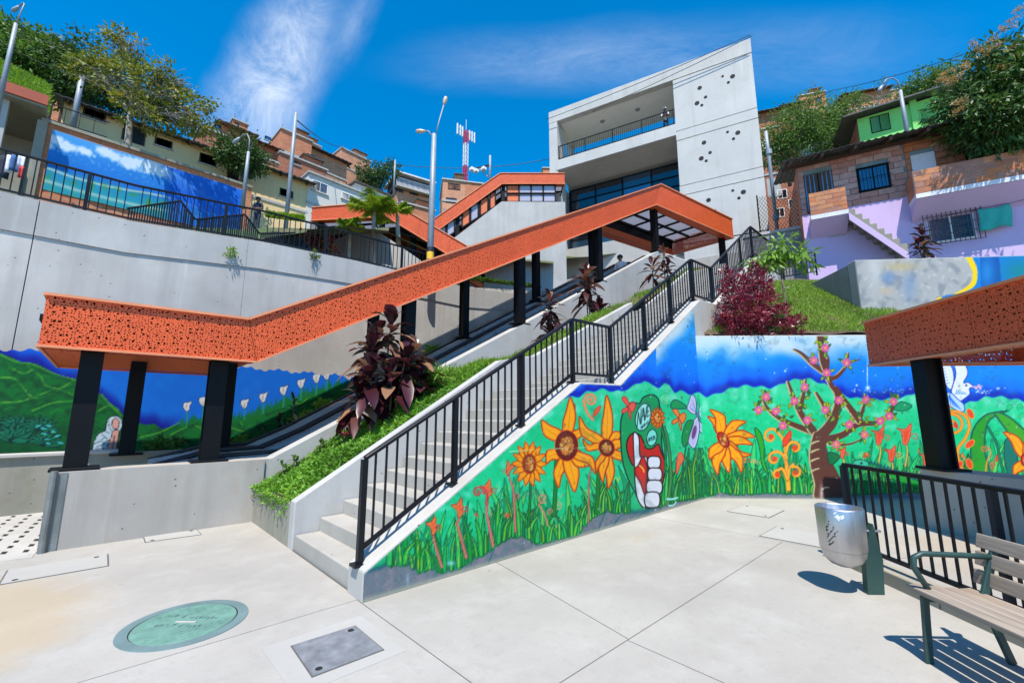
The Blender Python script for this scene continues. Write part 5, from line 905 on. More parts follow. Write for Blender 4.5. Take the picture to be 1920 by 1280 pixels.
# ------------------------------------------------------------------ brick laying
def lay_bricks(par, s0, s1, z0, z1, y, bw, bh, mats, gap=0.014, holes=(), dpt=0.1, name='brick', side=1, seed=0):
    r = random.Random(seed); full = {}; rows = max(1, round((z1-z0)/bh)); bh = (z1-z0)/rows
    for k in range(rows):
        x = s0-(bw/2 if k % 2 else 0)
        while x < s1-0.02:
            a, b = max(x, s0), min(x+bw, s1); x += bw
            if b-a < 0.08: continue
            za, zb = z0+k*bh, z0+(k+1)*bh
            segs = [(a, b)]
            for h in holes:
                if za < h[3]-0.03 and zb > h[2]+0.03:
                    nw = []
                    for (p, q) in segs:
                        if q <= h[0] or p >= h[1]: nw.append((p, q)); continue
                        if p < h[0]: nw.append((p, h[0]))
                        if q > h[1]: nw.append((h[1], q))
                    segs = nw
            for (p, q) in segs:
                if q-p < 0.05: continue
                m = r.choice(mats); L_ = round(q-p-gap, 2); key = (m, L_)
                if key not in full: full[key] = MB().box(0, L_, -0.012, dpt, 0, bh-gap).mesh(name, m)
                link(name, full[key], par, (p+gap/2, y+r.uniform(-0.006, 0.006), za+gap/2))
# ------------------------------------------------------------------ pink house
PH = Fac(1515, 500, 17, -72.5); ph = PH.root('pink_house', 'lilac house with unpainted brick upper floor and corrugated roof', 'house'); k_ = 17/16
def S(px, py, off=0): return PH.uz(px, py, off)
zf = S(1713, 365)[1]; ze = S(1600, 300)[1]+0.05
bk = ['brick_0', 'brick_1', 'brick_2', 'brick_3']
MB().box(0, 9, 0, 6, -3, zf-0.02).build('wall', 'pink_wall', ph); MB().box(0, 9, 0.03, 6, zf-0.019, ze+0.25).build('wall', 'mortar_teal', ph)
MB().box(-0.012, 0.0, 0.0, 6, zf-1.0, ze+0.2).build('side_wall', 'brick_wall', ph)
w0, w1 = S(1605, 318), S(1672, 350); d0, d1 = S(1506, 330), S(1566, 372)
win = (w0[0], w1[0], w1[1], w0[1]); dor = (d0[0], d1[0], zf-0.0, d0[1])
rx = S(1700, 320)[0]
lay_bricks(ph, 0.0, rx, zf-0.02, ze+0.2, 0.0, 0.56, 0.235, ['block_0', 'block_1', 'block_2'], 0.02, [win, dor], 0.04, 'block', seed=1)
lay_bricks(ph, rx, 7.3, zf, ze+0.25, 0.0, 0.56, 0.235, bk[:2]+['brick_3'], 0.02, [(S(1706, 0+290)[0], S(1752, 290)[0], zf, S(1730, 288)[1]), (S(1810, 290)[0], S(1885, 290)[0], zf+0.5, S(1840, 275)[1])], 0.04, 'brick', seed=2)
dd = MB().box(S(1706, 290)[0], S(1752, 290)[0], -0.02, 0.03, zf, S(1730, 288)[1]).build('door', 'white_slab', ph)
window(ph, S(1810, 290)[0], S(1885, 290)[0], zf+0.5, S(1840, 275)[1], -0.0, 'blue_glass', cols=3)
wo = window(ph, *[win[i] for i in (0, 1, 2, 3)], 0.0, ('blue_glass', 'blue_glass'), cols=2, fw=0.06)
for k in range(9): s = win[0]+(win[1]-win[0])*(k+0.5)/9; MB().box(s-0.008, s+0.008, -0.09, -0.075, win[2], win[3]).build('security_bar', 'black_steel', wo)
for z in (win[2]+0.03, (win[2]+win[3])/2, win[3]-0.03): MB().box(win[0]-0.05, win[1]+0.05, -0.10, -0.085, z-0.01, z+0.01).build('security_bar', 'black_steel', wo)
dr_ = MB().box(dor[0], dor[1], -0.005, 0.035, dor[2], dor[3]).build('door', 'wood_dark', ph)
for k in range(7): s = dor[0]+0.05+(dor[1]-dor[0]-0.1)*k/6; MB().box(s-0.02, s+0.02, -0.03, -0.006, dor[2]+0.1, dor[3]-0.05).build('door_slat', 'blue_steel' if k != 3 else 'black_steel', dr_)
# balcony on the right with brick parapet
bs0 = S(1712, 375, 0.9)[0]; bz = S(1713, 365, 0.9)[1]; bt = S(1708, 322, 0.9)[1]
MB().box(bs0+0.1, 9, -0.9, 0.02, bz-0.16, bz).build('balcony_slab', 'white_slab', ph); MB().prism([(bs0+0.1, -0.86, bz-0.17), (bs0+0.1, 0.0, bz-0.17), (bs0+0.1, 0.0, bz-0.75)], (9-bs0, 0, 0)).build('balcony_soffit', 'pink_wall', ph)
pp = MB().box(bs0+0.1, 9, -0.88, -0.78, bz, bt-0.01).build('parapet', 'mortar', ph); lay_bricks(pp, bs0+0.1, 6.6, bz+0.01, bt, -0.885, 0.52, 0.21, bk, 0.02, dpt=0.02, seed=3); MB().box(bs0+0.1, bs0+0.2, -0.78, 0, bz, bt-0.02).build('parapet_return', 'brick_wall', ph)
# porch landing, its parapet and the steps down
q0, q1 = S(1518, 385, 0.8), S(1588, 372, 0.8); pz = S(1518, 405, 0.8)[1]; pz1 = S(1516, 388, 0.8)[1]+0.02
MB().box(q0[0], q1[0], -0.8, 0.01, pz-0.17, pz).build('porch_slab', 'white_slab', ph); MB().prism([(q0[0], -0.78, pz-0.18), (q0[0], 0, pz-0.18), (q0[0], 0, pz-0.7)], (q1[0]-q0[0], 0, 0)).build('porch_soffit', 'pink_wall', ph)
pr = MB().box(q0[0]+0.01, q1[0]-0.01, -0.78, -0.70, pz, S(1518, 363, 0.8)[1]-0.02).build('parapet', 'mortar', ph); lay_bricks(pr, q0[0], q1[0], pz+0.005, S(1518, 363, 0.8)[1], -0.785, 0.5, 0.2, bk, 0.02, dpt=0.02, seed=4)
e0, e1 = S(1590, 393, 0.8), S(1702, 468, 0.8); stp = thing('house_steps', 'rough concrete steps leading down from the lilac house porch', 'stairs', PH.o, PH.a)
n_ = 8
for k in range(n_):
    a = e0[0]+(e1[0]-e0[0])*k/n_; b = e0[0]+(e1[0]-e0[0])*(k+1)/n_; z = e0[1]+(e1[1]-e0[1])*k/n_; bevel(MB().box(a, b+0.02, -0.80, -0.02, z-0.35, z).build('step', 'dirty_concrete', stp), 0.015)
MB().prism([(e0[0], -0.83, e0[1]-0.12), (e1[0], -0.83, e1[1]-0.12), (e1[0], -0.83, e1[1]-0.42), (e0[0], -0.83, e0[1]-0.42)], (0, 0.06, 0)).build('stringer', 'pink_wall', stp)
v0, v1 = S(1552, 427), S(1585, 441); window(ph, v0[0], v1[0], v1[1], v0[1], 0.0, 'void_glass', 'concrete', cols=1, name='vent')
x0, x1 = S(1735, 402), S(1832, 445); lo = window(ph, x0[0], x1[0], x1[1], x0[1], 0.0, 'void_glass', 'white_paint', cols=2, fw=0.05)
for k in range(13): s = x0[0]-0.15+(x1[0]-x0[0]+0.3)*k/12; MB().box(s-0.01, s+0.01, -0.22, -0.2, x1[1]-0.12, x0[1]+0.14).build('security_bar', 'wood_dark', lo)
for k in range(5): z = x1[1]-0.1+(x0[1]-x1[1]+0.22)*k/4; MB().box(x0[0]-0.15, x1[0]+0.15, -0.225, -0.205, z-0.01, z+0.01).build('security_bar', 'wood_dark', lo)
# roof of corrugated sheet on rafters
rf = MB(); ra_, rb_ = -0.55, 9.0; nn = 150
for i in range(nn+1):
    s = ra_+(rb_-ra_)*i/nn; c_ = 0.03*math.sin(i*1.9)
    for (y, z) in ((-1.0, ze-0.02), (6.0, ze+2.3)): rf.v.append((s, y, z+c_+0.14))
for i in range(nn): rf.f.append((2*i, 2*i+2, 2*i+3, 2*i+1))
ro = rf.build('roof', 'tin_roof', ph); m_ = ro.modifiers.new('thick', 'SOLIDIFY'); m_.thickness = 0.02
for k in range(9): s = ra_+0.3+k*1.05; MB().bar((s, -0.95, ze+0.02), (s, 1.0, ze+0.62), 0.09, 0.12).build('rafter', 'wood_dark', ro)
MB().bar((ra_, -0.02, ze+0.20), (rb_, -0.02, ze+0.20), 0.1, 0.14).build('wall_plate', 'wood_dark', ro)
tc_ = MB(); nn = 12; c0, c1 = S(1832, 392, 0.25), S(1893, 380, 0.25); ch = (S(1840, 432, 0.25)[1]-c0[1])
for i in range(nn+1):
    for j in range(9):
        f = i/nn; s = c0[0]+(c1[0]-c0[0])*f+0.03*math.sin(j*0.6); tc_.v.append((s, -0.25+0.03*math.sin(f*13+j*0.3), c0[1]+(c1[1]-c0[1])*0.4*f-0.06*math.sin(f*3.14)*(1-j/8)+ch*j/8*(1+0.06*math.sin(f*7))))
for i in range(nn):
    for j in range(8): a = i*9+j; tc_.f.append((a, a+9, a+10, a+1))
cl = tc_.build('hanging_cloth', 'teal_cloth', None, True, loc=PH.o, rz=PH.a); tag(cl, 'teal cloth hung to dry on the lilac house wall', 'cloth'); cl.modifiers.new('t', 'SOLIDIFY').thickness = 0.006
MB().tube([(c0[0]-1.2, -0.25, c0[1]-0.1), (c0[0], -0.25, c0[1]), (c1[0], -0.25, c0[1]+(c1[1]-c0[1])*0.4), (c1[0]+1.5, -0.25, c0[1]+0.2)], 0.008, 5).build('clothes_line', 'black_steel', ph)
# grey-block yard wall and small railing left of the house, chain-link panel
yw = Fac(1455, 455, 18.2, -72.5); yo = yw.root('yard_wall', 'grey block yard wall between concrete building and lilac house', 'wall')
MB().box(-1.2, 2.2, 0, 0.25, -3, yw.uz(1480, 432)[1]).build('body', 'block_grey', yo); MB().box(-1.25, 2.2, -0.04, 0.29, yw.uz(1480, 432)[1], yw.uz(1480, 432)[1]+0.12).build('coping', 'pale_concrete', yo); MB().box(1.0, 1.5, -0.12, 0.0, -3, yw.uz(1480, 425)[1]+0.15).build('pier', 'block_grey', yo)
a = at(1470, 520, 15.5); b = at(1532, 515, 15.8); railing('yard_railing', 'short black railing in front of the grey block yard wall', [(a.x, a.y, a.z-0.1), (b.x, b.y, b.z)], 0.9, 0.14, [(a.x, a.y, a.z-0.1), (b.x, b.y, b.z)], plate=False)
cf = thing('chain_link_fence', 'dark chain-link fence panel beside the concrete building', 'fence', yw.o+Vector((0, 0, yw.uz(1480, 432)[1]+0.12)), yw.a)
FS0, FS1, FH = -0.55, 1.0, 1.75
for k in range(-16, 16):
    for sg in (1, -1):
        x0 = 0.2+k*0.13; pts = []
        for z in np.linspace(0, FH, 30):
            x = x0+sg*z*0.6
            if FS0 <= x <= FS1: pts.append((x, 0.12+0.01*sg, float(z)))
        if len(pts) > 2: MB().tube([pts[0], pts[-1]], 0.007, 4).build('wire', 'black_steel', cf)
for s in (FS0, FS1): MB().tube([(s, 0.12, 0), (s, 0.12, FH+0.1)], 0.03, 8).build('post', 'black_steel', cf)
# painted grey wall above the lawn
GW = Fac(1618, 600, 10.4, -48); gw = GW.root('painted_wall', 'weathered grey wall with patches of blue and yellow paint above the lawn', 'wall'); gt = GW.uz(1612, 487)[1]
bevel(MB().box(0, 6, 0, 0.3, -1.2, gt).build('body', 'low_wall_concrete', gw), 0.02, 2); MB().box(0.0, 0.25, 0.301, 2.6, -1.0, gt-0.05).build('return_wall', 'dirty_concrete', gw); MB().box(-0.9, 0.0, 2.3, 2.6, -1.0, gt-0.15).build('rear_wall', 'dirty_concrete', gw); MB().box(-0.95, -0.75, 1.6, 2.6, -1.0, gt-0.2).build('rear_wall', 'concrete', gw)
def paint_grey(a, A, Zc):
    n1, n2, n3 = a.noise(0.05, 31), a.noise(0.12, 32), a.noise(0.3, 33); a.C[:] = (158, 160, 160); a.field(0.6*n1, (190, 188, 180)); a.field(0.5*smoothstep(0.5, 0.8, n2), (112, 120, 130)); a.field(0.4*smoothstep(0.6, 0.9, n3), (210, 205, 195))
    a.spray(1665, 520, 12, 12, (90, 130, 180), 0.7); a.spray(1705, 535, 14, 28, (110, 140, 175), 0.6); a.spray(1690, 500, 30, 8, (190, 160, 90), 0.5); a.spray(1660, 545, 12, 6, (200, 170, 130), 0.6); a.spray(1640, 500, 14, 50, (200, 200, 196), 0.7)
    a.poly([(1618, 585), (1628, 582), (1640, 588), (1652, 596), (1655, 612), (1615, 612)], (246, 214, 30)); a.poly([(1752, 566), (1775, 556), (1800, 545), (1820, 530), (1823, 510), (1815, 490), (1818, 470), (1990, 440), (1990, 640), (1745, 640)], (246, 206, 20)); a.poly([(1762, 562), (1800, 550), (1828, 535), (1832, 505), (1822, 480), (1826, 465), (1990, 440), (1990, 640), (1755, 640)], (14, 120, 196)); a.poly([(1838, 470), (1870, 465), (1880, 640), (1850, 640)], (10, 80, 160)); a.spray(1910, 510, 30, 26, (20, 130, 120), 0.7); a.spray(1850, 510, 14, 30, (60, 170, 230), 0.5)
    a.field(smoothstep(0.04, 0.0, gt-Zc), (196, 196, 188))
gw.matrix_basis; sheet('painting', gw, tuple(GW.o+GW.u*0.01), tuple(GW.u), tuple(GW.n), 5.6, gt-0.01, 0.022, lambda A: np.full(A.shape, gt-0.01), paint_grey)
# green house
GH = Fac(1614, 272, 27, -72.5); gh = GH.root('green_house', 'lime green house above the corrugated roof of the lilac house', 'house'); Q = GH.uz; gT = Q(1614, 222)[1]
MB().box(0, 9.0, 0, 6, -4, gT-0.3).build('wall', 'green_wall', gh); MB().prism([(0, 0, gT-0.301), (9.0, 0, gT-0.301), (9.0, 0, gT+0.35), (0, 0, gT)], (0, 0.2, 0)).build('gable', 'green_wall', gh); MB().box(-0.02, 0.0, 0.0, 6, -4, gT-0.1).build('side_wall', 'brick_dark', gh)
a, b = Q(1630, 221), Q(1671, 242); window(gh, a[0], b[0], b[1], a[1], 0.0, ('blue_glass', 'void_glass'), cols=2); a, b = Q(1722, 205), Q(1756, 230); op = window(gh, a[0], b[0], b[1], a[1], 0, 'void_glass', 'green_wall', cols=1, name='opening')
for k in range(8): s = a[0]+(b[0]-a[0])*(k+0.5)/8; MB().box(s-0.015, s+0.015, -0.1, -0.08, b[1], b[1]+0.45).build('bar', 'black_steel', op)
a = Q(1704, 195)[0]; MB().box(a, a+0.35, -0.12, 0.0, -0.5, Q(1704, 190)[1]).build('pilaster', 'green_wall', gh)
MB().prism([(-0.9, -0.8, gT-0.05), (9, -0.8, gT+0.55), (9, -0.8, gT+0.65), (-0.9, -0.8, gT+0.05)], (0, 7, 0.9)).build('roof', 'tin_roof', gh)

# ------------------------------------------------------------------ other hillside houses
def house(name, label, px0, px1, pt, pb, depth, az, mat, wins=(), roof='slab', back=6.0, doors=(), group='houses on the hillside', down=14.0, rise=1.0, over=0.4, rmat='tin_roof', ref=None):
    f = Fac(px0, pb, depth, az); h = f.root(name, label, 'house', group); W = f.uz(px1, pb)[0] if ref is None else f.uz(px1, ref)[0]; H = f.uz(px0, pt)[1]
    MB().box(0, W, 0, back, -down, H).build('wall', mat, h)
    for wd in wins:
        a = f.uz(wd[0], wd[1]); b = f.uz(wd[2], wd[3]); window(h, a[0], b[0], b[1], a[1], 0.0, wd[4] if len(wd) > 4 else 'blue_glass', 'white_paint' if len(wd) > 5 else 'black_steel', cols=2 if b[0]-a[0] > 0.7 else 1, fw=0.06, sill=depth < 45)
    for wd in doors:
        a = f.uz(wd[0], wd[1]); b = f.uz(wd[2], wd[3]); d = MB().box(a[0], b[0], -0.03, 0.02, b[1], a[1]).build('doorway', 'dark_void', h); MB().box(a[0]-0.07, a[0], -0.05, 0.01, b[1], a[1]).box(b[0], b[0]+0.07, -0.05, 0.01, b[1], a[1]).box(a[0]-0.07, b[0]+0.07, -0.051, 0.01, a[1], a[1]+0.08).build('frame', 'wood_dark', d)
    if roof == 'slab': bevel(MB().box(-0.1, W+0.1, -0.15, back, H+0.002, H+0.18).build('roof_slab', 'concrete', h), 0.02)
    else:
        r = MB(); n = max(8, int(W/0.16))
        for i in range(n+1):
            s = -over+(W+2*over)*i/n; c_ = 0.035*math.sin(i*2.2)
            r.v += [(s, -0.75, H-0.12+c_), (s, back, H+rise+c_)]
        for i in range(n): r.f.append((2*i, 2*i+2, 2*i+3, 2*i+1))
        q = r.build('roof', rmat, h); q.modifiers.new('t', 'SOLIDIFY').thickness = 0.07
        for k in range(max(2, int(W/1.6))): s = 0.2+(W-0.4)*k/max(1, int(W/1.6)-1); MB().bar((s, -0.7, H-0.24), (s, 0.4, H-0.06), 0.1, 0.12).build('rafter', 'wood_dark', q)
    r = random.Random(px0*7+int(pt)); nb = max(1, int(H/2.6))
    for k in range(nb): z = H-2.6*(k+1); MB().box(-0.05, W+0.05, -0.07, 0.02, z, z+0.2).build('floor_band', 'concrete', h)
    if roof == 'slab':
        for k in range(int(W/1.2)+1): s = 0.15+k*(W-0.3)/max(1, int(W/1.2)); MB().tube([(s, 0.1, H+0.1), (s+r.uniform(-0.05, 0.05), 0.1, H+r.uniform(0.5, 1.0))], 0.025, 5).build('rebar', 'wood_dark', h)
        if W > 2.5: MB().box(W*0.55, W*0.97, 1.2, back-0.5, H+0.18, H+1.5).build('roof_room', mat, h); MB().box(W*0.52, W, 0.9, back-0.3, H+1.5, H+1.6).build('tin_sheet', 'tin_roof', h)
    else: MB().lathe([(0.0, 1.1), (0.42, 1.0), (0.5, 0.9), (0.5, 0.1), (0.45, 0.0)], 14, (W*r.uniform(0.3, 0.7), back-1.0, H+rise-0.2)).build('water_tank', 'rubber', h)
    if depth > 30:
        for k in range(3):
            s = r.uniform(0.4, max(0.5, W-1.2)); z = -r.uniform(1.6, 5.0)
            window(h, s, s+0.85, z, z+0.95, 0.0, r.choice(['dark_glass', 'blue_glass', 'void_glass']), 'white_paint', cols=2, fw=0.06)
        MB().box(W*0.05, W*0.35, -0.02, 0.0, -r.uniform(2, 4), -0.4).build('render_patch', r.choice(['white_wall', 'concrete', 'blue_grey_block']), h)
    return f, h
f, h = house('cream_house', 'long cream house with dark doorways behind the beach banner', 108, 575, 184, 262, 23.5, 0, 'cream_wall', [(158, 196, 197, 231, 'void_glass'), (291, 256, 322, 281, 'void_glass'), (375, 286, 405, 314, 'dark_glass'), (525, 352, 549, 374, 'dark_glass')], 'sheet', 7, [(234, 234, 268, 274), (430, 309, 455, 351)], None, rise=1.6, ref=400)
s_, z_ = f.uz(470, 330); MB().lathe([(0.0, -0.12), (0.18, -0.12), (0.22, 0.0)], 16).build('wall_lamp', 'galvanised', h, mtx=Matrix.Translation((s_, 0, z_)) @ Matrix.Rotation(R(90), 4, 'X') @ Matrix.Rotation(R(180), 4, 'X'))
house('white_house', 'white rendered house with blue windows above the peaked canopy', 573, 745, 322, 400, 33, 4, 'white_wall', [(586, 336, 614, 366, ('void_glass', 'blue_glass'), 1), (641, 359, 667, 381, 'blue_glass', 1)], 'slab', 6, (), ref=420)
house('brick_house', 'dark brick house under the cloud with a broad clay roof', 408, 470, 228, 290, 36, 3, 'brick_dark', [(401+3, 232, 413, 248, 'blue_glass')], 'sheet', 7, (), rise=1.2, rmat='clay_roof')
house('brick_house', 'brown house with a projecting balcony left of the round green tree', 372, 420, 238, 268, 33, 3, 'brick_dark', [(375, 236, 385, 248, 'dark_glass')], 'slab', 5, ())
house('brick_house', 'low clay-roofed brick house between cloud and tall brick gable', 470, 520, 262, 300, 40, 3, 'brick_dark', [(497, 254, 508, 266, 'blue_glass')], 'sheet', 7, (), rise=2.5, rmat='clay_roof')
house('brick_house', 'tall brick house behind the galvanised utility pole', 519, 580, 238, 330, 44, 3, 'brick_wall', [(575, 287, 589, 300, 'blue_glass')], 'slab', 8, ())
house('brick_house', 'brick house with red-banded lower wall behind the white house', 520, 612, 284, 340, 41, 3, 'brick_dark', [(548, 300, 563, 312, 'blue_glass')], 'slab', 6, ())
house('brick_house', 'wide pale brick house with small blue windows under the pole wire', 575, 648, 272, 350, 50, 6, 'brick_pale', [(576, 287, 589, 300, 'blue_glass'), (622, 290, 634, 300, 'blue_glass')], 'sheet', 8, (), rise=0.5)
house('brick_house', 'flat-topped brick house with two blue windows, highest of the middle group', 636, 693, 276, 345, 55, 6, 'brick_pale', [(643, 307, 656, 316, 'blue_glass'), (667, 311, 680, 321, 'blue_glass')], 'slab', 8, ())
house('brick_house', 'brick house with long open gallery behind the tall lamp post', 742, 812, 348, 400, 58, -10, 'brick_pale', [(743, 353, 756, 362, 'blue_glass'), (768, 357, 784, 368, 'blue_glass'), (794, 361, 806, 371, 'blue_glass'), (775, 378, 787, 390, 'blue_glass')], 'slab', 8, ())
GG = Fac(742, 348, 57.5, -10); gq = MB(); gr_ = GG.root('house_gallery', 'shaded open gallery with pale balustrade on the brick house', 'balcony')
a, b = GG.uz(744, 326), GG.uz(808, 354); MB().box(0, b[0], 0.0, 4, 0.05, a[1]-0.2).build('shade_block', 'dark_void', gr_); MB().box(-0.3, b[0]+0.4, -1.0, 5, a[1]-0.2, a[1]).build('roof', 'white_slab', gr_)  # solid near-black block: the gallery's shade is put into its colour
for k in range(30): s = b[0]*k/29; MB().box(s-0.04, s+0.04, -0.5, -0.42, 0.05, 1.05).build('baluster', 'white_slab', gr_)
MB().box(0, b[0], -0.55, -0.38, 1.05, 1.15).build('handrail', 'white_slab', gr_); MB().box(0, b[0], -0.6, 0.1, -0.2, 0.05).build('floor_slab', 'concrete', gr_)
house('brick_house', 'small square brick house with one dark window above the glazed canopy', 829, 872, 337, 385, 46, -30, 'brick_pale', [(840, 343, 863, 357, 'void_glass'), (836, 370, 856, 382, 'blue_glass')], 'slab', 5, ())
house('brick_house', 'low plastered house just right of the small square brick house', 872, 905, 342, 380, 52, -30, 'brick_wall', (), 'slab', 5, ())
house('brick_house', 'small brick house peeking out beside the glass block of the building', 1018, 1040, 316, 340, 60, -40, 'brick_wall', (), 'slab', 4, ())
house('brick_house', 'brick house at the upper left corner above dense trees', -60, 75, 22, 120, 40, -8, 'brick_dark', (), 'sheet', 9, (), rise=0.5, ref=60)
house('brick_house', 'brick house with one blue window on the right skyline', 1505, 1556, 180, 240, 60, -60, 'brick_wall', [(1528, 184, 1542, 195, 'blue_glass')], 'slab', 7, ())
house('brick_house', 'brick house with tin roof low on the skyline beside the concrete wall', 1425, 1470, 212, 260, 55, -62, 'brick_dark', (), 'sheet', 6, (), rise=1.0)
house('brick_house', 'brown house with tin roof between two skyline brick houses', 1470, 1510, 200, 250, 56, -62, 'brick_wall', [(1480, 203, 1492, 210, 'dark_glass')], 'sheet', 6, (), rise=1.2)
house('brick_house', 'brick house behind bare branches left of the curved street lamp', 1590, 1680, 178, 250, 58, -60, 'brick_wall', [(1603, 190, 1615, 202, 'blue_glass')], 'sheet', 7, (), rise=1.0)
house('brick_house', 'dim brick house under the olive trees by the drain pipe', 1432, 1520, 285, 330, 40, -62, 'brick_dark', [(1450, 292, 1464, 304, 'dark_glass')], 'slab', 5, ())
house('brick_house', 'pale house among the olive trees beside the lime green house', 1510, 1600, 262, 320, 38, -62, 'white_wall', [(1550, 272, 1566, 284, 'dark_glass')], 'sheet', 5, (), rise=0.6)

house('brick_house', 'narrow brick house with a blue window left of the dark clay roof', 432, 462, 222, 262, 44, 3, 'brick_wall', [(440, 229, 448, 237, 'blue_glass')], 'slab', 5, ())
house('brick_house', 'brick house with plaster patch between the tall gable and wide pale house', 560, 600, 258, 300, 56, 5, 'brick_pale', [(570, 264, 579, 272, 'dark_glass')], 'slab', 5, ())
house('brick_house', 'small red brick house right of the round tree below the clay roofs', 478, 520, 292, 330, 37, 3, 'brick_wall', [(488, 300, 497, 309, 'dark_glass')], 'slab', 4, ())
house('brick_house', 'low brick house under the gallery house beside the palm', 752, 815, 380, 410, 45, -10, 'brick_wall', [(765, 384, 776, 394, 'blue_glass')], 'slab', 4, ())
house('brick_house', 'upper left brick house half hidden by dense foliage', 60, 132, 62, 130, 42, -5, 'brick_wall', [(85, 72, 96, 82, 'dark_glass')], 'sheet', 6, (), rise=0.4, ref=100)
house('brick_house', 'skyline brick house between bare tree and bright green tree', 1676, 1712, 170, 215, 62, -60, 'brick_pale', [(1686, 180, 1696, 189, 'blue_glass')], 'slab', 5, ())
# ------------------------------------------------------------------ banner wall and shelter on the upper street
BN = Fac(60, 350, 17.5, 2); bn = BN.root('banner_wall', 'long brick wall along the upper street behind the railing', 'wall'); N = BN.uz; bt_ = N(75, 226)[1]; bl = N(470, 380)[0]
MB().box(-0.1, bl, 0, 0.3, -2, bt_).build('wall', 'brick_wall', bn); MB().box(-0.1, bl, -0.08, 0.4, bt_, bt_+0.14).build('coping', 'dirty_concrete', bn); MB().box(-0.2, 0.12, -0.12, 0.3, -2, bt_-0.02).build('pier', 'dirty_concrete', bn)
def paint_banner(a, A, Zc):
    n1, n2, n3 = a.noise(0.05, 41), a.noise(0.10, 42), a.noise(0.28, 43); v = Zc/bh_
    a.C[:] = (34, 128, 216); a.field(smoothstep(0.6, 1.0, v)*0.7, (90, 176, 238)); a.field(smoothstep(0.45, 0.3, v)*0.9, (30, 150, 180)); a.field(smoothstep(0.3, 0.1, v)*0.8*n2, (60, 170, 150)); a.field(np.exp(-((v-0.42)/0.10)**2)*0.4, (16, 96, 196))
    cn = a.noise(0.16, 47)*0.5+a.noise(0.34, 48)*0.3+a.noise(0.7, 49)*0.2; cm = np.zeros(a.U.shape)
    for (x, y, rx, ry) in ((100, 262, 34, 11), (125, 275, 28, 12), (85, 270, 22, 10), (160, 285, 20, 9), (205, 288, 34, 11), (245, 305, 34, 15), (275, 312, 26, 14), (300, 322, 30, 12), (290, 305, 18, 15)): cm = np.maximum(cm, np.exp(-((a.U-x)/rx)**2-((a.V-y-0.33*(a.U-x))/ry)**2))
    a.field(smoothstep(0.50, 0.85, cm+0.9*(cn-0.45)), (244, 248, 252)); a.field(0.5*smoothstep(0.3, 0.5, cm+0.7*(cn-0.5)), (190, 220, 245))
    a.field(smoothstep(0.62, 0.8, n3)*np.exp(-((v-0.75)/0.16)**2)*0.25, (240, 246, 250)); a.field(np.exp(-((v-0.36+0.05*np.sin(A*1.1))/0.02)**2)*0.8, (214, 224, 200)); a.field(smoothstep(0.5, 0.75, n2)*np.exp(-((v-0.24)/0.10)**2)*0.8, (70, 150, 60)); a.field(np.exp(-((v-0.15+0.04*np.sin(A*0.8))/0.03)**2)*0.6, (226, 226, 206)); a.field(smoothstep(300, 330, a.U)*0.75, (14, 90, 205)); a.field(smoothstep(330, 420, a.U)*0.25*n1, (60, 140, 230))
    for k in range(16): x = 300+k*5; a.stroke([(300, 305), (300+(k-4)*9, 330+k*3)], 1.5, 1, (200, 220, 240), alpha=0.25)
bh_ = bt_-0.28; ba = sheet('sky_banner', None, tuple(BN.o+BN.u*0.28+BN.n*0.05), tuple(BN.u), tuple(BN.n), bl-0.7, bh_, 0.035, lambda A: np.full(A.shape, bh_), paint_banner)
me = ba.data; n = len(me.vertices); co = np.empty(n*3, np.float32); me.vertices.foreach_get('co', co); co = co.reshape(-1, 3); wv = 0.03*np.sin(co[:, 0]*2.1+co[:, 2]*1.4)+0.015*np.sin(co[:, 0]*6+co[:, 2]*3); co += np.array(BN.n)[None]*wv[:, None]; me.vertices.foreach_set('co', co.ravel()); tag(ba, 'large printed banner of clouds and beach hung on the brick wall', 'banner')
paint('rust_paint', (0.36, 0.065, 0.025), 0.6)
SH = Fac(0, 320, 17.2, 2); sh = SH.root('street_shelter', 'open shelter with orange-red fascia at the end of the banner wall', 'shelter'); Y = SH.uz; a = Y(0, 180); b = Y(62, 215)
MB().box(-6, b[0]+0.45, -1.4, 4, a[1]-0.55, a[1]-0.25).build('roof_slab', 'dirty_concrete', sh); MB().box(-6, b[0]+0.5, -1.5, -1.41, a[1]-0.45, a[1]+0.0).build('fascia', 'rust_paint', sh); MB().box(-6, b[0]+0.4, 2.5, 2.8, -3, a[1]-0.56).build('back_wall', 'dirty_concrete', sh); MB().box(-0.3, 0.0, -1.0, -0.7, -3, a[1]-0.56).build('pier', 'concrete', sh); MB().box(-6, b[0]+0.1, -0.9, -0.3, -3, 0.15).build('counter', 'dirty_concrete', sh)
rr = railing('terrace_railing', 'thin dark railing on the grassy terrace above the shelter', [tuple(at(-60, 150, 19)), tuple(at(90, 228, 19)), tuple(at(200, 262, 20))], 0.95, 0.5, [tuple(at(x, y, 19)) for x, y in ((-20, 171), (45, 205), (92, 229))], plate=False)
lt = thing('laundry', 'clothes hung to dry on the street railing by the shelter', 'laundry', at(0, 330, 16.3), 0)
for i, (px, m, wd, hh_) in enumerate(((3, 'cloth_black', 0.3, 0.9), (14, 'cloth_navy', 0.3, 1.0), (21, 'cloth_white', 0.22, 0.75), (31, 'cloth_blue', 0.28, 0.7), (42, 'cloth_white', 0.2, 0.5), (41, 'red_cloth', 0.14, 0.5))):
    p = at(px, 292 if m != 'red_cloth' else 312, 16.3)-lt.location; c_ = MB()
    for u in range(5):
        for v in range(5): c_.v.append((p.x+wd*(u/4-0.5)*(1-0.1*v/4), p.y+0.04*math.sin(u*1.9+i), p.z-hh_*v/4))
    for u in range(4):
        for v in range(4): q = u*5+v; c_.f.append((q, q+5, q+6, q+1))
    c_.build('garment', m, lt, True).modifiers.new('t', 'SOLIDIFY').thickness = 0.01
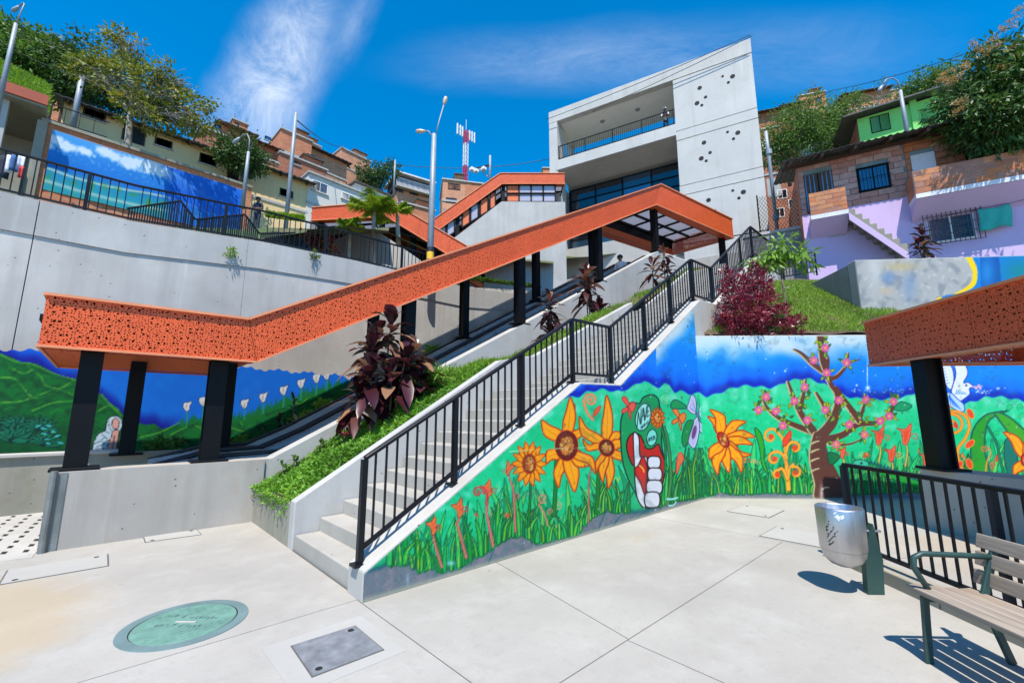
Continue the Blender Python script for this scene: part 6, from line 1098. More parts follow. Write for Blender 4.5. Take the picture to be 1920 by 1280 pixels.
# ------------------------------------------------------------------ vegetation
def leaf_mesh(name, P, D, N, L, W, tone, mat, shape='leaf', fold=0.25, droop=0.0):
    """P base points, D direction, N face normal, L length, W width (arrays): one small folded leaf at each"""
    n = len(P); D = D/np.linalg.norm(D, axis=1, keepdims=True); S = np.cross(D, N); S /= (np.linalg.norm(S, axis=1, keepdims=True)+1e-9); U = np.cross(S, D)
    L = np.broadcast_to(L, n)[:, None]; W = np.broadcast_to(W, n)[:, None]; dz = np.array([0, 0, -1.0])[None]
    if shape == 'blade':
        rows = [(0.0, 0.5), (0.4, 0.42), (0.75, 0.25), (1.0, 0.02)]
    elif shape == 'long':
        rows = [(0.0, 0.12), (0.28, 0.42), (0.58, 0.5), (0.84, 0.3), (1.0, 0.03)]
    else:
        rows = [(0.0, 0.05), (0.45, 0.5), (1.0, 0.03)]
    V = []
    for (t, w_) in rows:
        c = P+D*L*t+dz*droop*L*t*t
        V += [c-S*W*w_+U*W*w_*fold, c+S*W*w_+U*W*w_*fold] if shape != 'long' else [c-S*W*w_+U*W*w_*fold, c, c+S*W*w_+U*W*w_*fold]
    m = 3 if shape == 'long' else 2; k = len(rows)*m; V = np.stack(V, 1).reshape(-1, 3); base = (np.arange(n)*k)[:, None]; F = []
    for r in range(len(rows)-1):
        for j in range(m-1): F.append(np.stack([base[:, 0]+r*m+j, base[:, 0]+r*m+j+1, base[:, 0]+(r+1)*m+j+1, base[:, 0]+(r+1)*m+j], 1))
    Q = np.concatenate(F); me = bpy.data.meshes.new(name); me.vertices.add(len(V)); me.vertices.foreach_set('co', V.astype(np.float32).ravel()); me.loops.add(Q.size); me.loops.foreach_set('vertex_index', Q.astype(np.int32).ravel())
    me.polygons.add(len(Q)); me.polygons.foreach_set('loop_start', np.arange(0, Q.size, 4, dtype=np.int32)); me.polygons.foreach_set('loop_total', np.full(len(Q), 4, np.int32))
    if shape == 'long': me.polygons.foreach_set('use_smooth', np.ones(len(Q), bool))
    me.attributes.new('tone', 'FLOAT', 'POINT').data.foreach_set('value', np.repeat(tone, k).astype(np.float32)); me.materials.append(MATS[mat]); me.update(calc_edges=True); return me
def unit(r, n): v = r.normal(size=(n, 3)); return v/np.linalg.norm(v, axis=1, keepdims=True)
def crown_mesh(blobs, nleaf, clump, L, W, mat, seed, hang=0.3, flat=0.5, tone_lo=0.0, shape='leaf'):
    """leaf clumps scattered through ellipsoids (centre, radii)"""
    r = np.random.RandomState(seed); vol = np.array([b[1][0]*b[1][1]*b[1][2] for b in blobs])**0.67; vol /= vol.sum(); P, T, C = [], [], []
    for b, f in zip(blobs, vol):
        n = max(20, int(nleaf*f)); nc = max(6, int(n/26)); u = unit(r, nc)*(r.rand(nc, 1)**0.36); cc = np.array(b[0])+u*np.array(b[1]); ct = r.rand(nc); i = r.randint(0, nc, n)
        g_ = r.normal(size=(n, 3))*clump*np.array([1, 1, 0.7]); P.append(cc[i]+g_); T.append(np.clip(0.55*ct[i]+0.45*r.rand(n), tone_lo, 1)); C.append((cc[i]+g_-np.array(b[0]))/np.array(b[1]))
    P = np.concatenate(P); T = np.concatenate(T); C = np.concatenate(C); n = len(P); D = C*0.8+unit(r, n)*0.8; D[:, 2] -= hang; N = unit(r, n)*(1-flat)+np.array([0, 0, 1.0])*flat+C*0.4
    return leaf_mesh('crown', P, D, N, L*(0.7+0.6*r.rand(n)), W*(0.7+0.6*r.rand(n)), T, mat, shape)
def limb(mb, a, b, r0, r1, r, bend=0.15, n=5):
    a, b = Vector(a), Vector(b); L = (b-a).length; o = Vector((r.uniform(-1, 1), r.uniform(-1, 1), r.uniform(-0.3, 0.6)))*L*bend
    pts = [a.lerp(b, t/n)+o*math.sin(math.pi*t/n) for t in range(n+1)]; mb.tube(pts, [r0+(r1-r0)*t/n for t in range(n+1)], 7); return pts
def tree(name, label, base, blobs, nleaf, L, W, mat, seed, cat='tree', rad=0.14, clump=0.3, bark='bark', hang=0.3, twigs=0, group=None, fork=0.45, trunk_to=None, tone_lo=0.0):
    base = Vector(base); t = thing(name, label, cat, base, 0, group); r = random.Random(seed); loc = [(tuple(Vector(b[0])-base), b[1]) for b in blobs]; c0 = Vector(loc[0][0]); tk = MB()
    f = (Vector(trunk_to)-base) if trunk_to is not None else Vector((c0.x*fork*0.8, c0.y*fork*0.8, max(0.3, c0.z*fork))); limb(tk, (0, 0, -0.6), f, rad, rad*0.75, r, 0.05); tk.build('trunk', bark, t, True)
    br = MB()
    for b in loc:
        pts = limb(br, f, b[0], rad*0.6, rad*0.2, r, 0.12)
        for _ in range(5+twigs):
            q = Vector(b[0])+Vector([r.uniform(-0.85, 0.85)*x for x in b[1]]); p2 = limb(br, pts[r.choice([2, 3, 4])], q, rad*0.22, rad*0.05, r, 0.15)
            if twigs:
                for _ in range(3): limb(br, p2[r.choice([2, 3, 4])], q+Vector([r.uniform(-0.5, 0.5)*x for x in b[1]]), rad*0.09, rad*0.03, r, 0.2, 3)
    br.build('branches', bark, t, True)
    link('crown', crown_mesh(loc, nleaf, clump, L, W, mat, seed, hang, tone_lo=tone_lo), t); return t
def A_(u, v, d): return tuple(at(u, v, d))
TG = 'trees on the hillside'
tree('broadleaf_tree', 'sparse yellow-green tree with bare lower twigs before the cream house', A_(240, 290, 20), [(A_(250, 150, 20), (1.7, 1.7, 1.3)), (A_(235, 90, 20), (0.8, 0.8, 0.8)), (A_(300, 175, 20), (1.7, 1.6, 1.0)), (A_(350, 205, 20.3), (1.4, 1.4, 0.9)), (A_(375, 235, 20.5), (0.8, 0.9, 0.7)), (A_(190, 140, 20), (1.2, 1.2, 0.8)), (A_(215, 75, 20), (0.5, 0.5, 0.5)), (A_(330, 150, 20), (0.9, 0.9, 0.5)), (A_(270, 210, 19.6), (1.2, 1.2, 0.9))], 5200, 0.22, 0.10, 'leaf_yellow', 11, rad=0.17, clump=0.16, bark='pale_bark', twigs=7, group=TG, trunk_to=A_(245, 215, 20))
tree('dense_tree', 'dense dark green tree at the upper left above the grassy terrace', A_(60, 190, 25), [(A_(50, 110, 25), (2.6, 2.4, 1.9)), (A_(100, 140, 25), (2.2, 2.2, 1.7)), (A_(10, 80, 25), (2.0, 2.0, 1.6)), (A_(25, 130, 25), (2.2, 2.0, 1.3))], 9000, 0.28, 0.14, 'leaf_mid', 12, clump=0.3, group=TG)
tree('dense_tree', 'darker round-crowned tree between the two upper left trees', A_(160, 200, 25), [(A_(150, 110, 25), (1.7, 1.7, 1.6)), (A_(185, 155, 24.5), (1.9, 1.9, 1.4)), (A_(140, 150, 25), (1.6, 1.6, 1.3))], 4200, 0.24, 0.12, 'leaf_dark', 13, clump=0.3, group=TG)
tree('dense_tree', 'dim green tree filling the slope behind the sparse yellow tree', A_(240, 250, 26), [(A_(240, 170, 26), (2.6, 2.4, 1.5)), (A_(300, 215, 26), (2.2, 2.0, 1.1)), (A_(200, 190, 26), (2.0, 2.0, 1.2))], 4000, 0.24, 0.12, 'leaf_dark', 14, clump=0.35, group=TG)
tree('round_tree', 'round dark green tree behind the curved lamp before brick houses', A_(452, 325, 28), [(A_(448, 285, 28), (1.5, 1.5, 1.2)), (A_(470, 300, 28), (1.3, 1.3, 1.0)), (A_(425, 280, 28), (0.9, 0.9, 0.8))], 4200, 0.22, 0.11, 'leaf_dark', 15, clump=0.25, group=TG)
tree('round_tree', 'dark round tree between the pale brick houses and the gallery house', A_(710, 365, 48), [(A_(700, 330, 48), (1.9, 1.9, 1.5)), (A_(725, 322, 48), (1.4, 1.4, 1.2)), (A_(690, 340, 48), (1.2, 1.2, 1.0))], 3200, 0.3, 0.15, 'leaf_dark', 16, clump=0.3, group=TG)
tree('olive_tree', 'large feathery olive-green tree beside the concrete building', A_(1480, 335, 31), [(A_(1470, 250, 31), (2.0, 2.0, 1.8)), (A_(1510, 225, 31), (2.2, 2.0, 1.5)), (A_(1500, 275, 31), (2.3, 2.0, 1.6)), (A_(1450, 285, 31), (1.5, 1.5, 1.5))], 11000, 0.21, 0.085, 'leaf_olive', 17, clump=0.32, group=TG)
tree('olive_tree', 'feathery olive-green tree touching the lime green house', A_(1560, 320, 32), [(A_(1550, 235, 32), (2.2, 2.0, 1.6)), (A_(1585, 210, 32), (1.7, 1.6, 1.2)), (A_(1570, 265, 31.5), (1.7, 1.7, 1.3))], 9000, 0.21, 0.085, 'leaf_olive', 18, clump=0.32, group=TG)
tree('round_tree', 'bright green tree on the right skyline above the lime house', A_(1740, 210, 46), [(A_(1730, 160, 46), (2.6, 2.2, 1.3)), (A_(1760, 150, 46), (1.9, 1.8, 1.0)), (A_(1705, 175, 46), (1.6, 1.6, 0.9))], 3600, 0.3, 0.15, 'leaf_mid', 19, clump=0.35, group=TG)
tree('bare_tree', 'nearly bare twiggy tree behind the curved right street lamp', A_(1650, 225, 42), [(A_(1645, 180, 42), (2.4, 2.0, 1.6)), (A_(1665, 190, 42), (1.5, 1.5, 1.2))], 260, 0.22, 0.1, 'leaf_olive', 20, rad=0.13, clump=0.3, bark='pale_bark', twigs=10, group=TG)
mg = [(A_(1860, 130, 14), (1.25, 1.2, 1.0)), (A_(1905, 180, 13.6), (1.5, 1.4, 1.2)), (A_(1830, 215, 13.8), (1.05, 1.0, 0.95)), (A_(1870, 240, 13.5), (1.1, 1.1, 0.75)), (A_(1800, 190, 14.2), (0.65, 0.7, 0.75)), (A_(1960, 120, 13.6), (1.5, 1.4, 1.3)), (A_(1980, 230, 13.4), (1.3, 1.3, 1.1))]
mt = tree('mango_tree', 'dense dark mango tree with orange blossom at the upper right', A_(2080, 520, 13.4), mg, 15000, 0.26, 0.075, 'leaf_mango', 21, rad=0.22, clump=0.22, hang=0.55, group=TG, trunk_to=A_(2010, 260, 13.4))
r_ = np.random.RandomState(5); bl_ = []
for (u, v) in ((1778, 138), (1795, 150), (1770, 150), (1880, 60), (1905, 40), (1830, 85), (1845, 100), (1800, 190), (1812, 125), (1900, 95), (1868, 80), (1790, 205), (1885, 130), (1915, 25)): bl_.append((tuple(Vector(A_(u, v, 13.2))-mt.location), (0.16, 0.16, 0.2)))
leafmat('blossom', (0.42, 0.26, 0.09), 0.7, 0.4, 0.3); link('blossom', crown_mesh(bl_, 1800, 0.05, 0.06, 0.03, 'blossom', 6, -0.6), mt)
paint('leaf_stalk', (0.3, 0.33, 0.08), 0.6)
def pinnate_palm(name, label, base, top, nf, L, seed, mat='leaf_palm', cat='palm', group=None):
    b, t = Vector(base), Vector(top); o = thing(name, label, cat, b, 0, group); r = np.random.RandomState(seed); rr = random.Random(seed); m = MB(); limb(m, (0, 0, -0.4), t-b, 0.10, 0.06, rr, 0.03); m.build('trunk', 'pale_bark', o, True); c = np.array(t-b)
    for k in range(nf):
        an = 2.4*k+rr.random(); el = 1.42-1.1*k/nf; d = np.array([math.cos(an)*math.cos(el), math.sin(an)*math.cos(el), math.sin(el)]); n = 60; s = np.linspace(0.12, 1, n); Lk = L*rr.uniform(0.8, 1.1); pts = c+d*Lk*s[:, None]+np.array([0, 0, -1.0])*(0.30*Lk*s**2.2)[:, None]
        tg = np.gradient(pts, axis=0); tg /= np.linalg.norm(tg, axis=1, keepdims=True); sd = np.cross(tg, [0, 0, 1.0]); sd /= np.linalg.norm(sd, axis=1, keepdims=True)+1e-9; P = np.concatenate([pts, pts]); D = np.concatenate([sd+tg*0.7, -sd+tg*0.7])+r.normal(size=(2*n, 3))*0.12; D[:, 2] -= 0.45
        ln = np.concatenate([np.sin(np.clip(s*3.0, 0.3, 2.9))]*2)*Lk*0.42; me = leaf_mesh('frond', P, D, np.tile([0, 0, 1.0], (2*n, 1)), ln, 0.036, np.clip(r.rand(2*n)*0.6+(0.38 if k > nf*0.6 else 0.05), 0, 1), mat, 'blade', 0.2, 0.25); link('frond', me, o); MB().tube([tuple(q) for q in pts[::6]], 0.012, 5).build('rachis', 'leaf_stalk', o)
    return o
pinnate_palm('young_palm', 'young feathery palm in front of the peaked orange canopy', A_(702, 485, 15.0), A_(702, 400, 15.0), 15, 1.15, 3)
pinnate_palm('young_palm', 'small yellowing palm just right of the tall young palm', A_(748, 440, 15.6), A_(745, 400, 15.6), 8, 0.75, 4)
pinnate_palm('young_palm', 'low yellow palm under the left end of the peaked canopy', A_(655, 470, 14.5), A_(655, 432, 14.5), 8, 0.7, 5)
def ti_plant(name, label, base, stems, L, W, seed, mat='leaf_ti', n=24, group='dark red ti plants', lower=0.5):
    """stems: list of (dx,dy,height); each carries a rosette of broad arching leaves"""
    o = thing(name, label, 'plant', base, 0, group); r = np.random.RandomState(seed); rr = random.Random(seed)
    for (dx, dy, h) in stems:
        m = MB(); limb(m, (dx*0.4, dy*0.4, -0.1), (dx, dy, h), 0.02, 0.014, rr, 0.03); m.build('stem', 'bark', o, True); k = np.arange(n); an = k*2.4+rr.random()*6; f = k/(n-1.0); el = np.radians(82-108*f)+r.normal(size=n)*0.22
        P = np.stack([dx+0*an, dy+0*an, h+0.06-lower*f], 1)+r.normal(size=(n, 3))*0.01; D = np.stack([np.cos(an)*np.cos(el), np.sin(an)*np.cos(el), np.sin(el)], 1); N = np.stack([-np.cos(an)*np.sin(el), -np.sin(an)*np.sin(el), np.cos(el)], 1)
        link('rosette', leaf_mesh('rosette', P, D, N, L*(0.75+0.4*r.rand(n)), W*(0.8+0.4*r.rand(n)), np.clip(r.rand(n), 0, 1), mat, 'long', 0.22, 0.48), o)
    return o
ti_plant('ti_plant', 'huge dark burgundy ti plant towering over the planted bed', (3.62, 7.0, bed_z(3.62, 7.0)), [(0.0, 0.05, 1.62), (-0.32, 0.1, 1.2), (0.42, -0.05, 1.2), (-0.12, -0.25, 0.7), (0.25, 0.22, 0.85), (-0.45, -0.12, 0.75), (0.12, -0.3, 1.0), (0.5, -0.2, 0.65), (-0.18, 0.25, 1.35), (-0.5, 0.1, 0.4), (0.0, 0.0, 0.4)], 0.52, 0.20, 1, n=20, lower=0.45)
ti_plant('ti_plant', 'slim burgundy ti plant behind the railing at the first landing', (7.75, 6.95, bed_z(7.75, 6.95)), [(0, 0, 1.05), (0.12, 0.1, 0.5), (-0.1, -0.1, 0.2)], 0.52, 0.14, 2, n=22)
ti_plant('ti_plant', 'broad burgundy ti plant casting its shadow on the escalator wall', (9.4, 7.0, bed_z(9.4, 7.0)), [(-0.1, 0, 1.35), (0.1, 0.1, 1.0), (0.35, -0.1, 0.45)], 0.58, 0.19, 3, n=22)
ti_plant('ti_plant', 'small reddish ti plant lower of the pair by the upper flight', (12.2, 6.6, bed_z(12.2, 6.6)), [(0, 0, 0.65)], 0.55, 0.13, 4, n=20)
ti_plant('ti_plant', 'small reddish ti plant higher of the pair by the upper flight', (13.6, 6.9, bed_z(13.6, 6.9)+0.1), [(0, 0, 0.9), (-0.1, -0.2, 0.4)], 0.5, 0.13, 5, n=18)
ti_plant('ti_plant', 'dark pink-edged ti plant standing before the lilac house', A_(1735, 482, 11.6), [(0, 0, 0.75), (0.1, 0.0, 0.4), (-0.15, 0.1, 0.35)], 0.42, 0.12, 6, n=18)
ti_plant('ti_plant', 'thin dark ti plant against the hill mural beside the escalator', (3.45, 11.55, 1.35), [(0, 0, 0.55), (-0.3, 0, 0.15)], 0.42, 0.08, 7, n=13)
ti_plant('ti_plant', 'tiny ti plant by the foot of the inner grey wall', (8.5, 11.6, 4.3), [(0, 0, 0.45)], 0.28, 0.06, 8, n=12)
ti_plant('ti_plant', 'short dark ti plant by the second black column on the escalator side', (1.95, 11.5, 0.85), [(0, 0, 0.4), (0.2, 0, 0.2)], 0.3, 0.07, 9, n=12)
leafmat('leaf_croton', (0.20, 0.03, 0.03), 0.4, 0.8, 0.25, (0.4, 0.22, 0.03))
for i, (u, v) in enumerate(((585, 452), (605, 455), (572, 448), (622, 460))): ti_plant('croton', ['red croton left of the post under the peaked canopy', 'bushy dark red croton below the peaked canopy end', 'low red croton beside the small person on the street', 'dark croton at the foot of the low yellow palm'][i], A_(u, v+18, 14.2), [(0, 0, 0.35), (0.15, 0.1, 0.25), (-0.2, 0, 0.45)], 0.32, 0.10, 30+i, 'leaf_croton', 16, 'red crotons on the upper street')
# red shrub and sapling on the lawn
def shrub(name, label, base, blobs, n, L, W, mat, seed, clump=0.08, cat='shrub', hang=-0.3, group=None):
    o = thing(name, label, cat, base, 0, group); m = MB(); rr = random.Random(seed)
    for b in blobs: limb(m, (0, 0, -0.1), b[0], 0.025, 0.008, rr)
    m.build('stems', 'bark', o, True); link('foliage', crown_mesh(blobs, n, clump, L, W, mat, seed, hang, 0.3), o); return o
shrub('red_shrub', 'bushy deep red shrub at the corner of the lawn', (10.2, 3.25, 3.25), [((-0.05, 0.05, 0.75), (0.55, 0.55, 0.72)), ((0.1, -0.1, 1.25), (0.32, 0.32, 0.5)), ((-0.28, 0.25, 1.1), (0.22, 0.22, 0.5)), ((0.35, -0.45, 0.32), (0.45, 0.45, 0.4)), ((-0.25, 0.1, 0.4), (0.5, 0.5, 0.45))], 9000, 0.075, 0.028, 'leaf_red', 40, 0.06)
tree('sapling', 'thin young tree with drooping bright leaves on the lawn', (10.75, 2.75, 4.05), [((10.85, 2.70, 5.35), (0.26, 0.26, 0.30)), ((10.62, 3.0, 5.05), (0.26, 0.26, 0.26)), ((10.9, 2.42, 5.05), (0.22, 0.22, 0.24))], 520, 0.20, 0.062, 'leaf_bright', 41, rad=0.028, clump=0.1, hang=0.9, fork=0.5)
# lawn, ground cover in the bed, planting strips: uncountable, one object each
def scatter(name, label, fn, n, L, W, mat, seed, up=1.0, spread=0.6, shape='blade', cat='grass', droop=0.3):
    r = np.random.RandomState(seed); P, T = fn(r, n); n = len(P); D = r.normal(size=(n, 3))*spread; D[:, 2] = np.abs(D[:, 2])+up; N = unit(r, n)+np.array([0, 0, 0.3])
    o = link(name, leaf_mesh(name, P, D, N, L*(0.6+0.8*r.rand(n)), W*(0.7+0.6*r.rand(n)), np.clip(0.5*T+0.5*r.rand(n), 0, 1), mat, shape, 0.2, droop)); o['kind'] = 'stuff'; o['label'] = label; o['category'] = cat; return o
def pn(x, y, f=1.0): return 0.5+0.25*np.sin(x*2.3*f+1.3*np.sin(y*1.9*f))+0.25*np.sin(y*3.1*f+1.7*np.sin(x*2.7*f))
def f_lawn(r, n):
    s = -0.6+6.0*r.rand(n); q = 0.30+3.6*r.rand(n); p = np.array(BW0)+np.array(BWD)*s[:, None]-np.array(BWN)*q[:, None]; p[:, 2] = 3.2+0.62*q; k = (p[:, 1] < 3.85) & (r.rand(n) > 0.25*(pn(p[:, 0], p[:, 1], 2.3) > 0.85)); return p[k], pn(p[:, 0], p[:, 1])[k]
scatter('lawn_grass', 'bright green grass on the small sloping lawn', f_lawn, 42000, 0.10, 0.012, 'leaf_lawn', 50)
def f_bed(x0, x1, ya=6.18, yb=7.9, dens=None):
    def fn(r, n):
        x = x0+(x1-x0)*r.rand(n); y = ya+(yb-ya)*r.rand(n); z = np.array([bed_z(a, b) for a, b in zip(x, y)]); k = (r.rand(n) < (dens(x, y) if dens else 1)); return np.stack([x, y, z-(0.02 + 0.08*(x > 9.9))], 1)[k], pn(x, y, 1.6)[k]
    return fn
scatter('ground_cover', 'thick bright green creeping plants in the bed beside the stairs', f_bed(1.92, 5.2), 17000, 0.10, 0.042, 'leaf_cover', 51, 0.7, 0.8, 'leaf', 'ground cover')
scatter('bed_grass', 'tufts of green grass in the upper planted bed', f_bed(4.6, 14.8, dens=lambda x, y: np.where(x < 5.8, 1.0, np.where(x < 10, np.clip(1.25-(y-6.2)*1.5+0.35*np.sin(x*3), 0.0, 1), np.clip(0.7-(y-6.2)*1.0+0.4*np.sin(x*4), 0.0, 1)))), 26000, 0.15, 0.014, 'leaf_lawn', 52, 1.1, 0.5)
def f_trail(r, n): y = 6.2+1.7*r.rand(n); z = 0.55-0.3*r.rand(n)**2.2*(0.4+0.6*pn(y*3, y)); x = 1.88-0.03*r.rand(n); return np.stack([x, y, z], 1), r.rand(n)
scatter('trailing_plants', 'dry and green stems trailing over the bed end wall', f_trail, 420, 0.06, 0.026, 'leaf_cover', 53, -0.2, 0.8, 'leaf', 'ground cover')
def tuft(name, label, base, n, L, W, mat, seed, group=None, spread=0.5, rad=0.12):
    r = np.random.RandomState(seed); P = np.zeros((n, 3)); P[:, :2] = r.normal(size=(n, 2))*rad; D = r.normal(size=(n, 3))*spread; D[:, 2] = np.abs(D[:, 2])+1; o = link(name, leaf_mesh(name, P, D, unit(r, n), L*(0.6+0.7*r.rand(n)), W, r.rand(n), mat, 'blade', 0.2, 0.5), None, base); return tag(o, label, 'plant', group)
tuft('grass_clump', 'tall arching grass clump right of the huge ti plant', (4.75, 7.2, bed_z(4.75, 7.2)), 650, 0.75, 0.02, 'leaf_cover', 60, rad=0.26); tuft('grass_clump', 'second arching grass clump further along the planted bed', (5.4, 7.2, bed_z(5.4, 7.2)), 260, 0.42, 0.016, 'leaf_lawn', 61, rad=0.2)
for i, (x, y, z, lab) in enumerate(((2.15, 7.6, 0.75, 'dark green sprig at the low end of the bed'), (2.35, 7.75, 0.95, 'leafy sprig next to the concrete escalator wall'), (2.75, 7.75, 1.15, 'tall dark sprig halfway along the lower bed'), (3.05, 7.7, 1.25, 'small sprig near the pinkish seedling'))): ti_plant('seedling', lab, (x, y-0.1, bed_z(x, y-0.1)), [(0, 0, 0.14), (0.06, 0.05, 0.08)], 0.17, 0.05, 70+i, 'leaf_mid', 10, 'seedlings in the planted bed', 0.1)
shrub('pink_seedling', 'small pinkish-red seedling at the foot of the huge ti plant', (3.1, 7.4, bed_z(3.1, 7.4)), [((0, 0, 0.16), (0.1, 0.1, 0.16))], 260, 0.06, 0.025, 'leaf_red', 75, 0.03)
for i, (x, z, lab) in enumerate(((1.0, 0.9, 'leafy green plant behind the first columns'), (2.4, 0.88, 'low green plants along the planting strip'), (2.9, 0.98, 'darker low bush where the kerb starts to climb'), (3.7, 1.45, 'yellow-green tuft on the climbing planting strip'), (4.3, 1.75, 'yellow-green tuft nearest the huge ti plant'), (6.6, 3.05, 'green weeds by the wall shadow under the canopy'), (7.3, 3.5, 'small weeds higher along the inner wall'))): shrub('strip_plant', lab, (x, 11.5, z), [((0, 0, 0.1), (0.32, 0.2, 0.12))], 420, 0.09, 0.035, ['leaf_mid', 'leaf_cover', 'leaf_dark', 'leaf_palm', 'leaf_palm', 'leaf_cover', 'leaf_cover'][i], 80+i, 0.05, 'plant', group='plants in the strip under the mural')
for i, (u, v, lab) in enumerate(((432, 470, 'small weed sprouting from the retaining wall top'), (587, 478, 'dark weed hanging on the retaining wall'))): shrub('wall_weed', lab, tuple(on_plane(u, v, (0, 11.93, 0), Vector((0, 1, 0)))), [((0, 0, 0.0), (0.12, 0.05, 0.16))], 140, 0.07, 0.025, ['leaf_bright', 'leaf_olive'][i], 90+i, 0.03, 'plant', group='weeds on the retaining wall')
def f_ter(r, n):
    P = []; u = -60+150*r.rand(n); d = 19.0+4.0*r.rand(n); v = 0.53*(u)+172+(19-d)*14
    for a, b, c in zip(u, v, d): P.append(A_(a, b, c))
    return np.array(P), pn(u*0.05, d)
scatter('terrace_grass', 'bright grass bank above the shelter', f_ter, 9000, 0.42, 0.06, 'leaf_lawn', 55)
tm = MB(); 
for (u, v, d) in ((-70, 130, 19), (95, 222, 19), (95, 190, 23), (-70, 85, 23)): tm.v.append(A_(u, v+8, d))
tm.f.append((0, 1, 2, 3)); structure(tm.build('terrace_bank', 'hill_cover'))
def f_hedge(r, n): u = 500+70*r.rand(n); v = 408+0.12*(u-500)-10*r.rand(n); return np.array([A_(a, b, 17.0) for a, b in zip(u, v)]), r.rand(n)
scatter('street_hedge', 'low yellow-green planting along the street below the cream house', f_hedge, 2600, 0.16, 0.04, 'leaf_palm', 56, 0.8, 0.7, 'blade', 'plant')
def f_inner(r, n): t = r.rand(n); x = 7.2+5.5*t; return np.stack([x, 12.3-0.07*(x-7.2)+0.15*r.rand(n), 6.25+0.09*(x-7.2)+0.05*r.rand(n)], 1), r.rand(n)
scatter('wall_top_plants', 'green plants along the top of the inner grey wall', f_inner, 2600, 0.2, 0.05, 'leaf_mid', 57, 0.9, 0.7, 'leaf', 'plant')

# ------------------------------------------------------------------ poles, lamps, mast, wires
def lamp_head(mb, p, d, s=1.0):
    p = Vector(p); d = Vector(d).normalized(); mb.tube([p, p+d*0.12*s, p+d*0.35*s, p+d*0.55*s, p+d*0.62*s], [0.05*s, 0.09*s, 0.13*s, 0.10*s, 0.02*s], 10)
def pole(name, label, px0, px1, depth, r0, r1, mat='galvanised', arm=None, band=False, extra=None, cat='lamp post', group='street lamps and poles'):
    b = at(px0[0], px0[1], depth); t = at(px1[0], px1[1], depth); h = t.z-b.z; b0 = Vector((t.x, t.y, b.z)); o = thing(name, label, cat, b0, 0, group)
    MB().tube([(0, 0, -1.0), (0, 0, h*0.5), (0, 0, h)], [r0, (r0+r1)/2, r1], 14).build('shaft', mat, o, True)
    if arm:
        m = MB(); pts = [at(u, v, depth)-b0 for u, v in arm]; m.tube(pts, [r1*0.55]+[r1*0.42]*(len(pts)-1), 8); ao = m.build('arm', mat, o, True); hd = MB(); lamp_head(hd, pts[-1], pts[-1]-pts[-2]+Vector((0, 0, -0.1))*0, depth/26); hd.build('lamp_head', 'galvanised', ao, True)
    if band: MB().tube([(0, 0, h*band[0]), (0, 0, h*band[1])], r0*1.02, 14, False).build('yellow_band', 'yellow_paint', o, True); MB().tube([(0, 0, h*band[1]+0.002), (0, 0, h*(band[1]+0.035))], r0*1.021, 14, False).build('black_band', 'rubber', o, True)
    return o, b0, h
o, b0, h = pole('lamp_post', 'tall grey lamp post with two lamps and a yellow band', (804, 487), (814, 252), 13.5, 0.115, 0.078, arm=None, band=(0.0, 0.055))
for pts, nm in ((((812, 258), (803, 246), (798, 246)), 0), (((817, 254), (822, 232), (832, 197)), 1)):
    P = [at(u, v, 13.5)-b0 for u, v in pts]; a_ = MB().tube(P, 0.022, 8).build('arm', 'galvanised', o, True); m = MB(); lamp_head(m, P[-1], P[-1]-P[-2], 0.55); m.build('lamp_head', 'lamp_lens', a_, True)
pole('lamp_post', 'curved grey street lamp beside the round green tree', (452, 352), (466, 285), 18, 0.09, 0.06, arm=[(466, 285), (468, 262), (464, 252), (457, 252), (450, 258)])
pole('lamp_post', 'slanting grey street lamp at the upper left corner', (-14, 175), (30, 45), 15, 0.085, 0.06, arm=[(30, 45), (40, 22), (46, 8), (44, 6), (36, 12)])
pole('utility_pole', 'short thick grey pole with wire brackets by the sparse tree', (128, 232), (154, 142), 22.5, 0.15, 0.12, cat='utility pole')
up_, ub, uh = pole('utility_pole', 'galvanised utility pole with wires before the tall brick house', (540, 400), (555, 212), 19, 0.10, 0.075, cat='utility pole')
pole('lamp_post', 'curved grey street lamp before the lime green house', (1703, 255), (1688, 170), 19, 0.10, 0.07, arm=[(1687, 168), (1683, 152), (1673, 146), (1662, 149), (1655, 160)])
pole('utility_pole', 'small pole with loop wire left of the gallery house', (740, 350), (741, 300), 40, 0.1, 0.08, cat='utility pole'); fl, fb, fh = pole('floodlight_pole', 'thin pole carrying a bar of floodlights above the glazed canopy', (919, 335), (919, 292), 30, 0.09, 0.08, cat='utility pole')
P = [at(u, v, 30)-fb for u, v in ((920, 309), (886, 318))]; MB().bar(P[0], P[1], 0.1, 0.1).build('crossbar', 'black_steel', fl); MB().bar(at(899, 316, 30)-fb, at(914, 331, 30)-fb, 0.08, 0.08).build('strut', 'galvanised', fl)
for u, v in ((885, 317), (893, 320), (907, 316)): p = at(u, v, 29.8)-fb; bevel(MB().box(p.x-0.16, p.x+0.16, p.y-0.16, p.y+0.16, p.z-0.14, p.z+0.1).build('floodlight', 'white_paint', fl), 0.03)
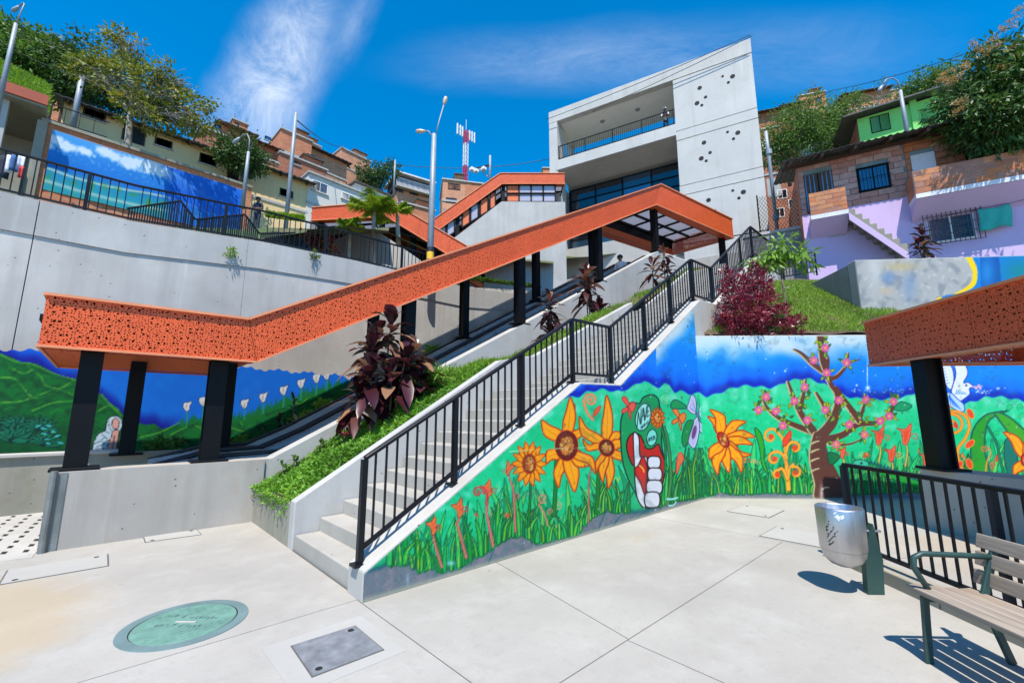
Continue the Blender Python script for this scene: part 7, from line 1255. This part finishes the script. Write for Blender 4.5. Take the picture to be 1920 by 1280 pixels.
def mast():
    d = 90; b = at(872, 345, d); o = thing('radio_mast', 'red and white lattice radio mast on the skyline', 'radio mast', b); H = at(872, 246, d).z-b.z; w_ = 0.38; n = 12
    for i in range(n):
        m = MB(); z0, z1 = H*i/n, H*(i+1)/n; C = [(-w_, -w_), (w_, -w_), (w_, w_), (-w_, w_)]
        for j in range(4):
            x, y = C[j]; x2, y2 = C[(j+1) % 4]; m.bar((x, y, z0), (x, y, z1), 0.13, 0.13); m.bar((x, y, z0), (x2, y2, z1), 0.07, 0.07); m.bar((x, y, z1), (x2, y2, z1), 0.09, 0.09)
        m.build('lattice_section', 'red_paint' if (i < 4 or i >= 9) else 'white_paint', o)
    m = MB().bar((-2.3, 0, H*0.9), (2.3, 0, H*0.9), 0.1, 0.1).bar((-2.3, 0, H*0.98), (2.3, 0, H*0.98), 0.1, 0.1).build('antenna_frame', 'galvanised', o)
    for x in (-2.4, -1.6, -1.0, 1.0, 1.7, 2.4): MB().box(x-0.11, x+0.11, -0.15, 0.15, H*0.86, H*1.04+abs(x)*0.1).build('antenna', 'white_paint', m)
    MB().tube([(0, 0, H), (0, 0, H*1.22)], 0.05, 6).build('spike', 'white_paint', o)
mast()
def wire(label, pts, r=0.012, sag=0.4):
    P = []
    for (a, b) in zip(pts, pts[1:]):
        a, b = Vector(a), Vector(b)
        for k in range(12): t = k/12; P.append(a.lerp(b, t)-Vector((0, 0, sag*4*t*(1-t))))
    P.append(Vector(pts[-1])); b0 = P[0]; tag(MB().tube([p-b0 for p in P], r, 5).build('overhead_wire', 'rubber', None, True, loc=b0), label, 'wire', 'overhead wires')
wire('black wire dropping from the utility pole to the brick houses', [A_(556, 225, 19), A_(636, 275, 42)], 0.03, 0.3)
wire('long thin wire crossing behind the tall lamp post', [A_(636, 272, 42), A_(741, 308, 40), A_(1030, 298, 40)], 0.03, 0.7)
wire('wire running across the top of the concrete building', [tuple(B.o+B.u*-12.9+B.n*0.3+Vector((0, 0, 11.0))), tuple(B.o+B.n*0.4+Vector((0, 0, 11.6)))], 0.018, 0.15)
wire('second wire along the upper beam of the concrete building', [tuple(B.o+B.u*-9.5+B.n*0.25+Vector((0, 0, 10.4))), tuple(B.o+B.u*0.1+B.n*0.4+Vector((0, 0, 11.5)))], 0.018, 0.1)
wire('wire rising over the skyline houses to the mango tree', [A_(1420, 222, 30), A_(1560, 170, 26), A_(1920, 60, 18)], 0.018, 0.3)
wire('wire strung over the upper left terrace to the thick pole', [A_(-30, 60, 16), A_(150, 145, 18), A_(240, 190, 20)], 0.015, 0.2)

# ------------------------------------------------------------------ people
def person(label, foot, face, joints, mats, H=1.7, hat=None, extra_top=None):
    """joints: dict of local joint positions (x right, y forward, z up) for the pose; one skinned body"""
    J = dict(pelvis=(0, 0, 0.93), waist=(0, 0, 1.08), chest=(0, 0.02, 1.28), neckb=(0, 0.02, 1.43), neck=(0, 0.03, 1.50), head=(0, 0.05, 1.58), crown=(0, 0.045, 1.68),
             lhip=(-0.09, 0, 0.90), lknee=(-0.10, 0.03, 0.50), lank=(-0.10, 0, 0.09), ltoe=(-0.11, 0.15, 0.035), rhip=(0.09, 0, 0.90), rknee=(0.10, 0.03, 0.50), rank=(0.10, 0, 0.09), rtoe=(0.11, 0.15, 0.035),
             lsh=(-0.17, 0.01, 1.39), lelb=(-0.23, 0.02, 1.12), lwri=(-0.20, 0.16, 0.93), lhand=(-0.19, 0.21, 0.87), rsh=(0.17, 0.01, 1.39), relb=(0.23, 0.02, 1.12), rwri=(0.20, 0.16, 0.93), rhand=(0.19, 0.21, 0.87))
    J.update(joints); names = list(J); rad = dict(pelvis=0.135, waist=0.125, chest=0.15, neckb=0.085, neck=0.055, head=0.098, crown=0.07, lhip=0.09, rhip=0.09, lknee=0.06, rknee=0.06, lank=0.042, rank=0.042, ltoe=0.036, rtoe=0.036, lsh=0.07, rsh=0.07, lelb=0.045, relb=0.045, lwri=0.032, rwri=0.032, lhand=0.036, rhand=0.036)
    E = [('pelvis', 'waist'), ('waist', 'chest'), ('chest', 'neckb'), ('neckb', 'neck'), ('neck', 'head'), ('head', 'crown'), ('pelvis', 'lhip'), ('lhip', 'lknee'), ('lknee', 'lank'), ('lank', 'ltoe'), ('pelvis', 'rhip'), ('rhip', 'rknee'), ('rknee', 'rank'), ('rank', 'rtoe'), ('chest', 'lsh'), ('lsh', 'lelb'), ('lelb', 'lwri'), ('lwri', 'lhand'), ('chest', 'rsh'), ('rsh', 'relb'), ('relb', 'rwri'), ('rwri', 'rhand')]
    me = bpy.data.meshes.new('body'); me.from_pydata([J[n] for n in names], [(names.index(a), names.index(b)) for a, b in E], []); t = bpy.data.objects.new('body', me); COL.objects.link(t); sm = t.modifiers.new('skin', 'SKIN'); sub = t.modifiers.new('sub', 'SUBSURF'); sub.levels = 2; sub.render_levels = 2
    for i, n in enumerate(names): me.skin_vertices[0].data[i].radius = (rad[n], rad[n]*(0.72 if n in ('chest', 'waist', 'pelvis') else 1)); me.skin_vertices[0].data[i].use_root = (n == 'pelvis')
    dg = bpy.context.evaluated_depsgraph_get(); dg.update(); bm = bpy.data.meshes.new_from_object(t.evaluated_get(dg)); bpy.data.objects.remove(t); bm.materials.clear()
    for m in mats: bm.materials.append(MATS[m])
    bones = [(np.array(J[a]), np.array(J[b]), a, b) for a, b in E]
    for p in bm.polygons:
        c = np.array(p.center); best = min(bones, key=lambda q: np.linalg.norm(c-(q[0]+(q[1]-q[0])*np.clip(np.dot(c-q[0], q[1]-q[0])/max(1e-6, np.dot(q[1]-q[0], q[1]-q[0])), 0, 1)))); k = best[3]
        p.material_index = 0 if k in ('neck', 'head', 'crown', 'lhand', 'rhand', 'lwri', 'rwri') else (2 if k in ('lhip', 'rhip', 'lknee', 'rknee', 'lank', 'rank') else (3 if k in ('ltoe', 'rtoe') else 1)); p.use_smooth = True
    o = thing('person', label, 'person', foot, face, 'people'); link('body', bm, o); hx, hy, hz = J['head']
    MB().lathe([(0.108, -0.01), (0.112, 0.03), (0.10, 0.08), (0.065, 0.115), (0.0, 0.125)], 16, (hx, hy-0.012, hz+0.015)).build('hair' if not hat else 'cap', hat or 'cloth_black', o, True)
    if hat: MB().prism([(hx-0.08, hy+0.07, hz+0.045), (hx+0.08, hy+0.07, hz+0.045), (hx+0.06, hy+0.19, hz+0.03), (hx-0.06, hy+0.19, hz+0.03)], (0, 0, 0.012)).build('cap_peak', hat, o)
    MB().lathe([(0.018, 0), (0.014, 0.03), (0.0, 0.05)], 8, (hx, hy+0.10, hz-0.045)).build('nose', mats[0], o, True)
    for s in (-1, 1): MB().lathe([(0.0, -0.011), (0.013, 0), (0.0, 0.011)], 8, (hx+0.036*s, hy+0.094, hz+0.0)).build('eye', 'dark_void', o, True); MB().lathe([(0.0, -0.03), (0.02, 0), (0.0, 0.03)], 8, (hx+0.1*s, hy, hz-0.01)).build('ear', mats[0], o, True)
    if extra_top: MB().lathe([(0.165, 1.06), (0.18, 1.2), (0.175, 1.36), (0.10, 1.43)], 16).build('vest', extra_top, o, True)
    fm = MB()
    for s in ('l', 'r'):
        a = Vector(J[s+'wri']); b = Vector(J[s+'hand']); d = (b-a).normalized(); sd = d.cross(Vector((0, 0, 1))).normalized() if abs(d.z) < 0.95 else Vector((1, 0, 0))
        for k in range(4): q = b+sd*(k-1.5)*0.018+d*0.02; fm.tube([q, q+d*(0.045-0.004*abs(k-1.3)), q+d*0.07+Vector((0, 0, -0.015))], [0.010, 0.009, 0.007], 6)
        q = b-d*0.02+sd*(0.03 if s == 'l' else -0.03); fm.tube([q, q+sd*(0.02 if s == 'l' else -0.02)+d*0.03, q+d*0.06+sd*(0.02 if s == 'l' else -0.02)], [0.011, 0.010, 0.008], 6)
    fm.build('fingers', mats[0], o, True); return o
lean = dict(pelvis=(0, -0.16, 0.90), waist=(0, -0.10, 1.05), chest=(0, 0.0, 1.22), neckb=(0, 0.07, 1.36), neck=(0, 0.10, 1.43), head=(0, 0.13, 1.51), crown=(0, 0.13, 1.61), lhip=(-0.09, -0.16, 0.87), rhip=(0.09, -0.16, 0.87), lsh=(-0.17, 0.04, 1.32), rsh=(0.17, 0.04, 1.32), lelb=(-0.22, 0.12, 1.06), relb=(0.22, 0.12, 1.06), lwri=(-0.08, 0.28, 1.0), rwri=(0.06, 0.28, 1.02), lhand=(-0.02, 0.33, 0.99), rhand=(0.0, 0.33, 1.03))
pp_ = B.o+B.u*(-4.95)-B.n*0.42+Vector((0, 0, 7.70)); person('person in dark vest and white shirt leaning on the balcony rail', pp_, B.a+math.pi, lean, ['skin', 'cloth_white', 'cloth_navy', 'cloth_black'], hat='cloth_white', extra_top='cloth_navy')
pb = on_plane(1163, 479, (0, 9.0, 0), Vector((0, 1, 0))); person('person in pale shirt riding the escalator near its top', (pb.x, pb.y, pb.z-1.70), R(100), dict(lwri=(-0.1, 0.22, 1.02), lhand=(-0.06, 0.27, 1.02), rwri=(0.1, 0.22, 1.0), rhand=(0.06, 0.27, 1.0)), ['skin', 'cloth_white', 'cloth_blue', 'cloth_black'])
pc = at(486, 370, 19.5); person('person in dark uniform and cap standing behind the street railing', (pc.x, pc.y, pc.z-1.72), AZ+math.pi/2, dict(lwri=(-0.06, 0.2, 1.05), lhand=(-0.01, 0.23, 1.06), rwri=(0.06, 0.2, 1.03), rhand=(0.0, 0.24, 1.02)), ['skin', 'cloth_navy', 'cloth_navy', 'cloth_black'], hat='cloth_black')
